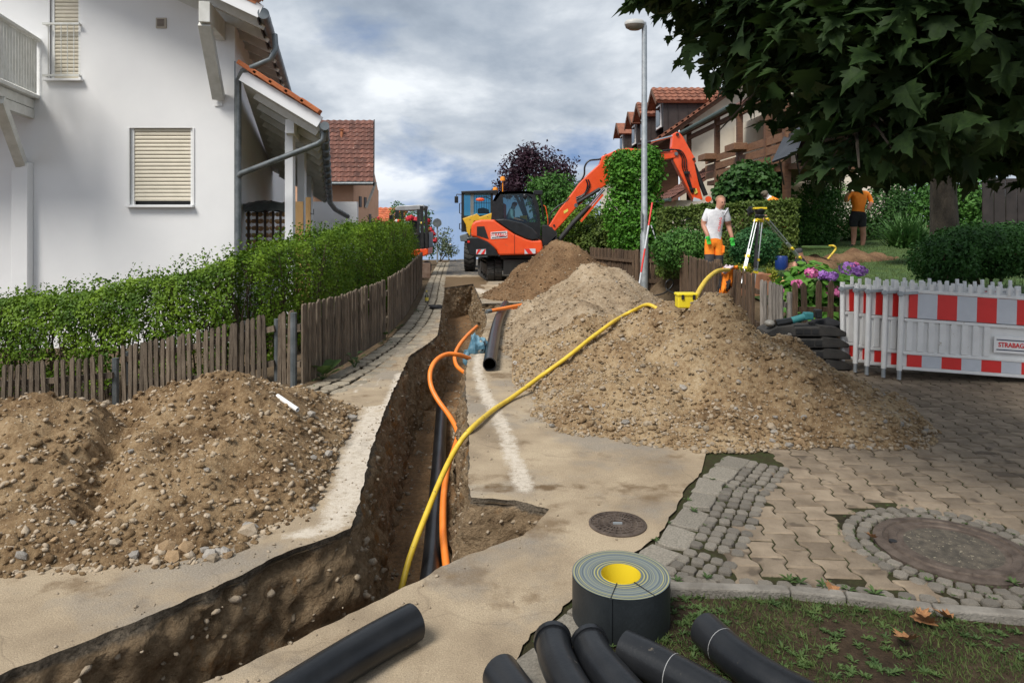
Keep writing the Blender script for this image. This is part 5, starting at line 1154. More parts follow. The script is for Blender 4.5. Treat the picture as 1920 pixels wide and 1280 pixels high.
MB().beam(k4(455,950,BY-.2), k4(668,690,BY-.2), .03, .06).build('ram_guard', kub, ex); MB().tube([k4(420,770,BY-.2), k4(640,635,BY-.2)], .055, 10).build('second_ram', black_m, ex)
MB().tube([k4(1535,400,BY), k4(1600,560,BY), k4(1655,700,BY)], .07, 10).build('bucket_ram', black_m, ex); MB().tube([k4(1680,735,BY-.2), k4(1680,735,BY+.2)], .09, 14).build('bucket_link', kub, ex)
bk = k4(1590,800,BY); MB().prism([(bk.x-.3, bk.z), (bk.x+.25, bk.z+.1), (bk.x+.5, bk.z-.35), (bk.x+.2, bk.z-.75), (bk.x-.3, bk.z-.6)], BY-.35, BY+.35).build('bucket', black_m, ex, bevel=.02)
hs = MB()
for dy in (-.1, 0., .1):
    hs.tube(spline([k4(150,985,BY+dy), k4(165,880,BY+dy), k4(230,810,BY+dy), k4(330,745,BY-.15), k4(420,610,BY+dy), k4(485,510,BY+dy), k4(495,420,BY+dy), k4(540,365,BY+dy), k4(640,350,BY+dy), k4(700,300,BY+dy)]), .026, 8)
for o_ in (0, 25, 50): hs.tube(spline([k4(1150+o_,290,BY-.19), k4(1270,262+o_*.2,BY-.2), k4(1370+o_*.6,262,BY-.2), k4(1425+o_*.7,330,BY-.2), k4(1430+o_*.8,420,BY-.2), k4(1455+o_*.6,500,BY-.18), k4(1520+o_*.3,670,BY-.18)]), .016, 6)
for o_ in (0, 20): hs.tube(spline([k4(410,720+o_,BY-.19), k4(490,680+o_*.5,BY-.2), k4(520+o_,600,BY-.2), k4(505+o_,545,BY-.19)]), .022, 6)
hs.build('hydraulic_hoses', black_pl, ex, smooth=60)
for q in ([(290,850),(330,825),(335,850),(295,875)], [(1540,640),(1565,630),(1578,670),(1550,688)]): MB().prism(poly(k4, q, BY-.175), BY-.178, BY-.171).build('warning_label', MATS['yellow_label'], ex)
MB().box(k4(1475,480,BY-.2), (.16, .05, .07)).box(k4(1525,635,BY-.2), (.16, .05, .05)).build('hose_clamp', black_m, ex)
# loader behind the excavator
ld = thing('wheel_loader', V(-1.2, 25, 0), 'yellow wheel loader with a tall glazed cab standing behind the orange excavator', 'loader')
LY = 24.0; teal = glass('teal_glass', (.35, .66, .70)); grey_paint = M('grey_paint', (.12, .14, .15), (.17, .19, .2), 5, .5)
for xx, w_ in ((168, .09), (275, .11), (500, .09)):
    for Y in (LY, LY+1.3): MB().beam(k3(xx, 190, Y), k3(xx, 640 if xx < 200 else 470, Y), w_, .08).build('cab_post', black_m if xx != 275 else grey_paint, ld)
MB().prism(poly(k3, [(150,175),(560,160),(570,205),(160,205)], LY), LY-.1, LY+1.45).build('cab_roof', black_pl, ld, bevel=.02)
for xa, xb in ((180, 265), (285, 495)):
    for Y in (LY+.03, LY+1.3): MB().add([k3(xa, 205, Y), k3(xb, 205, Y), k3(xb, 450, Y), k3(xa, 460, Y)], [(0, 1, 2, 3)]).build('cab_glass', teal, ld)
MB().add([k3(168, 205, LY), k3(168, 205, LY+1.3)+V(-.02, 0, 0), k3(168, 640, LY+1.3), k3(168, 640, LY)], [(0, 1, 2, 3)]).build('cab_glass', teal, ld)
MB().prism(poly(k3, [(150,455),(520,440),(520,640),(215,645),(160,630)], LY+.1), LY+.1, LY+1.3).build('cab_base', grey_paint, ld)
MB().prism(poly(k3, [(165,488),(330,430),(360,470),(490,425),(560,425),(560,520),(300,515),(262,600),(250,692),(215,640),(205,560)], LY-.6), LY-.6, LY+.1).build('bucket', yellow_paint, ld, bevel=.02)
MB().prism(poly(k3, [(140,680),(215,655),(240,690),(240,745),(150,745)], LY), LY-.3, LY+1.6).build('fender', grey_paint, ld, bevel=.02)
MB().prism(poly(k3, [(340,375),(400,362),(460,380),(475,430),(340,430)], LY+.6), LY+.5, LY+.9).build('seat', black_pl, ld, bevel=.03)
g_ = MB()
for xx in range(300, 500, 28): g_.tube([k3(xx, 225, LY+1.28), k3(xx, 420, LY+1.28)], .008, 5)
for yy in (235, 310): g_.tube([k3(295, yy, LY+1.28), k3(495, yy, LY+1.28)], .01, 5)
g_.build('window_grille', black_m, ld)
MB().tube([k3(160,212,LY), k3(100,210,LY), k3(95,235,LY)], .018, 6).build('mirror_arm', black_m, ld); MB().box(k3(96,270,LY), (.13, .06, .24)).build('mirror', black_pl, ld, bevel=.02)
for ya, yb_ in ((310, 430), (540, 612)): MB().tube([k3(158,ya,LY), k3(132,ya+4,LY), k3(132,yb_-4,LY), k3(158,yb_,LY)], .018, 6).build('grab_rail', black_m, ld)
MB().tube([k3(500,270,LY-.1), k3(430,240,LY-.2), k3(370,250,LY-.3)], .015, 6).build('round_mirror_arm', black_m, ld); MB().ball(k3(368,270,LY-.3), .12, 12, (1.3, .4, .5)).build('round_mirror', kub, ld, smooth=60)
for q, Yq in ((625, LY), (540, LY+.8)): p = k3(q, 30 if q > 600 else 150, Yq); MB().lathe([(.09, -.08), (.09, .0), (.07, .06), (0, .08)], 12, Matrix.Translation(p)).tube([p+V(0, 0, -.6 if q > 600 else -.15), p], .02, 6).build('beacon', M('amber_lens', (.9, .3, .02), rough=.3), ld, smooth=40)
def wheel(p, r, w_):
    ty = MB().lathe([(r*.55, -w_/2), (r*.92, -w_/2), (r, -w_*.36), (r, w_*.36), (r*.92, w_/2), (r*.55, w_/2)], 28, Matrix.Translation(p) @ Matrix.Rotation(math.pi/2, 4, 'Y')).build('tyre', rubber, ld, smooth=40)
    for k in range(20):
        a = 2*math.pi*k/20
        for s in (-1, 1): MB().box((0, 0, 0), (w_*.5, .07, .05), Matrix.Translation(Vector(p)+V(s*w_*.23, math.cos(a)*r, math.sin(a)*r)) @ Matrix.Rotation(a-math.pi/2, 4, 'X') @ Matrix.Rotation(s*.45, 4, 'Z')).build('tread_lug', rubber, ty)
    MB().lathe([(r*.56, -w_*.3), (r*.3, -w_*.15), (.0, -w_*.2)], 20, Matrix.Translation(p) @ Matrix.Rotation(math.pi/2, 4, 'Y')).build('rim', yellow_paint, ld, smooth=40)
pw = k3(250, 905, LY); wheel((pw.x, LY, .52), .52, .36); wheel((pw.x-.1, LY+2.3, .52), .52, .36); wheel((pw.x+1.5, LY, .52), .52, .36); wheel((pw.x+1.5, LY+2.3, .52), .52, .36)
MB().box((pw.x+.75, LY+1.2, .75), (1.1, 3.0, .5)).build('chassis', grey_paint, ld)
# small excavator by the left fence
me_ = thing('mini_excavator', V(-3.4, 22, 0), 'small excavator with an open roofed cab half hidden behind the left hedge', 'excavator')
MY = 21.6
def k1(x, y, Y): return P(700+x/6.735, 370+y/6.737, Y)
silver = M('silver_paint', (.32, .33, .34), (.40, .41, .42), 5, .4, metal=.3)
MB().prism(poly(k1, [(270,140),(300,108),(580,95),(640,98),(640,135),(600,160),(280,170)], MY), MY, MY+1.1).build('cab_roof', silver, me_, bevel=.02)
for xx, ya, yb_, w_ in ((300,160,470,.11), (365,180,470,.06), (570,150,480,.08), (610,110,640,.10), (665,115,640,.08)):
    for Y in (MY+.02, MY+1.0): MB().beam(k1(xx, ya, Y), k1(xx+(10 if xx > 600 else 0), yb_, Y), w_, .07).build('cab_post', black_m, me_)
MB().prism(poly(k1, [(450,330),(480,292),(550,292),(570,340),(570,480),(450,480)], MY+.5), MY+.35, MY+.8).build('seat', black_pl, me_, bevel=.03)
MB().add([k1(645,140,MY+.05), k1(680,140,MY+.05), k1(690,420,MY+.05), k1(650,420,MY+.05)], [(0, 1, 2, 3)]).build('windscreen', glass('dark_pane', (.1, .1, .1)), me_)
MB().prism(poly(k1, [(280,470),(700,440),(700,640),(560,660),(280,640)], MY), MY+.02, MY+1.2).build('cab_base', black_pl, me_, bevel=.02)
MB().prism(poly(k1, [(290,660),(560,655),(695,640),(690,720),(640,745),(300,745)], MY), MY, MY+1.25).build('slew_body', kub, me_, bevel=.03)
MB().box(k1(224,265,MY), (.11, .05, .2)).tube([k1(224,240,MY), k1(290,200,MY)], .015, 6).build('mirror', black_pl, me_)
MB().ball(k1(293,300,MY-.05), .06, 10).build('work_light', white_pl, me_); MB().ball(k1(322,298,MY-.05), .06, 10).build('tail_lamp', kub, me_)
MB().box(k1(605,320,MY-.02), (.04, .02, .06)).build('label', MATS['yellow_label'], me_)
bl = P(795, 495, MY-.9); MB().box((bl.x-.55, MY-.9, .24), (1.5, .06, .46)).beam((bl.x-.4, MY-.9, .25), (bl.x-.5, MY, .35), .1, .1).build('dozer_blade', M('rusty_blade', (.15, .09, .06), (.24, .17, .13), 6, .8), me_, bevel=.01)
for dx in (-1.25, -.15): MB().box((bl.x+dx, MY+.3, .22), (.3, 1.7, .42)).build('track', rubber, me_, bevel=.12)
# ---------------------------------------------------------------- street lamp, rods, sign
lp = thing('street_lamp', V(3.14, 16.2, 0), 'tall grey steel street lamp with a white domed head', 'street lamp')
MB().tube([V(3.14, 16.2, -.1), V(3.14, 16.2, 1.4), V(3.14, 16.2, 1.45), V(3.14, 16.2, 6.35)], [.095, .095, .075, .062], 16).build('pole', galv, lp, smooth=40)
hc = P(1190, 47, 16.2); Mh = Matrix.Translation(hc) @ Matrix.Diagonal((1, .72, 1, 1))
MB().lathe([(.24, 0), (.245, .05), (.20, .10), (.10, .13), (0, .135)], 24, Mh).build('lamp_cap', M('lamp_white', (.42, .42, .40), rough=.5), lp, smooth=50)
MB().lathe([(.235, 0), (.21, -.07), (.12, -.12), (0, -.13)], 24, Mh).build('lamp_bowl', M('lamp_bowl', (.20, .17, .14), rough=.3), lp, smooth=50)
MB().tube([hc+V(.1, 0, .03), V(3.14, 16.2, hc.z+.03), V(3.14, 16.2, hc.z-.1)], .06, 10).build('bracket', galv, lp)
MB().box((3.06, 16.13, 1.75), (.02, .12, .4)).build('number_plate', galv, lp)
rp_ = thing('ranging_pole', G(1195, 552), 'red and white surveying pole leaning against the street lamp', 'ranging pole')
a, b_ = P(1195, 533, 15.4), P(1223, 380, 15.9); a.z = .02
for k in range(4): MB().tube([a.lerp(b_, k/4), a.lerp(b_, (k+1)/4)], .02, 8).build('band', white_film if k % 2 == 0 else red_film, rp_)
st = thing('levelling_staff', P(1240, 480, 15.7), 'slim grey levelling staff leaning behind the garden gate', 'staff')
MB().beam(P(1240, 478, 15.7), P(1221, 422, 15.8), .05, .02).build('rod', white_film, st); MB().ball(P(1238, 473, 15.65), .06, 10).build('joint', zinc, st)
for k in range(4): MB().box(P(1223+k*4.2, 430+k*12, 15.68), (.025, .01, .05)).build('scale_mark', black_m, st)
hose('black_cable', 'coiled black cable lying at the foot of the garden gate', 'cable', [G(1210,556), P(1238,552,14.8), P(1252,545,14.6), P(1262,532,14.6), P(1258,524,14.6), P(1249,530,14.6), P(1250,542,14.6), P(1265,550,14.4), P(1280,552,14.4)], .018, black_pl)
sg = thing('road_sign', V(-3.2, 29.5, 0), 'round road sign seen from its grey back on a thin post', 'road sign')
p = P(820, 418, 29.5); MB().tube([V(p.x, 29.5, 0), V(p.x, 29.5, p.z+.2)], .035, 8).build('post', galv, sg); MB().tube([V(p.x, 29.42, p.z), V(p.x, 29.45, p.z)], .19, 24).build('disc', zinc, sg)
l2 = thing('street_lamp', P(841, 487, 60), 'distant thin street lamp beyond the crest of the road', 'street lamp'); q = P(841, 458, 60)
MB().tube([V(q.x, 60, -4), q], .05, 6).build('pole', galv, l2); MB().ball(q, .2, 8, (1.6, 1, .4)).build('lamp_head', white_pl, l2)
# ---------------------------------------------------------------- barriers, rubber feet, tools
def barrier_proto():
    root = thing('barrier', (0, 0, 0), 'x', 'barrier', 'red and white barriers leaning in a stack'); W_ = 1.95
    def part(nm, mb, mat, bevel=.006, par=None): return mb.build(nm, mat, par or root, bevel=bevel, local=True)
    for nm, x in (('left_post', 0), ('right_post', W_)):
        MB().tube([(x, 0, .095), (x, 0, .98)], .027, 14).build('post', white_pl, root, smooth=40, local=True); MB().tube([(x, 0, 0), (x, 0, .1)], .021, 12).build('steel_foot', galv, root, smooth=40, local=True)
    for z in (.125, .285, .63, .935): part('rail', MB().box((W_/2, 0, z), (W_-.05, .042, .034)), white_pl)
    for k in range(19): part('top_knob', MB().box((.10+k*.0975, (-.012, .012)[k % 2], .985 if k % 3 else .995), (.036, .022, .075 if k % 3 else .1)), white_pl)
    part('panel', MB().box((W_/2, .008, .46), (W_-.06, .012, .32)), white_pl, 0)
    for k in range(17):
        if 8 <= k <= 10: continue
        part('upright_rib', MB().box((.085+k*.1115, -.006, .458), (.062, .03, .31)), white_pl, .006)
    for z0, z1, n, off in ((.655, .915, 10, 0), (.145, .268, 11, .06)):
        x = .075
        for k in range(n):
            x2 = min(W_-.03, (.03+.13+(k)*.2)+off); 
            if x2 <= x: continue
            part('reflective_field', MB().box(((x+x2)/2, -.004, (z0+z1)/2), (x2-x, .016, z1-z0)), red_film if k % 2 == 0 else white_film, 0); x = x2
        part('band_backing', MB().box((W_/2, .008, (z0+z1)/2), (W_-.06, .01, z1-z0)), white_pl, 0)
    sgn = part('name_plate', MB().box((1.10, -.026, .44), (.34, .01, .17)), white_sign, .004)
    o = new_obj('lettering', text_mesh('STRABAG', .068, red_txt), sgn, True, Matrix.Translation((1.10, -.0335, .438)) @ Matrix.Rotation(math.pi/2, 4, 'X') @ Matrix.Diagonal((.88, 1, 1, 1)))
    for z in (.49, .388): part('stripe', MB().box((1.10, -.0325, z), (.29, .004, .010)), navy_txt, 0, sgn)
    lk = part('latch', MB().beam((-.035, -.035, .9), (.15, -.035, .925), .012, .03).tube([(-.03, -.05, .9), (-.03, -.02, .9)], .028, 12), galv, .003)
    return root
bp = barrier_proto()
spots = [(4.08, 7.2, 3.4, -4, 'front barrier of the leaning stack, its name plate and full red stripes showing'), (3.97, 7.30, 3.2, -3.5, 'barrier directly behind the front one in the leaning stack'), (3.86, 7.43, 3.0, -3, 'middle barrier of the leaning stack of five'), (3.80, 7.56, 2.6, -2.5, 'second barrier from the picket fence in the leaning stack'), (3.74, 7.72, 1.2, -2, 'upright barrier at the back of the stack next to the rubber feet')]
for k, (x, y, ro, ya, lab) in enumerate(spots):
    mw = Matrix.Translation((x, y, .012)) @ Matrix.Rotation(math.radians(ya), 4, 'Z') @ Matrix.Rotation(math.radians(ro), 4, 'Y') @ Matrix.Rotation(math.radians(-3), 4, 'X')
    if k == 0: bp.matrix_basis = mw; WM[bp.name] = mw; bp['label'] = lab
    else: dup(bp, None, mw)['label'] = lab
def foot_proto():
    root = thing('rubber_ballast_block', (0, 0, 0), 'x', 'barrier foot', 'stacked black rubber barrier feet')
    MB().prism([(-.44, 0), (.44, 0), (.44, .045), (.33, .105), (.14, .125), (.135, .10), (-.135, .10), (-.14, .125), (-.33, .105), (-.44, .045)], -.19, .19).build('foot_body', rubber, root, bevel=.01, local=True)
    for x in (-.09, 0, .09): MB().box((x, -.191, .055), (.07, .012, .05)).build('socket_recess', black_m, root, local=True)
    for s in (-1, 1): MB().box((s*.30, 0, .112), (.08, .2, .018)).build('grip_pad', rubber, root, local=True)
    return root
ft = foot_proto(); c0 = G(1520, 695)
labs = ('lowest rubber barrier foot of the stack, resting on the paving', 'second rubber barrier foot from the bottom of the stack', 'third rubber barrier foot from the bottom of the stack', 'topmost rubber barrier foot, under the cordless tool')
for k in range(4):
    mw = Matrix.Translation((c0.x+(.03, .02, -.01, -.03)[k], c0.y+.19+(0, .01, -.01, .01)[k], .004+k*.127)) @ Matrix.Rotation(math.radians((2, -3, 1, -2)[k]), 4, 'Z')
    if k == 0: ft.matrix_basis = mw; WM[ft.name] = mw; ft['label'] = labs[0]
    else: dup(ft, None, mw)['label'] = labs[k]
tl = thing('cordless_tool', V(c0.x-.1, c0.y+.1, .52), 'teal and black cordless grinder lying on the rubber barrier feet', 'power tool')
teal_pl = M('teal_plastic', (.02, .14, .16), (.03, .19, .2), 8, .5); TY = c0.y+.1
MB().tube([P(1455,607,TY), P(1475,603,TY), P(1500,597,TY), P(1520,592,TY)], [.05, .042, .034, .036], 12).build('handle', black_pl, tl, smooth=40)
MB().tube([P(1484,601,TY), P(1508,594,TY)], [.04, .04], 12).build('motor_housing', teal_pl, tl, smooth=40); MB().box(P(1515,592,TY), (.10, .09, .085)).build('battery_mount', teal_pl, tl, bevel=.015)
MB().box(P(1533,588,TY), (.07, .10, .10)).build('battery', black_pl, tl, bevel=.012); MB().ball(P(1443,606,TY), .058, 12, (1, 1.2, .7)).build('gear_head', M('grey_gear', (.2, .19, .17), rough=.5), tl, smooth=40)
bgm = MB().ball(V(0, 0, 0), 1, 24); cc = P(1552, 606, TY+.12)
bgm.v = [(cc.x+v[0]*.2*(1+.25*n3(v[0]*2, v[1]*2, 1)), cc.y+v[1]*.14, cc.z+v[2]*.055+.03*n3(v[0]*4, v[1]*4, v[2]*4)-.05*max(0, v[0]-.3)) for v in bgm.v]
tag(bgm.build('black_bag', black_cloth, smooth=50), 'crumpled black jacket lying beside the cordless tool on the rubber feet', 'jacket')
# ---------------------------------------------------------------- vegetation
def leafmat(name, c1, c2, scale=5, trans=.22, rough=.55): return M(name, c1, c2, scale, rough, trans=trans, lo=.32, hi=.68, spec=.25)
privet = leafmat('privet_leaf', (.032, .088, .006), (.18, .29, .018), 3.5)
ivy = leafmat('bright_leaf', (0.0372, 0.132, 0.0124), (0.116, 0.3, 0.031), 3)
hedge_l = leafmat('hornbeam_leaf', (0.0465, 0.0899, 0.0155), (0.132, 0.178, 0.0341), 3)
dark_l = leafmat('dark_leaf', (0.0155, 0.0527, 0.0124), (0.0543, 0.132, 0.0279), 3)
mid_l = leafmat('mid_green_leaf', (0.0279, 0.0961, 0.0186), (0.093, 0.217, 0.0388), 3)
lime_l = leafmat('lime_leaf', (0.0697, 0.163, 0.0155), (0.202, 0.3, 0.0388), 3)
purple_l = leafmat('purple_leaf', (.016, .007, .013), (.055, .022, .038), 3)
maple_l = leafmat('maple_leaf', (.011, .028, .007), (.030, .062, .012), 4, .25, .7)
bark = M('grey_bark', (.03, .024, .017), (.075, .06, .044), 5, .95, 1, 25, stretch=(2, 2, .9))
twig = M('brown_twig', (.05, .034, .02), (.085, .06, .035), 9, .9)
def blob_pts(blobs, n, shell=.55, lump=.28, seed=0, freq=2.2):
    w_ = np.array([(b[3]*b[4]*b[5])**(2/3) for b in blobs]); ks = NR.choice(len(blobs), n, p=w_/w_.sum()); B = np.array([b[:6] for b in blobs])[ks]
    d = unit(NR.normal(size=(n, 3))); lum = np.array([1+lump*n3(*(q*freq+k*3.1+seed))+lump*.5*n3(*(q*freq*2.7+k)) for q, k in zip(d, ks)])
    r = (shell+(1-shell)*NR.random(n)**.6)*lum
    return B[:, :3]+d*B[:, 3:]*r[:, None], d
def bush(name, label, cat, base, blobs, n, size, mat, tmpl=LEAF, shell=.5, lump=.28, trunk=None, group=None, stem_r=.03, seed=1):
    root = thing(name, base, label, cat, group); p, d = blob_pts(blobs, n, shell, lump, seed)
    nr = d*.7+NR.normal(size=(n, 3))*.6+[0, 0, .35]
    scatter('crown' if trunk else 'foliage', *tmpl, p, nr, NR.uniform(.65, 1.25, n)*size, mat, root)
    m = MB(); base = Vector(base)
    for b in blobs:
        c = Vector(b[:3]); mid = base.lerp(c, .5)+V(RND.uniform(-.1, .1), RND.uniform(-.1, .1), .1); r0 = trunk or stem_r
        m.tube(spline([base+V(0, 0, -.1), mid, c, c+V(RND.uniform(-.4, .4)*b[3], RND.uniform(-.4, .4)*b[4], b[5]*.7)], 4), [r0*(1-.9*k/12) for k in range(13)], 7)
    m.build('trunk' if trunk else 'stem', bark if trunk else twig, root, smooth=60); return root
def pb(x, y, rx, ry, Y, dy=None):                      # ellipsoid from its place in the street: centre, half sizes in metres at distance Y
    c = P(x, y, Y); return (c.x, c.y, c.z, rx*Y/F, dy or rx*Y/F, ry*Y/F)
# left hedge
def left_hedge():
    path = [(-7.2, 8.8, .66), (-5.7, 8.6, .74), (-4.4, 8.5, .99), (-3.5, 8.7, 1.24), (-2.95, 9.6, 1.46), (-2.62, 11.5, 1.58), (-2.62, 14, 1.62), (-2.8, 16.5, 1.62), (-2.9, 18.4, 1.58)]
    root = thing('hedge', (-3.2, 9, -.3), 'long green privet hedge behind the weathered picket fence of the white house', 'hedge')
    pts = []; nrm = []; seg = [(Vector(a), Vector(b)) for a, b in zip(path, path[1:])]; L_ = np.array([(b-a).length for a, b in seg]); pr = L_/L_.sum()*np.array([1.6, 1.6, 1.6, 1.4, 1.1, .9, .8, .8]); pr /= pr.sum()
    while len(pts) < 105000:
        a, b = seg[NR.choice(len(seg), p=pr)]; t = RND.random(); c = a.lerp(b, t); d = (b-a); d.z = 0; d.normalize(); nn = V(d.y, -d.x, 0)
        u = RND.uniform(-1, 1); v = RND.random(); lum = .12*n3(c.x*2.2, c.y*2.2, v*3)+.06*n3(c.x*6, c.y*6, v*6)
        e = max(abs(u)**1.5, max(0, 2*v-1)**1.5)
        if RND.random() > .12+.88*e**1.3: continue
        zb = gz(c.x, c.y)+.12; top = c.z+.10*n3(c.x*1.7, c.y*1.7, 5)+.05*n3(c.x*7, c.y*7, 2); hw = .42*(1-.35*max(0, v-.75)*4*abs(u))+lum
        p = V(c.x, c.y, 0)+nn*u*hw; z = zb+(top-zb)*v
        sparse = sst((-3.0-c.x)/1.2)
        if sparse and v < .62 and n3(p.x*3.5, p.y*3.5, z*3.5)+.38 < sparse*(.75-v)*.9*RND.uniform(.5, 1.5): continue
        pts.append((p.x, p.y, z)); nrm.append((nn.x*u+RND.gauss(0, .5), nn.y*u+RND.gauss(0, .5), (v-.4)*1.3+RND.gauss(0, .5)))
    for _ in range(420):                                  # young shoots standing above the clipped top
        a, b = seg[NR.choice(len(seg), p=pr)]; c = a.lerp(b, RND.random()); h = RND.uniform(.05, .17); x, y = c.x+RND.uniform(-.35, .35), c.y+RND.uniform(-.35, .35)
        for k in range(7): pts.append((x+RND.gauss(0, .012), y+RND.gauss(0, .012), c.z+h*k/6)); nrm.append((RND.gauss(0, 1), RND.gauss(0, 1), .6))
    scatter('foliage', *LEAF, pts, nrm, NR.uniform(.030, .056, len(pts)), privet, root)
    m = MB()
    for _ in range(240):
        a, b = seg[RND.randrange(0, len(seg))]; c = a.lerp(b, RND.random()); x, y = c.x+RND.uniform(-.25, .25), c.y+RND.uniform(-.25, .25); z0 = gz(x, y)-.05
        m.tube([(x, y, z0), (x+RND.uniform(-.1, .1), y+RND.uniform(-.1, .1), (z0+c.z)/2), (x+RND.uniform(-.2, .2), y+RND.uniform(-.15, .15), c.z-.08)], [.012, .009, .004], 5)
    m.build('stem', twig, root)
left_hedge()
G_SH = 'garden shrubs along the right fence'
bush('columnar_shrub', 'tall bright green column shrub in front of the excavator boom', 'shrub', (3.3, 19.1, 0), [pb(1190, 330, 56, 50, 19, .65), pb(1188, 400, 60, 60, 19, .7), pb(1195, 440, 55, 50, 19, .7), pb(1165, 310, 30, 30, 19, .4), pb(1215, 300, 28, 28, 19, .4)], 15000, .115, ivy, lump=.2)
def box_hedge(name, label, x0, x1, y0, y1, zt, n, size, mat, zb=.3, cat='hedge'):
    root = thing(name, ((x0+x1)/2, (y0+y1)/2, zb), label, cat); pts = []; nrm = []
    while len(pts) < n:
        u, v, w_ = RND.random(), RND.random(), RND.random(); f = RND.random()
        if f < .3: w_ = 1-RND.random()**2*.12; nr = (0, 0, 1)
        elif f < .75: v = RND.random()**2*.25; nr = (0, -1, .2)
        elif f < .87: u = RND.random()**2*.08; nr = (-1, 0, .2)
        else: u = 1-RND.random()**2*.08; nr = (1, 0, .2)
        x, y = x0+(x1-x0)*u, y0+(y1-y0)*v; top = zt(u)+.06*n3(x*2, y*2, 1)+.04*n3(x*7, y*7, 4); z = zb+(top-zb)*w_; k = .08*n3(x*2.2, z*2.2, 9)
        pts.append((x, y+k, z)); nrm.append(tuple(np.array(nr)+NR.normal(size=3)*.5))
    scatter('foliage', *LEAF, pts, nrm, NR.uniform(.7, 1.3, n)*size, mat, root)
    m = MB()
    for k in range(10): x = x0+(x1-x0)*(k+.5)/10; y = (y0+y1)/2; m.tube([(x, y, zb-.3), (x+.05, y, zb+.5), (x-.05, y, zt(.5)-.15)], [.03, .02, .01], 6)
    m.build('stem', twig, root); return root
box_hedge('hornbeam_hedge', 'long clipped brownish green hedge behind the man in the white shirt', 3.35, 6.3, 15.0, 15.9, lambda u: 1.98+.20*u, 19000, .075, hedge_l, .45)
bush('round_shrub', 'low feathery green shrub against the clipped hedge beside the gate', 'shrub', (3.85, 14.4, .4), [pb(1285, 468, 52, 40, 14.3), pb(1250, 470, 30, 34, 14.5), pb(1315, 478, 30, 30, 14.2)], 6500, .07, mid_l, group=G_SH)
bush('ball_shrub', 'rounded dense blue-green ball shrub behind the surveying tripod', 'shrub', (4.55, 13.3, .5), [pb(1418, 460, 44, 36, 13.3), pb(1405, 470, 36, 30, 13.2)], 6000, .055, leafmat('blue_green_leaf', (0.0217, 0.0853, 0.0279), (0.062, 0.178, 0.0543), 4), lump=.12, shell=.7, group=G_SH)
bush('laurel_shrub', 'glossy laurel shrub rising above the clipped hedge below the gallery', 'shrub', (6.4, 19, 1.1), [pb(1410, 345, 55, 42, 18.6), pb(1440, 355, 40, 32, 18.4), pb(1370, 362, 32, 26, 18.5)], 5500, .14, dark_l, ROUND, lump=.25, group=G_SH)
bush('leafy_shrub', 'large leafy shrub between the clipped hedge and the worker in shorts', 'shrub', (9.2, 20.4, 1.2), [pb(1530, 400, 52, 62, 20.2), pb(1500, 420, 36, 48, 20), pb(1580, 400, 40, 50, 20.4), pb(1545, 350, 36, 34, 20.6), pb(1520, 440, 50, 34, 20)], 15000, .085, mid_l, lump=.25, group=G_SH)
bush('flowering_shrub', 'dark shrub with a few lilac flowers beside the worker in shorts', 'shrub', (11.6, 20.4, 1.2), [pb(1660, 400, 50, 55, 20.6), pb(1690, 420, 44, 50, 20.2), pb(1700, 370, 40, 40, 20.7), pb(1630, 440, 40, 36, 20.4)], 9000, .10, dark_l, group=G_SH)
bush('tall_shrub', 'bright green shrub behind the maple trunk', 'shrub', (11.5, 16.5, 1.0), [pb(1835, 385, 44, 50, 16), pb(1805, 400, 36, 56, 16.2), pb(1760, 380, 50, 50, 17), pb(1870, 410, 40, 36, 15.6)], 9000, .10, mid_l, group=G_SH)
bush('clipped_shrub', 'broad clipped dark green shrub behind the stacked barriers', 'shrub', (6.9, 9.9, .4), [pb(1850, 470, 105, 52, 9.8, .8), pb(1770, 490, 52, 48, 9.6, .6), pb(1910, 465, 90, 48, 9.9, .8), pb(1800, 470, 50, 46, 9.9, .6)], 22000, .055, leafmat('box_leaf', (0.0155, 0.0558, 0.0124), (0.0527, 0.147, 0.0279), 4), lump=.16, shell=.62, group=G_SH)
bush('yellow_shrub', 'yellow-green shrub behind the boom ram of the orange excavator', 'shrub', (2.2, 21.8, 0), [pb(1100, 425, 45, 40, 21.5), pb(1065, 440, 36, 36, 21.3), pb(1130, 440, 40, 36, 21.5), pb(1085, 455, 40, 26, 21)], 9000, .10, lime_l, group=G_SH)
bush('tree', 'small green tree left of the boom in front of the purple tree', 'tree', (1.1, 25, 0), [pb(1040, 370, 42, 46, 25), pb(1010, 365, 26, 34, 25.5), pb(1075, 395, 40, 44, 24.5), pb(1045, 420, 44, 36, 24.5)], 9000, .13, mid_l, lump=.4, trunk=.08)
bush('copper_tree', 'dark purple leaved tree rising behind the orange excavator', 'tree', (1.3, 31, 0), [pb(1005, 315, 38, 44, 30.5), pb(965, 325, 30, 34, 30.5), pb(1045, 325, 38, 34, 30.5), pb(985, 295, 26, 26, 31), pb(1030, 350, 50, 30, 30), pb(960, 350, 34, 22, 30)], 8000, .15, purple_l, lump=.5, trunk=.13, shell=.25)
bush('rose_bush', 'climbing rose with red blooms behind the small excavator', 'shrub', (-4.6, 26.5, 0), [pb(800, 430, 12, 40, 26, .5), pb(770, 415, 30, 24, 27, .5), pb(745, 400, 16, 22, 27, .4), pb(808, 455, 12, 30, 26, .4)], 2600, .10, mid_l, lump=.45)
rs = bpy.data.objects['rose_bush']; red_fl = M('red_rose', (.42, .015, .03), (.58, .03, .05), 14, .7)
for k, (x, y) in enumerate(((765,410),(772,408),(780,412),(802,414),(811,437),(806,430),(708,412),(814,450),(800,420))): MB().ball(P(x, y, 25.8), .11, 8, jit=.6, seed=k).build('bloom', red_fl, rs)
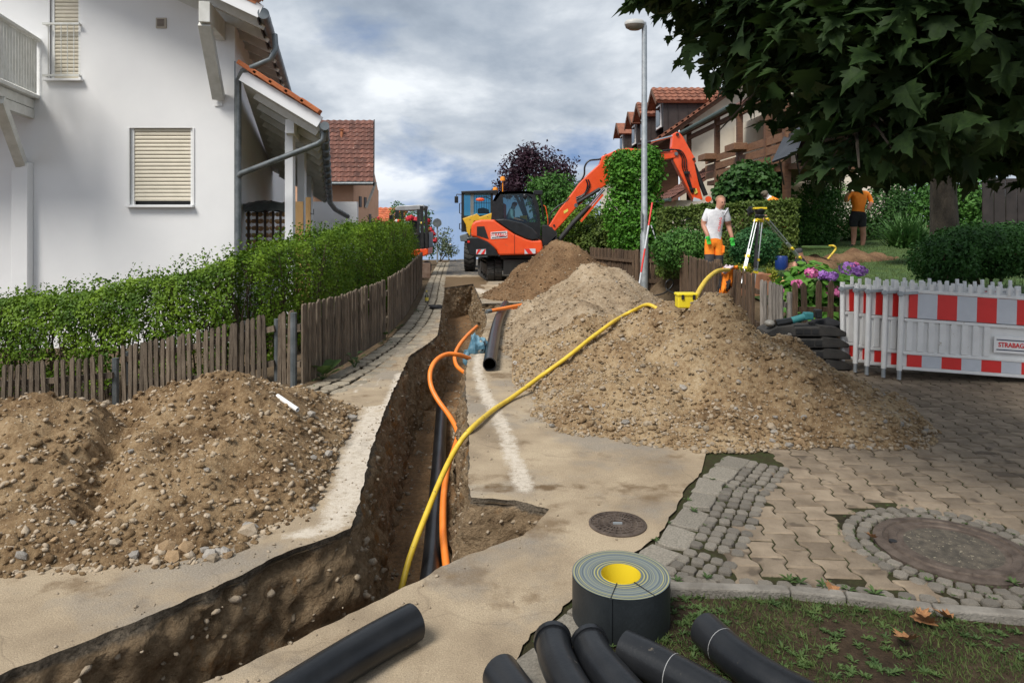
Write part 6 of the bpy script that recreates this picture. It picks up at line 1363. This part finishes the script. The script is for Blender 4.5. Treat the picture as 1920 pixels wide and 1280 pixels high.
bush('wispy_shrub', 'wispy grey-green shrub on the crest of the road beside the round sign', 'shrub', (-3.2, 30, 0), [pb(832, 455, 18, 28, 30, .6), pb(842, 470, 20, 14, 30, .5)], 700, .12, leafmat('grey_green_leaf', (0.093, 0.132, 0.0775), (0.186, 0.232, 0.139), 4), shell=.1, lump=.5)
bush('background_shrub', 'low bush filling the garden behind the brown board fence', 'shrub', (2.4, 20.6, 0), [pb(1150, 440, 50, 36, 20.6), pb(1110, 450, 40, 30, 20.6)], 5000, .10, hedge_l, group=G_SH)
# grassy clump plant, hydrangea, planter
yc = thing('yucca', P(1700, 460, 14.2), 'spiky grassy clump plant at the edge of the lawn', 'plant'); c = P(1700, 462, 14.2); n = 520
a_ = NR.uniform(0, 6.283, n); el = NR.uniform(.25, 1.4, n); aim = np.stack([np.cos(a_)*np.cos(el), np.sin(a_)*np.cos(el), np.sin(el)], 1); nr = np.stack([-np.cos(a_)*np.sin(el), -np.sin(a_)*np.sin(el), np.cos(el)], 1)
scatter('foliage', [(-.03, 0, 0), (.03, 0, 0), (.025, .5, .05), (-.025, .5, .05), (0, 1, -.12)], [(0, 1, 2), (0, 2, 3), (3, 2, 4)], np.tile(np.array(c), (n, 1))+NR.normal(size=(n, 3))*[.12, .12, .02], nr, NR.uniform(.45, .85, n), leafmat('strap_leaf', (0.031, 0.093, 0.0217), (0.101, 0.202, 0.0543), 5), yc, aim=aim)
hy = thing('hydrangea', P(1530, 560, 9.3), 'hydrangea with pink and purple flower heads behind the spaced pickets', 'plant')
p, d = blob_pts([pb(1525, 535, 52, 44, 9.3, .4), pb(1570, 550, 36, 36, 9.2, .35), pb(1490, 555, 34, 36, 9.2, .35), pb(1540, 590, 60, 34, 9.1, .35)], 900, .6, .15, 3)
scatter('foliage', *ROUND, p, d*.8+NR.normal(size=(900, 3))*.35+[0, -.2, .6], NR.uniform(.09, .17, 900), leafmat('hydrangea_leaf', (0.0543, 0.178, 0.0186), (0.139, 0.3, 0.0465), 5, .25), hy)
for k, (x, y, r, cc_) in enumerate(((1522,512,.085,0),(1560,518,.075,1),(1543,516,.075,1),(1590,503,.11,1),(1612,508,.09,1),(1560,545,.10,0),(1495,532,.07,0),(1575,548,.08,0),(1604,498,.05,0),(1462,545,.05,0))):
    cpt = P(x, y, 8.75+.1*(k % 3)); n = 110; dd = unit(NR.normal(size=(n, 3))); nm = 'pink_petal' if cc_ == 0 else 'purple_petal'
    scatter('flower_head', [(-.5, -.5, 0), (.5, -.5, 0), (.5, .5, 0), (-.5, .5, 0)], [(0, 1, 2, 3)], np.array(cpt)+dd*r*[1, 1, .75], dd+NR.normal(size=(n, 3))*.3, NR.uniform(.022, .036, n), M(nm, (.62, .10, .32) if cc_ == 0 else (.28, .10, .45), (.78, .25, .48) if cc_ == 0 else (.45, .22, .62), 20, .7), hy)
pt = thing('planter', V(4.05, 11.6, .4), 'square terracotta planter with trailing yellow-green leaves behind the fence', 'planter'); c = P(1413, 505, 11.6)
MB().prism([(-.20, 0), (.20, 0), (.235, .4), (-.235, .4)], -.2, .2, Matrix.Translation((c.x, 11.6, .42))).build('pot', M('terracotta', (.36, .15, .08), (.45, .2, .11), 6, .8), pt, bevel=.015)
p, d = blob_pts([(c.x+.26, 11.5, .72, .14, .16, .22), (c.x-.2, 11.5, .9, .16, .16, .1)], 900, .3, .3, 2); scatter('foliage', *LEAF, p, d+NR.normal(size=(900, 3))*.5, NR.uniform(.03, .05, 900), leafmat('golden_leaf', (.16, .19, .012), (.30, .30, .03), 6), pt)
c = P(1465, 466, 14.6); bb = thing('blue_barrel', V(c.x, 14.6, .55), 'blue plastic tub standing under the clipped hedge', 'barrel')
MB().lathe([(.11, 0), (.13, .06), (.13, .28), (.12, .30), (.12, .28), (0, .24)], 20, Matrix.Translation((c.x, 14.6, gz(c.x, 14.6)))).build('tub', M('blue_plastic', (.01, .035, .18), rough=.4), bb, smooth=40)
# garden soil dug up, turf piece, boards, hose
def mound(label, x, y, r, h, mat, seed):
    m = MB(); n = 34
    for i in range(n):
        for j in range(n):
            X, Y = x+(i/(n-1)*2-1)*r*1.6, y+(j/(n-1)*2-1)*r; q = math.hypot((X-x)/(1.6*r), (Y-y)/r); m.v.append((X, Y, gz(X, Y)+max(-.05, h*(1-q*1.05))+(.09*fbm(X*3.5, Y*3.5, seed, 4) if q < .95 else -.03)))
    m.f = [(i*n+j, (i+1)*n+j, (i+1)*n+j+1, i*n+j+1) for i in range(n-1) for j in range(n-1)]
    return tag(m.build('soil_mound', mat, smooth=60), label, 'soil heap')
garden_soil = soil_mat('red_brown_garden_soil', [(.09, .05, .028), (.17, .10, .055), (.24, .15, .085)])
c = P(1590, 478, 15.5); mound('reddish garden soil thrown up on the lawn at the worker\'s feet', c.x+.1, 15.5, .66, .24, garden_soil, 4)
c = P(1520, 475, 14.6); mound('smaller garden soil mound with a turf piece on top', c.x, 14.6, .45, .3, garden_soil, 8)
c = P(1530, 464, 14.6); tag(MB().box((c.x, 14.6, c.z), (.5, .35, .07)).build('turf_piece', lawn_m, bevel=.03), 'cut slab of turf lying on the smaller soil mound', 'turf')
for a, b_, lab in ((P(1448,498,12.6), P(1490,484,13.2), 'pale wooden lath lying on the lawn beside the tripod'), (P(1446,512,12.0), P(1478,494,12.6), 'yellowish lath lying on the lawn nearer the planter')):
    a.z = gz(a.x, a.y)+.06; b_.z = gz(b_.x, b_.y)+.08; tag(MB().beam(a, b_, .06, .03).build('wooden_lath', tan_wood), lab, 'lath')
hose('yellow_hose', 'yellow hose end curving out of the garden soil', 'hose', [P(1552,486,15.0), P(1562,474,15.0), P(1567,466,15.0), P(1563,461,15.0), P(1555,461,15.1)], .022, yellow_pl)
gpos = [(x, y, gz(x, y)+.01) for x, y in ((RND.uniform(4.3, 11), RND.uniform(9.3, 19)) for _ in range(16000))]
o = scatter('lawn_grass', *BLADE, gpos, NR.normal(size=(16000, 3))*[1, 1, .15], NR.uniform(.04, .09, 16000), grass_m, aim=NR.normal(size=(16000, 3))*.4+[0, 0, 1], kind='stuff'); tag(o, 'short lawn grass of the raised garden', 'grass')
# ---------------------------------------------------------------- maple over the driveway
def maple():
    base = V(6.98, 11, gz(6.98, 11)); root = thing('maple_tree', base, 'big dark maple hanging its broad leaves over the driveway', 'tree')
    B = [pb(1372, -25, 140, 80, 4.6, .9), pb(1225, -40, 55, 55, 4.8, .4), pb(1452, 45, 145, 120, 4.3, 1.0), pb(1580, 85, 180, 150, 3.8, 1.0), pb(1760, 90, 250, 220, 3.5, 1.1), pb(1600, 262, 75, 78, 3.6, .5), pb(1790, 235, 190, 95, 4.4, 1.0), pb(1745, 50, 290, 215, 6.2, 1.4), pb(1900, 150, 200, 180, 4.0, 1.0), pb(1850, 200, 240, 130, 7.5, 1.5), pb(1500, -150, 350, 150, 4.2, 1.2), pb(1800, -150, 350, 160, 3.6, 1.2), pb(1690, 230, 150, 110, 5.2, .8)]
    n = 15000; p, d = blob_pts(B, n, .35, .32, 12, 2.6)
    aim = NR.normal(size=(n, 3))*.42+d*.45+[0, 0, -1.0]; nr = NR.normal(size=(n, 3))*.5+d*.45+[0, -.1, .8]; sz = NR.uniform(.085, .155, n)*(1+.35*(NR.random(n) < .12))
    xs = 960+F*p[:, 0]/p[:, 1]; ys = 420-F*(p[:, 2]-H)/p[:, 1]; ok = p[:, 1] > 2.0
    p, d, aim, nr, sz, xs, ys = (q[ok] for q in (p, d, aim, nr, sz, xs, ys))
    vis_ = (xs > 1100) & (xs < 1960) & (ys > -60); order = np.argsort(np.where(vis_, p[:, 1], 99)); near = order[:240]; rest = order[240:]
    tv, tf = maple_mesh('l', maple_l)
    scatter('crown', tv, tf, p[rest], nr[rest], sz[rest], maple_l, root, aim=aim[rest])
    lm = [MB().add(*maple_mesh('l', maple_l, c_, f_)).mesh('leaf', maple_l) for c_, f_ in ((0, .12), (-.25, .3), (.2, .05))]
    for k in near:
        z_ = Vector(nr[k]).normalized(); y_ = Vector(aim[k]); y_ = (y_-z_*y_.dot(z_)).normalized(); x_ = y_.cross(z_); s = sz[k]*1.1
        new_obj('leaf', lm[k % 3], root, mw=Matrix.Translation(p[k]) @ Matrix((x_*s, y_*s, z_*s)).transposed().to_4x4())
    t = MB(); t.tube(spline([base+V(0, 0, -.3), base+V(0, 0, .6), base+V(-.1, -.1, 1.8), base+V(-.3, -.4, 3.4), base+V(-.6, -1.2, 5.5)], 5), [.26-.008*k for k in range(21)], 14)
    t.build('trunk', bark, root, smooth=60); lim = MB()
    for b in B[:9]:
        c = Vector(b[:3]); a = base+V(-.2, -.3, 2.4+RND.random()*2); lim.tube(spline([a, a.lerp(c, .5)+V(0, 0, .7), c+V(0, 0, .2*b[5])], 6), [.10-.0065*k for k in range(13)], 8)
        for _ in range(10): e = c+V(RND.uniform(-.9, .9)*b[3], RND.uniform(-.9, .9)*b[4], RND.uniform(-.9, .3)*b[5]); lim.tube([c+V(0, 0, .2*b[5]), c.lerp(e, .6)+V(0, 0, .1), e], [.018, .01, .004], 5)
    lim.build('limb', bark, root, smooth=60)
maple()
# ---------------------------------------------------------------- people
def person(label, base, J, bones, extra=None, hair=None, eyes=None):
    """J: joint -> (point, radius); bones: (a, b, material). One skinned continuous body."""
    names = list(J); idx = {k: i for i, k in enumerate(names)}; me = bpy.data.meshes.new('body')
    me.from_pydata([tuple(J[k][0]) for k in names], [(idx[a], idx[b]) for a, b, _ in bones], [])
    o = bpy.data.objects.new('tmp', me); COL.objects.link(o); sk = o.modifiers.new('skin', 'SKIN'); sk.use_smooth_shade = True
    for i, k in enumerate(names): r = J[k][1]; me.skin_vertices[0].data[i].radius = r if isinstance(r, tuple) else (r, r)
    me.skin_vertices[0].data[idx['pelvis']].use_root = True
    s = o.modifiers.new('sub', 'SUBSURF'); s.levels = s.render_levels = 2
    dg = bpy.context.evaluated_depsgraph_get(); dg.update(); bm = bpy.data.meshes.new_from_object(o.evaluated_get(dg)); bpy.data.objects.remove(o)
    ms = []; bm.materials.clear()
    for _, _, m in bones:
        if m not in ms: ms.append(m); bm.materials.append(m)
    segs = [(Vector(J[a][0]), Vector(J[b][0]), (max(np.atleast_1d(J[a][1]))+max(np.atleast_1d(J[b][1])))/2, ms.index(m)) for a, b, m in bones]
    for f in bm.polygons:
        c = f.center; best = 9; bi = 0
        for a, b, r, mi in segs:
            ab = b-a; t = max(0, min(1, (c-a).dot(ab)/max(1e-9, ab.dot(ab)))); q = (c-(a+ab*t)).length-r
            if q < best: best = q; bi = mi
        f.material_index = bi; f.use_smooth = True
    root = thing('person', base, label, 'person'); new_obj('body', bm, root)
    if hair:
        c, r, m, up_ = hair; h = MB().ball((0, 0, 0), r, 16); h.v = [v for v in h.v]; h.v = [(c[0]+v[0], c[1]+v[1]*1.1, c[2]+(v[2] if v[2] > up_ else up_)) for v in h.v]; h.build('hair', m, root, smooth=60)
    for e in eyes or (): MB().ball(e, .012, 6).build('eye', black_m, root)
    for nm, mb, mt in extra or (): mb.build(nm, mt, root, smooth=50)
    return root
def hand(J, bones, nm, wrist, direction, side, mat):
    d = Vector(direction).normalized(); s_ = Vector(side).normalized(); w_ = Vector(J[wrist][0]); pc = w_+d*.07; J[nm+'p'] = (pc, .034); bones.append((wrist, nm+'p', mat))
    for k in range(4):
        a = pc+d*.035+s_*(k-1.5)*.021; b_ = a+d*(.036+.004*(1.5-abs(k-1.4))); c_ = b_+d*.030+V(0, -.012, -.004); J[f'{nm}{k}a'] = (a, .0105); J[f'{nm}{k}b'] = (b_, .0095); J[f'{nm}{k}c'] = (c_, .008)
        bones += [(nm+'p', f'{nm}{k}a', mat), (f'{nm}{k}a', f'{nm}{k}b', mat), (f'{nm}{k}b', f'{nm}{k}c', mat)]
    a = w_+d*.045-s_*.034; J[nm+'ta'] = (a, .012); J[nm+'tb'] = (a+d*.035-s_*.018, .009); bones += [(nm+'p', nm+'ta', mat), (nm+'ta', nm+'tb', mat)]
def q5(x, y, dy=0): return P(1240+x/7.11, 350+y/7.11, 12.4+dy)
z0 = gz(3.75, 12.4)
J = {'pelvis': (q5(692, 735), (.15, .115)), 'waist': (q5(692, 672), (.155, .115)), 'belly': (q5(695, 590), (.155, .11)), 'chest': (q5(720, 420), (.185, .125)), 'collar': (q5(748, 352, .0), (.09, .08)), 'neck': (q5(768, 300, -.02), .064), 'jaw': (q5(790, 258, -.055), (.072, .08)), 'head': (q5(796, 195, -.03), (.088, .10)), 'crown': (q5(797, 150, -.01), (.07, .085)), 'nose': (q5(838, 232, -.12), .017),
     'shl': (q5(612, 335), .078), 'ell': (q5(556, 505, .02), .052), 'wrl': (q5(615, 640, -.12), .036), 'slvl': (q5(588, 425, .01), .078), 'shr': (q5(858, 335), .078), 'slvr': (q5(878, 425), .076), 'elr': (q5(895, 520, .05), .05), 'wrr': (q5(938, 660, -.02), .035),
     'mil': (q5(642, 865), .10), 'mir': (q5(762, 865), .10), 'hipl': (q5(645, 745), .115), 'knl': (V(q5(640, 920).x, 12.36, z0+.50), .092), 'anl': (V(q5(640, 920).x-.01, 12.42, z0+.10), .07), 'tol': (V(q5(640, 920).x-.01, 12.25, z0+.045), .048), 'hipr': (q5(755, 745), .115), 'knr': (V(q5(765, 930).x, 12.42, z0+.5), .092), 'anr': (V(q5(765, 930).x+.02, 12.5, z0+.10), .07), 'tor': (V(q5(765, 930).x+.04, 12.33, z0+.045), .048)}
bn = [('pelvis', 'waist', hiviz), ('waist', 'belly', white_cloth), ('belly', 'chest', white_cloth), ('chest', 'collar', white_cloth), ('collar', 'neck', skin), ('neck', 'jaw', skin), ('jaw', 'head', skin), ('head', 'crown', skin), ('jaw', 'nose', skin), ('chest', 'shl', white_cloth), ('shl', 'slvl', white_cloth), ('slvl', 'ell', skin), ('ell', 'wrl', skin), ('chest', 'shr', white_cloth), ('shr', 'slvr', white_cloth), ('slvr', 'elr', skin), ('elr', 'wrr', skin), ('pelvis', 'hipl', hiviz), ('hipl', 'mil', hiviz), ('mil', 'knl', grey_cloth), ('knl', 'anl', grey_cloth), ('anl', 'tol', black_cloth), ('pelvis', 'hipr', hiviz), ('hipr', 'mir', hiviz), ('mir', 'knr', grey_cloth), ('knr', 'anr', grey_cloth), ('anr', 'tor', black_cloth)]
hand(J, bn, 'hl', 'wrl', (.15, -.1, -1), (1, .2, .1), green_glove); hand(J, bn, 'hr', 'wrr', (.12, -.05, -1), (1, .3, .1), green_glove)
txt = text_mesh('STRABAG', .075, red_txt); hd = q5(795, 160)
man = person('man in a white T-shirt, orange work trousers and green gloves behind the garden fence', V(3.75, 12.4, z0), J, bn, hair=((hd.x-.006, hd.y+.012, hd.z-.03), .092, M('short_fair_hair', (.24, .13, .075), (.30, .18, .11), 20, .9), -.01), eyes=(q5(812, 208, -.125), q5(840, 206, -.10)))
lt = new_obj('lettering', txt, man, mw=Matrix.Translation(q5(782, 505, -.150)) @ Euler((0, math.radians(8), 0)).to_matrix().to_4x4() @ Matrix.Rotation(math.radians(-90), 4, 'Y') @ Matrix.Rotation(math.pi/2, 4, 'X') @ Matrix.Diagonal((.8, .8, 1, 1)))
MB().prism([(q5(800, 780).x, q5(0, 780).z), (q5(828, 790).x, q5(0, 790).z), (q5(822, 880).x, q5(0, 880).z), (q5(795, 885).x, q5(0, 885).z)], 12.30, 12.44).build('thigh_pocket', hiviz, man, bevel=.01)
def q6(x, y, dy=0): return P(1440+x/6.4, 330+y/6.4, 18.7+dy)
ft0 = gz(9.4, 18.7)
J = {'pelvis': (q6(1080, 470), (.20, .15)), 'waist': (q6(1082, 425), (.205, .155)), 'belly': (q6(1085, 370), (.20, .15)), 'chest': (q6(1090, 260), (.22, .15)), 'collar': (q6(1080, 180), .10), 'neck': (q6(1070, 150, -.05), .065), 'head': (q6(1060, 95, -.08), (.09, .10)), 'crown': (q6(1058, 65, -.07), .075), 'shl': (q6(985, 205), .085), 'ell': (q6(935, 300, -.1), .058), 'wrl': (q6(940, 240, -.35), .04), 'shr': (q6(1195, 205), .085), 'elr': (q6(1245, 320, -.05), .06), 'wrr': (q6(1200, 385, -.3), .04),
     'hipl': (q6(1030, 500), .135), 'seml': (q6(1025, 580), .125), 'knl': (q6(1030, 640), .078), 'cal': (q6(1030, 715, .03), .078), 'anl': (q6(1022, 835), .05), 'tol': (q6(985, 850, -.14), .045), 'hipr': (q6(1130, 500), .135), 'semr': (q6(1125, 580), .125), 'knr': (q6(1138, 640), .078), 'car': (q6(1145, 715, .03), .08), 'anr': (q6(1132, 855), .052), 'tor': (q6(1135, 885, -.14), .048)}
bn = [('pelvis', 'waist', black_cloth), ('waist', 'belly', hiviz), ('belly', 'chest', hiviz), ('chest', 'collar', hiviz), ('collar', 'neck', skin), ('neck', 'head', skin), ('head', 'crown', black_cloth), ('chest', 'shl', hiviz), ('shl', 'ell', hiviz), ('ell', 'wrl', skin), ('chest', 'shr', hiviz), ('shr', 'elr', hiviz), ('elr', 'wrr', skin), ('pelvis', 'hipl', black_cloth), ('hipl', 'seml', black_cloth), ('seml', 'knl', skin), ('knl', 'cal', skin), ('cal', 'anl', skin), ('anl', 'tol', black_cloth), ('pelvis', 'hipr', black_cloth), ('hipr', 'semr', black_cloth), ('semr', 'knr', skin), ('knr', 'car', skin), ('car', 'anr', skin), ('anr', 'tor', black_cloth)]
hand(J, bn, 'hl', 'wrl', (.2, -.6, .5), (1, 0, 0), skin); hand(J, bn, 'hr', 'wrr', (-.2, -.8, -.2), (1, 0, 0), skin)
person('worker in an orange shirt and black shorts standing with his back turned by the soil', V(9.45, 18.7, ft0), J, bn)
c = P(1432, 364, 16.6); gzc = gz(c.x, 16.6)
J = {'pelvis': (V(c.x+.55, 16.7, gzc+.85), .16), 'belly': (V(c.x+.38, 16.65, c.z-.26), .16), 'chest': (V(c.x+.2, 16.6, c.z-.14), .17), 'neck': (V(c.x+.06, 16.55, c.z-.07), .07), 'head': (V(c.x-.02, 16.5, c.z), .095), 'crown': (V(c.x-.02, 16.5, c.z+.05), .085), 'brim': (V(c.x-.12, 16.48, c.z+.005), .03), 'shl': (V(c.x+.12, 16.4, c.z-.2), .08), 'ell': (V(c.x+.0, 16.35, c.z-.45), .055), 'wrl': (V(c.x-.1, 16.3, c.z-.65), .04), 'hip': (V(c.x+.52, 16.7, gzc+.6), .13), 'kn': (V(c.x+.45, 16.6, gzc+.4), .09), 'an': (V(c.x+.5, 16.7, gzc+.05), .06)}
bn = [('pelvis', 'belly', hiviz), ('belly', 'chest', hiviz), ('chest', 'neck', white_cloth), ('neck', 'head', skin), ('head', 'crown', M('olive_cap', (.09, .075, .05), (.13, .11, .08), 9, .9)), ('crown', 'brim', MATS['olive_cap']), ('chest', 'shl', hiviz), ('shl', 'ell', skin), ('ell', 'wrl', skin), ('pelvis', 'hip', grey_cloth), ('hip', 'kn', grey_cloth), ('kn', 'an', grey_cloth)]
hand(J, bn, 'hl', 'wrl', (-.2, 0, -1), (0, 1, 0), skin); person('worker in an olive cap and orange vest bending down behind the clipped hedge', V(c.x+.4, 16.7, gzc), J, bn)
c = P(1497, 467, 13.9); zc = gz(c.x, 13.9)
J = {'pelvis': (V(c.x+.3, 14.2, zc-.25), .16), 'chest': (V(c.x+.13, 14.0, c.z-.30), .16), 'neck': (V(c.x+.03, 13.92, c.z-.13), .065), 'head': (V(c.x, 13.9, c.z-.04), .09), 'crown': (V(c.x-.01, 13.9, c.z+.02), .085), 'shl': (V(c.x-.02, 13.85, c.z-.24), .075), 'ell': (V(c.x-.14, 13.8, c.z-.34), .05), 'wrl': (V(c.x-.05, 13.7, c.z-.44), .038), 'kn': (V(c.x-.05, 14.1, zc-.1), .09), 'an': (V(c.x+.1, 14.2, zc-.5), .06)}
bn = [('pelvis', 'chest', black_cloth), ('chest', 'neck', skin), ('neck', 'head', skin), ('head', 'crown', grey_cloth), ('chest', 'shl', black_cloth), ('shl', 'ell', skin), ('ell', 'wrl', skin), ('pelvis', 'kn', grey_cloth), ('kn', 'an', grey_cloth)]
hand(J, bn, 'hl', 'wrl', (.2, 0, -1), (0, 1, 0), skin); person('worker in a dark cap crouching in the dug hole beside the turf', V(c.x, 13.9, zc), J, bn)
OY = 20.6; shirt = M('pale_blue_shirt', (.30, .45, .50), (.38, .54, .58), 9, .9)
J = {'pelvis': (k3(690, 560, OY), .15), 'chest': (k3(722, 440, OY), .16), 'collar': (k3(738, 380, OY), .09), 'neck': (k3(748, 355, OY), .06), 'head': (k3(758, 315, OY), (.085, .10)), 'crown': (k3(756, 292, OY), .075), 'nose': (k3(795, 322, OY), .018), 'shl': (k3(725, 400, OY-.2), .07), 'ell': (k3(735, 480, OY-.25), .05), 'wrl': (k3(800, 500, OY-.25), .036), 'shr': (k3(725, 400, OY+.2), .07), 'elr': (k3(735, 480, OY+.25), .05), 'wrr': (k3(800, 500, OY+.25), .036), 'kn': (k3(830, 560, OY), .09), 'an': (k3(850, 690, OY), .06)}
bn = [('pelvis', 'chest', shirt), ('chest', 'collar', shirt), ('collar', 'neck', skin), ('neck', 'head', skin), ('head', 'crown', M('dark_hair', (.03, .02, .012))), ('head', 'nose', skin), ('chest', 'shl', shirt), ('shl', 'ell', shirt), ('ell', 'wrl', skin), ('chest', 'shr', shirt), ('shr', 'elr', shirt), ('elr', 'wrr', skin), ('pelvis', 'kn', grey_cloth), ('kn', 'an', grey_cloth)]
hand(J, bn, 'hl', 'wrl', (1, 0, -.2), (0, 1, 0), skin); hand(J, bn, 'hr', 'wrr', (1, 0, -.2), (0, 1, 0), skin)
person('operator in a pale blue shirt sitting inside the orange excavator cab', k3(690, 600, OY), J, bn)
# surveying tripod, hanging jacket
TY = 11.2
def q5t(x, y, Y=TY): return P(1240+x/7.11, 350+y/7.11, Y)
tp = thing('laser_tripod', V(3.95, TY, .4), 'yellow and silver surveying tripod with a laser level standing behind the fence', 'tripod')
alu = M('aluminium', (.55, .56, .57), None, rough=.35, metal=.7); yel = M('tripod_yellow', (.75, .55, .02), rough=.5); top = q5t(1300, 420)
for a, b_, Yf in (((1262, 440), (1110, 1100), TY-.35), ((1330, 440), (1255, 1160), TY-.1), ((1395, 425), (1850, 960), TY+.45)):
    p0, p1 = q5t(*a), q5t(b_[0], b_[1], Yf); e = p0+(p1-p0)*(((gz(p1.x, p1.y))-p0.z)/(p1.z-p0.z)) if p1.z > gz(p1.x, p1.y) else p1; d_ = (p1-p0).normalized().cross(V(0, 1, 0))*.022
    lg = MB().tube([p0+d_, p1+d_], .011, 8).tube([p0-d_, p1-d_], .011, 8).tube([p0.lerp(p1, .6), e], .014, 8).build('leg', alu, tp)
    for t in (.0, .72, .95): q = p0.lerp(p1, t); MB().beam(q, p0.lerp(p1, t+.045), .075, .035).build('clamp', yel, lg)
MB().beam(q5t(1285, 480), q5t(1250, 1080, TY-.15), .05, .015).build('carrying_strap', black_cloth, tp)
MB().lathe([(.075, -.02), (.08, .01), (.06, .03), (.075, .06), (.085, .085), (.085, .11), (.06, .13)], 20, Matrix.Translation(q5t(1312, 395))).build('laser_body', black_pl, tp, smooth=40)
MB().box(q5t(1315, 290), (.20, .12, .035)).build('laser_top', yel, tp, bevel=.01); MB().box(q5t(1298, 436), (.10, .1, .03)).build('tripod_head', yel, tp, bevel=.008)
MB().ball(q5t(1182, 325), .075, 12, (.7, .7, .95), .5, 3).build('hanging_case', black_pl, tp, smooth=40)
jk = thing('hanging_jacket', V(3.28, 10.6, 1), 'orange and black work jacket hung over the brown picket fence', 'jacket')
def q7(x, y, Y): return P(1240+x/7.53, 470+y/7.53, Y)
def cloth(pts, Y, mat, nm, thick=.03, bulge=.05):
    m = MB(); n, k = len(pts), 6
    for i, (l, r) in enumerate(pts):
        for j in range(k+1):
            t = j/k; a = q7(l[0]+(r[0]-l[0])*t, l[1]+(r[1]-l[1])*t, Y); m.v.append((a.x, a.y-bulge*math.sin(math.pi*t)-.018*math.sin(t*14+i*.9), a.z))
    m.f = [(i*(k+1)+j, i*(k+1)+j+1, (i+1)*(k+1)+j+1, (i+1)*(k+1)+j) for i in range(n-1) for j in range(k)]
    o = m.build(nm, mat, jk, smooth=60); s = o.modifiers.new('thick', 'SOLIDIFY'); s.thickness = thick; return o
JY = 9.75
cloth([((880,240),(1010,215)), ((850,330),(990,300)), ((838,430),(985,420)), ((825,520),(975,500)), ((818,610),(900,590))], JY, hiviz, 'orange_panel')
cloth([((835,330),(860,320)), ((808,430),(845,430)), ((800,520),(832,520)), ((805,640),(900,600)), ((830,665),(895,640))], JY+.01, black_cloth, 'black_trim'); cloth([((925,430),(960,400)), ((905,500),(965,470)), ((905,570),(970,520))], JY-.06, black_cloth, 'black_side', bulge=.02)
cloth([((930,215),(1010,205)), ((860,260),(960,250)), ((832,300),(880,320))], JY-.05, M('pale_lining', (.62, .5, .55)), 'pale_lining'); cloth([((990,212),(1060,215)), ((1000,250),(1100,262))], JY-.02, hiviz, 'sleeve', bulge=.03)
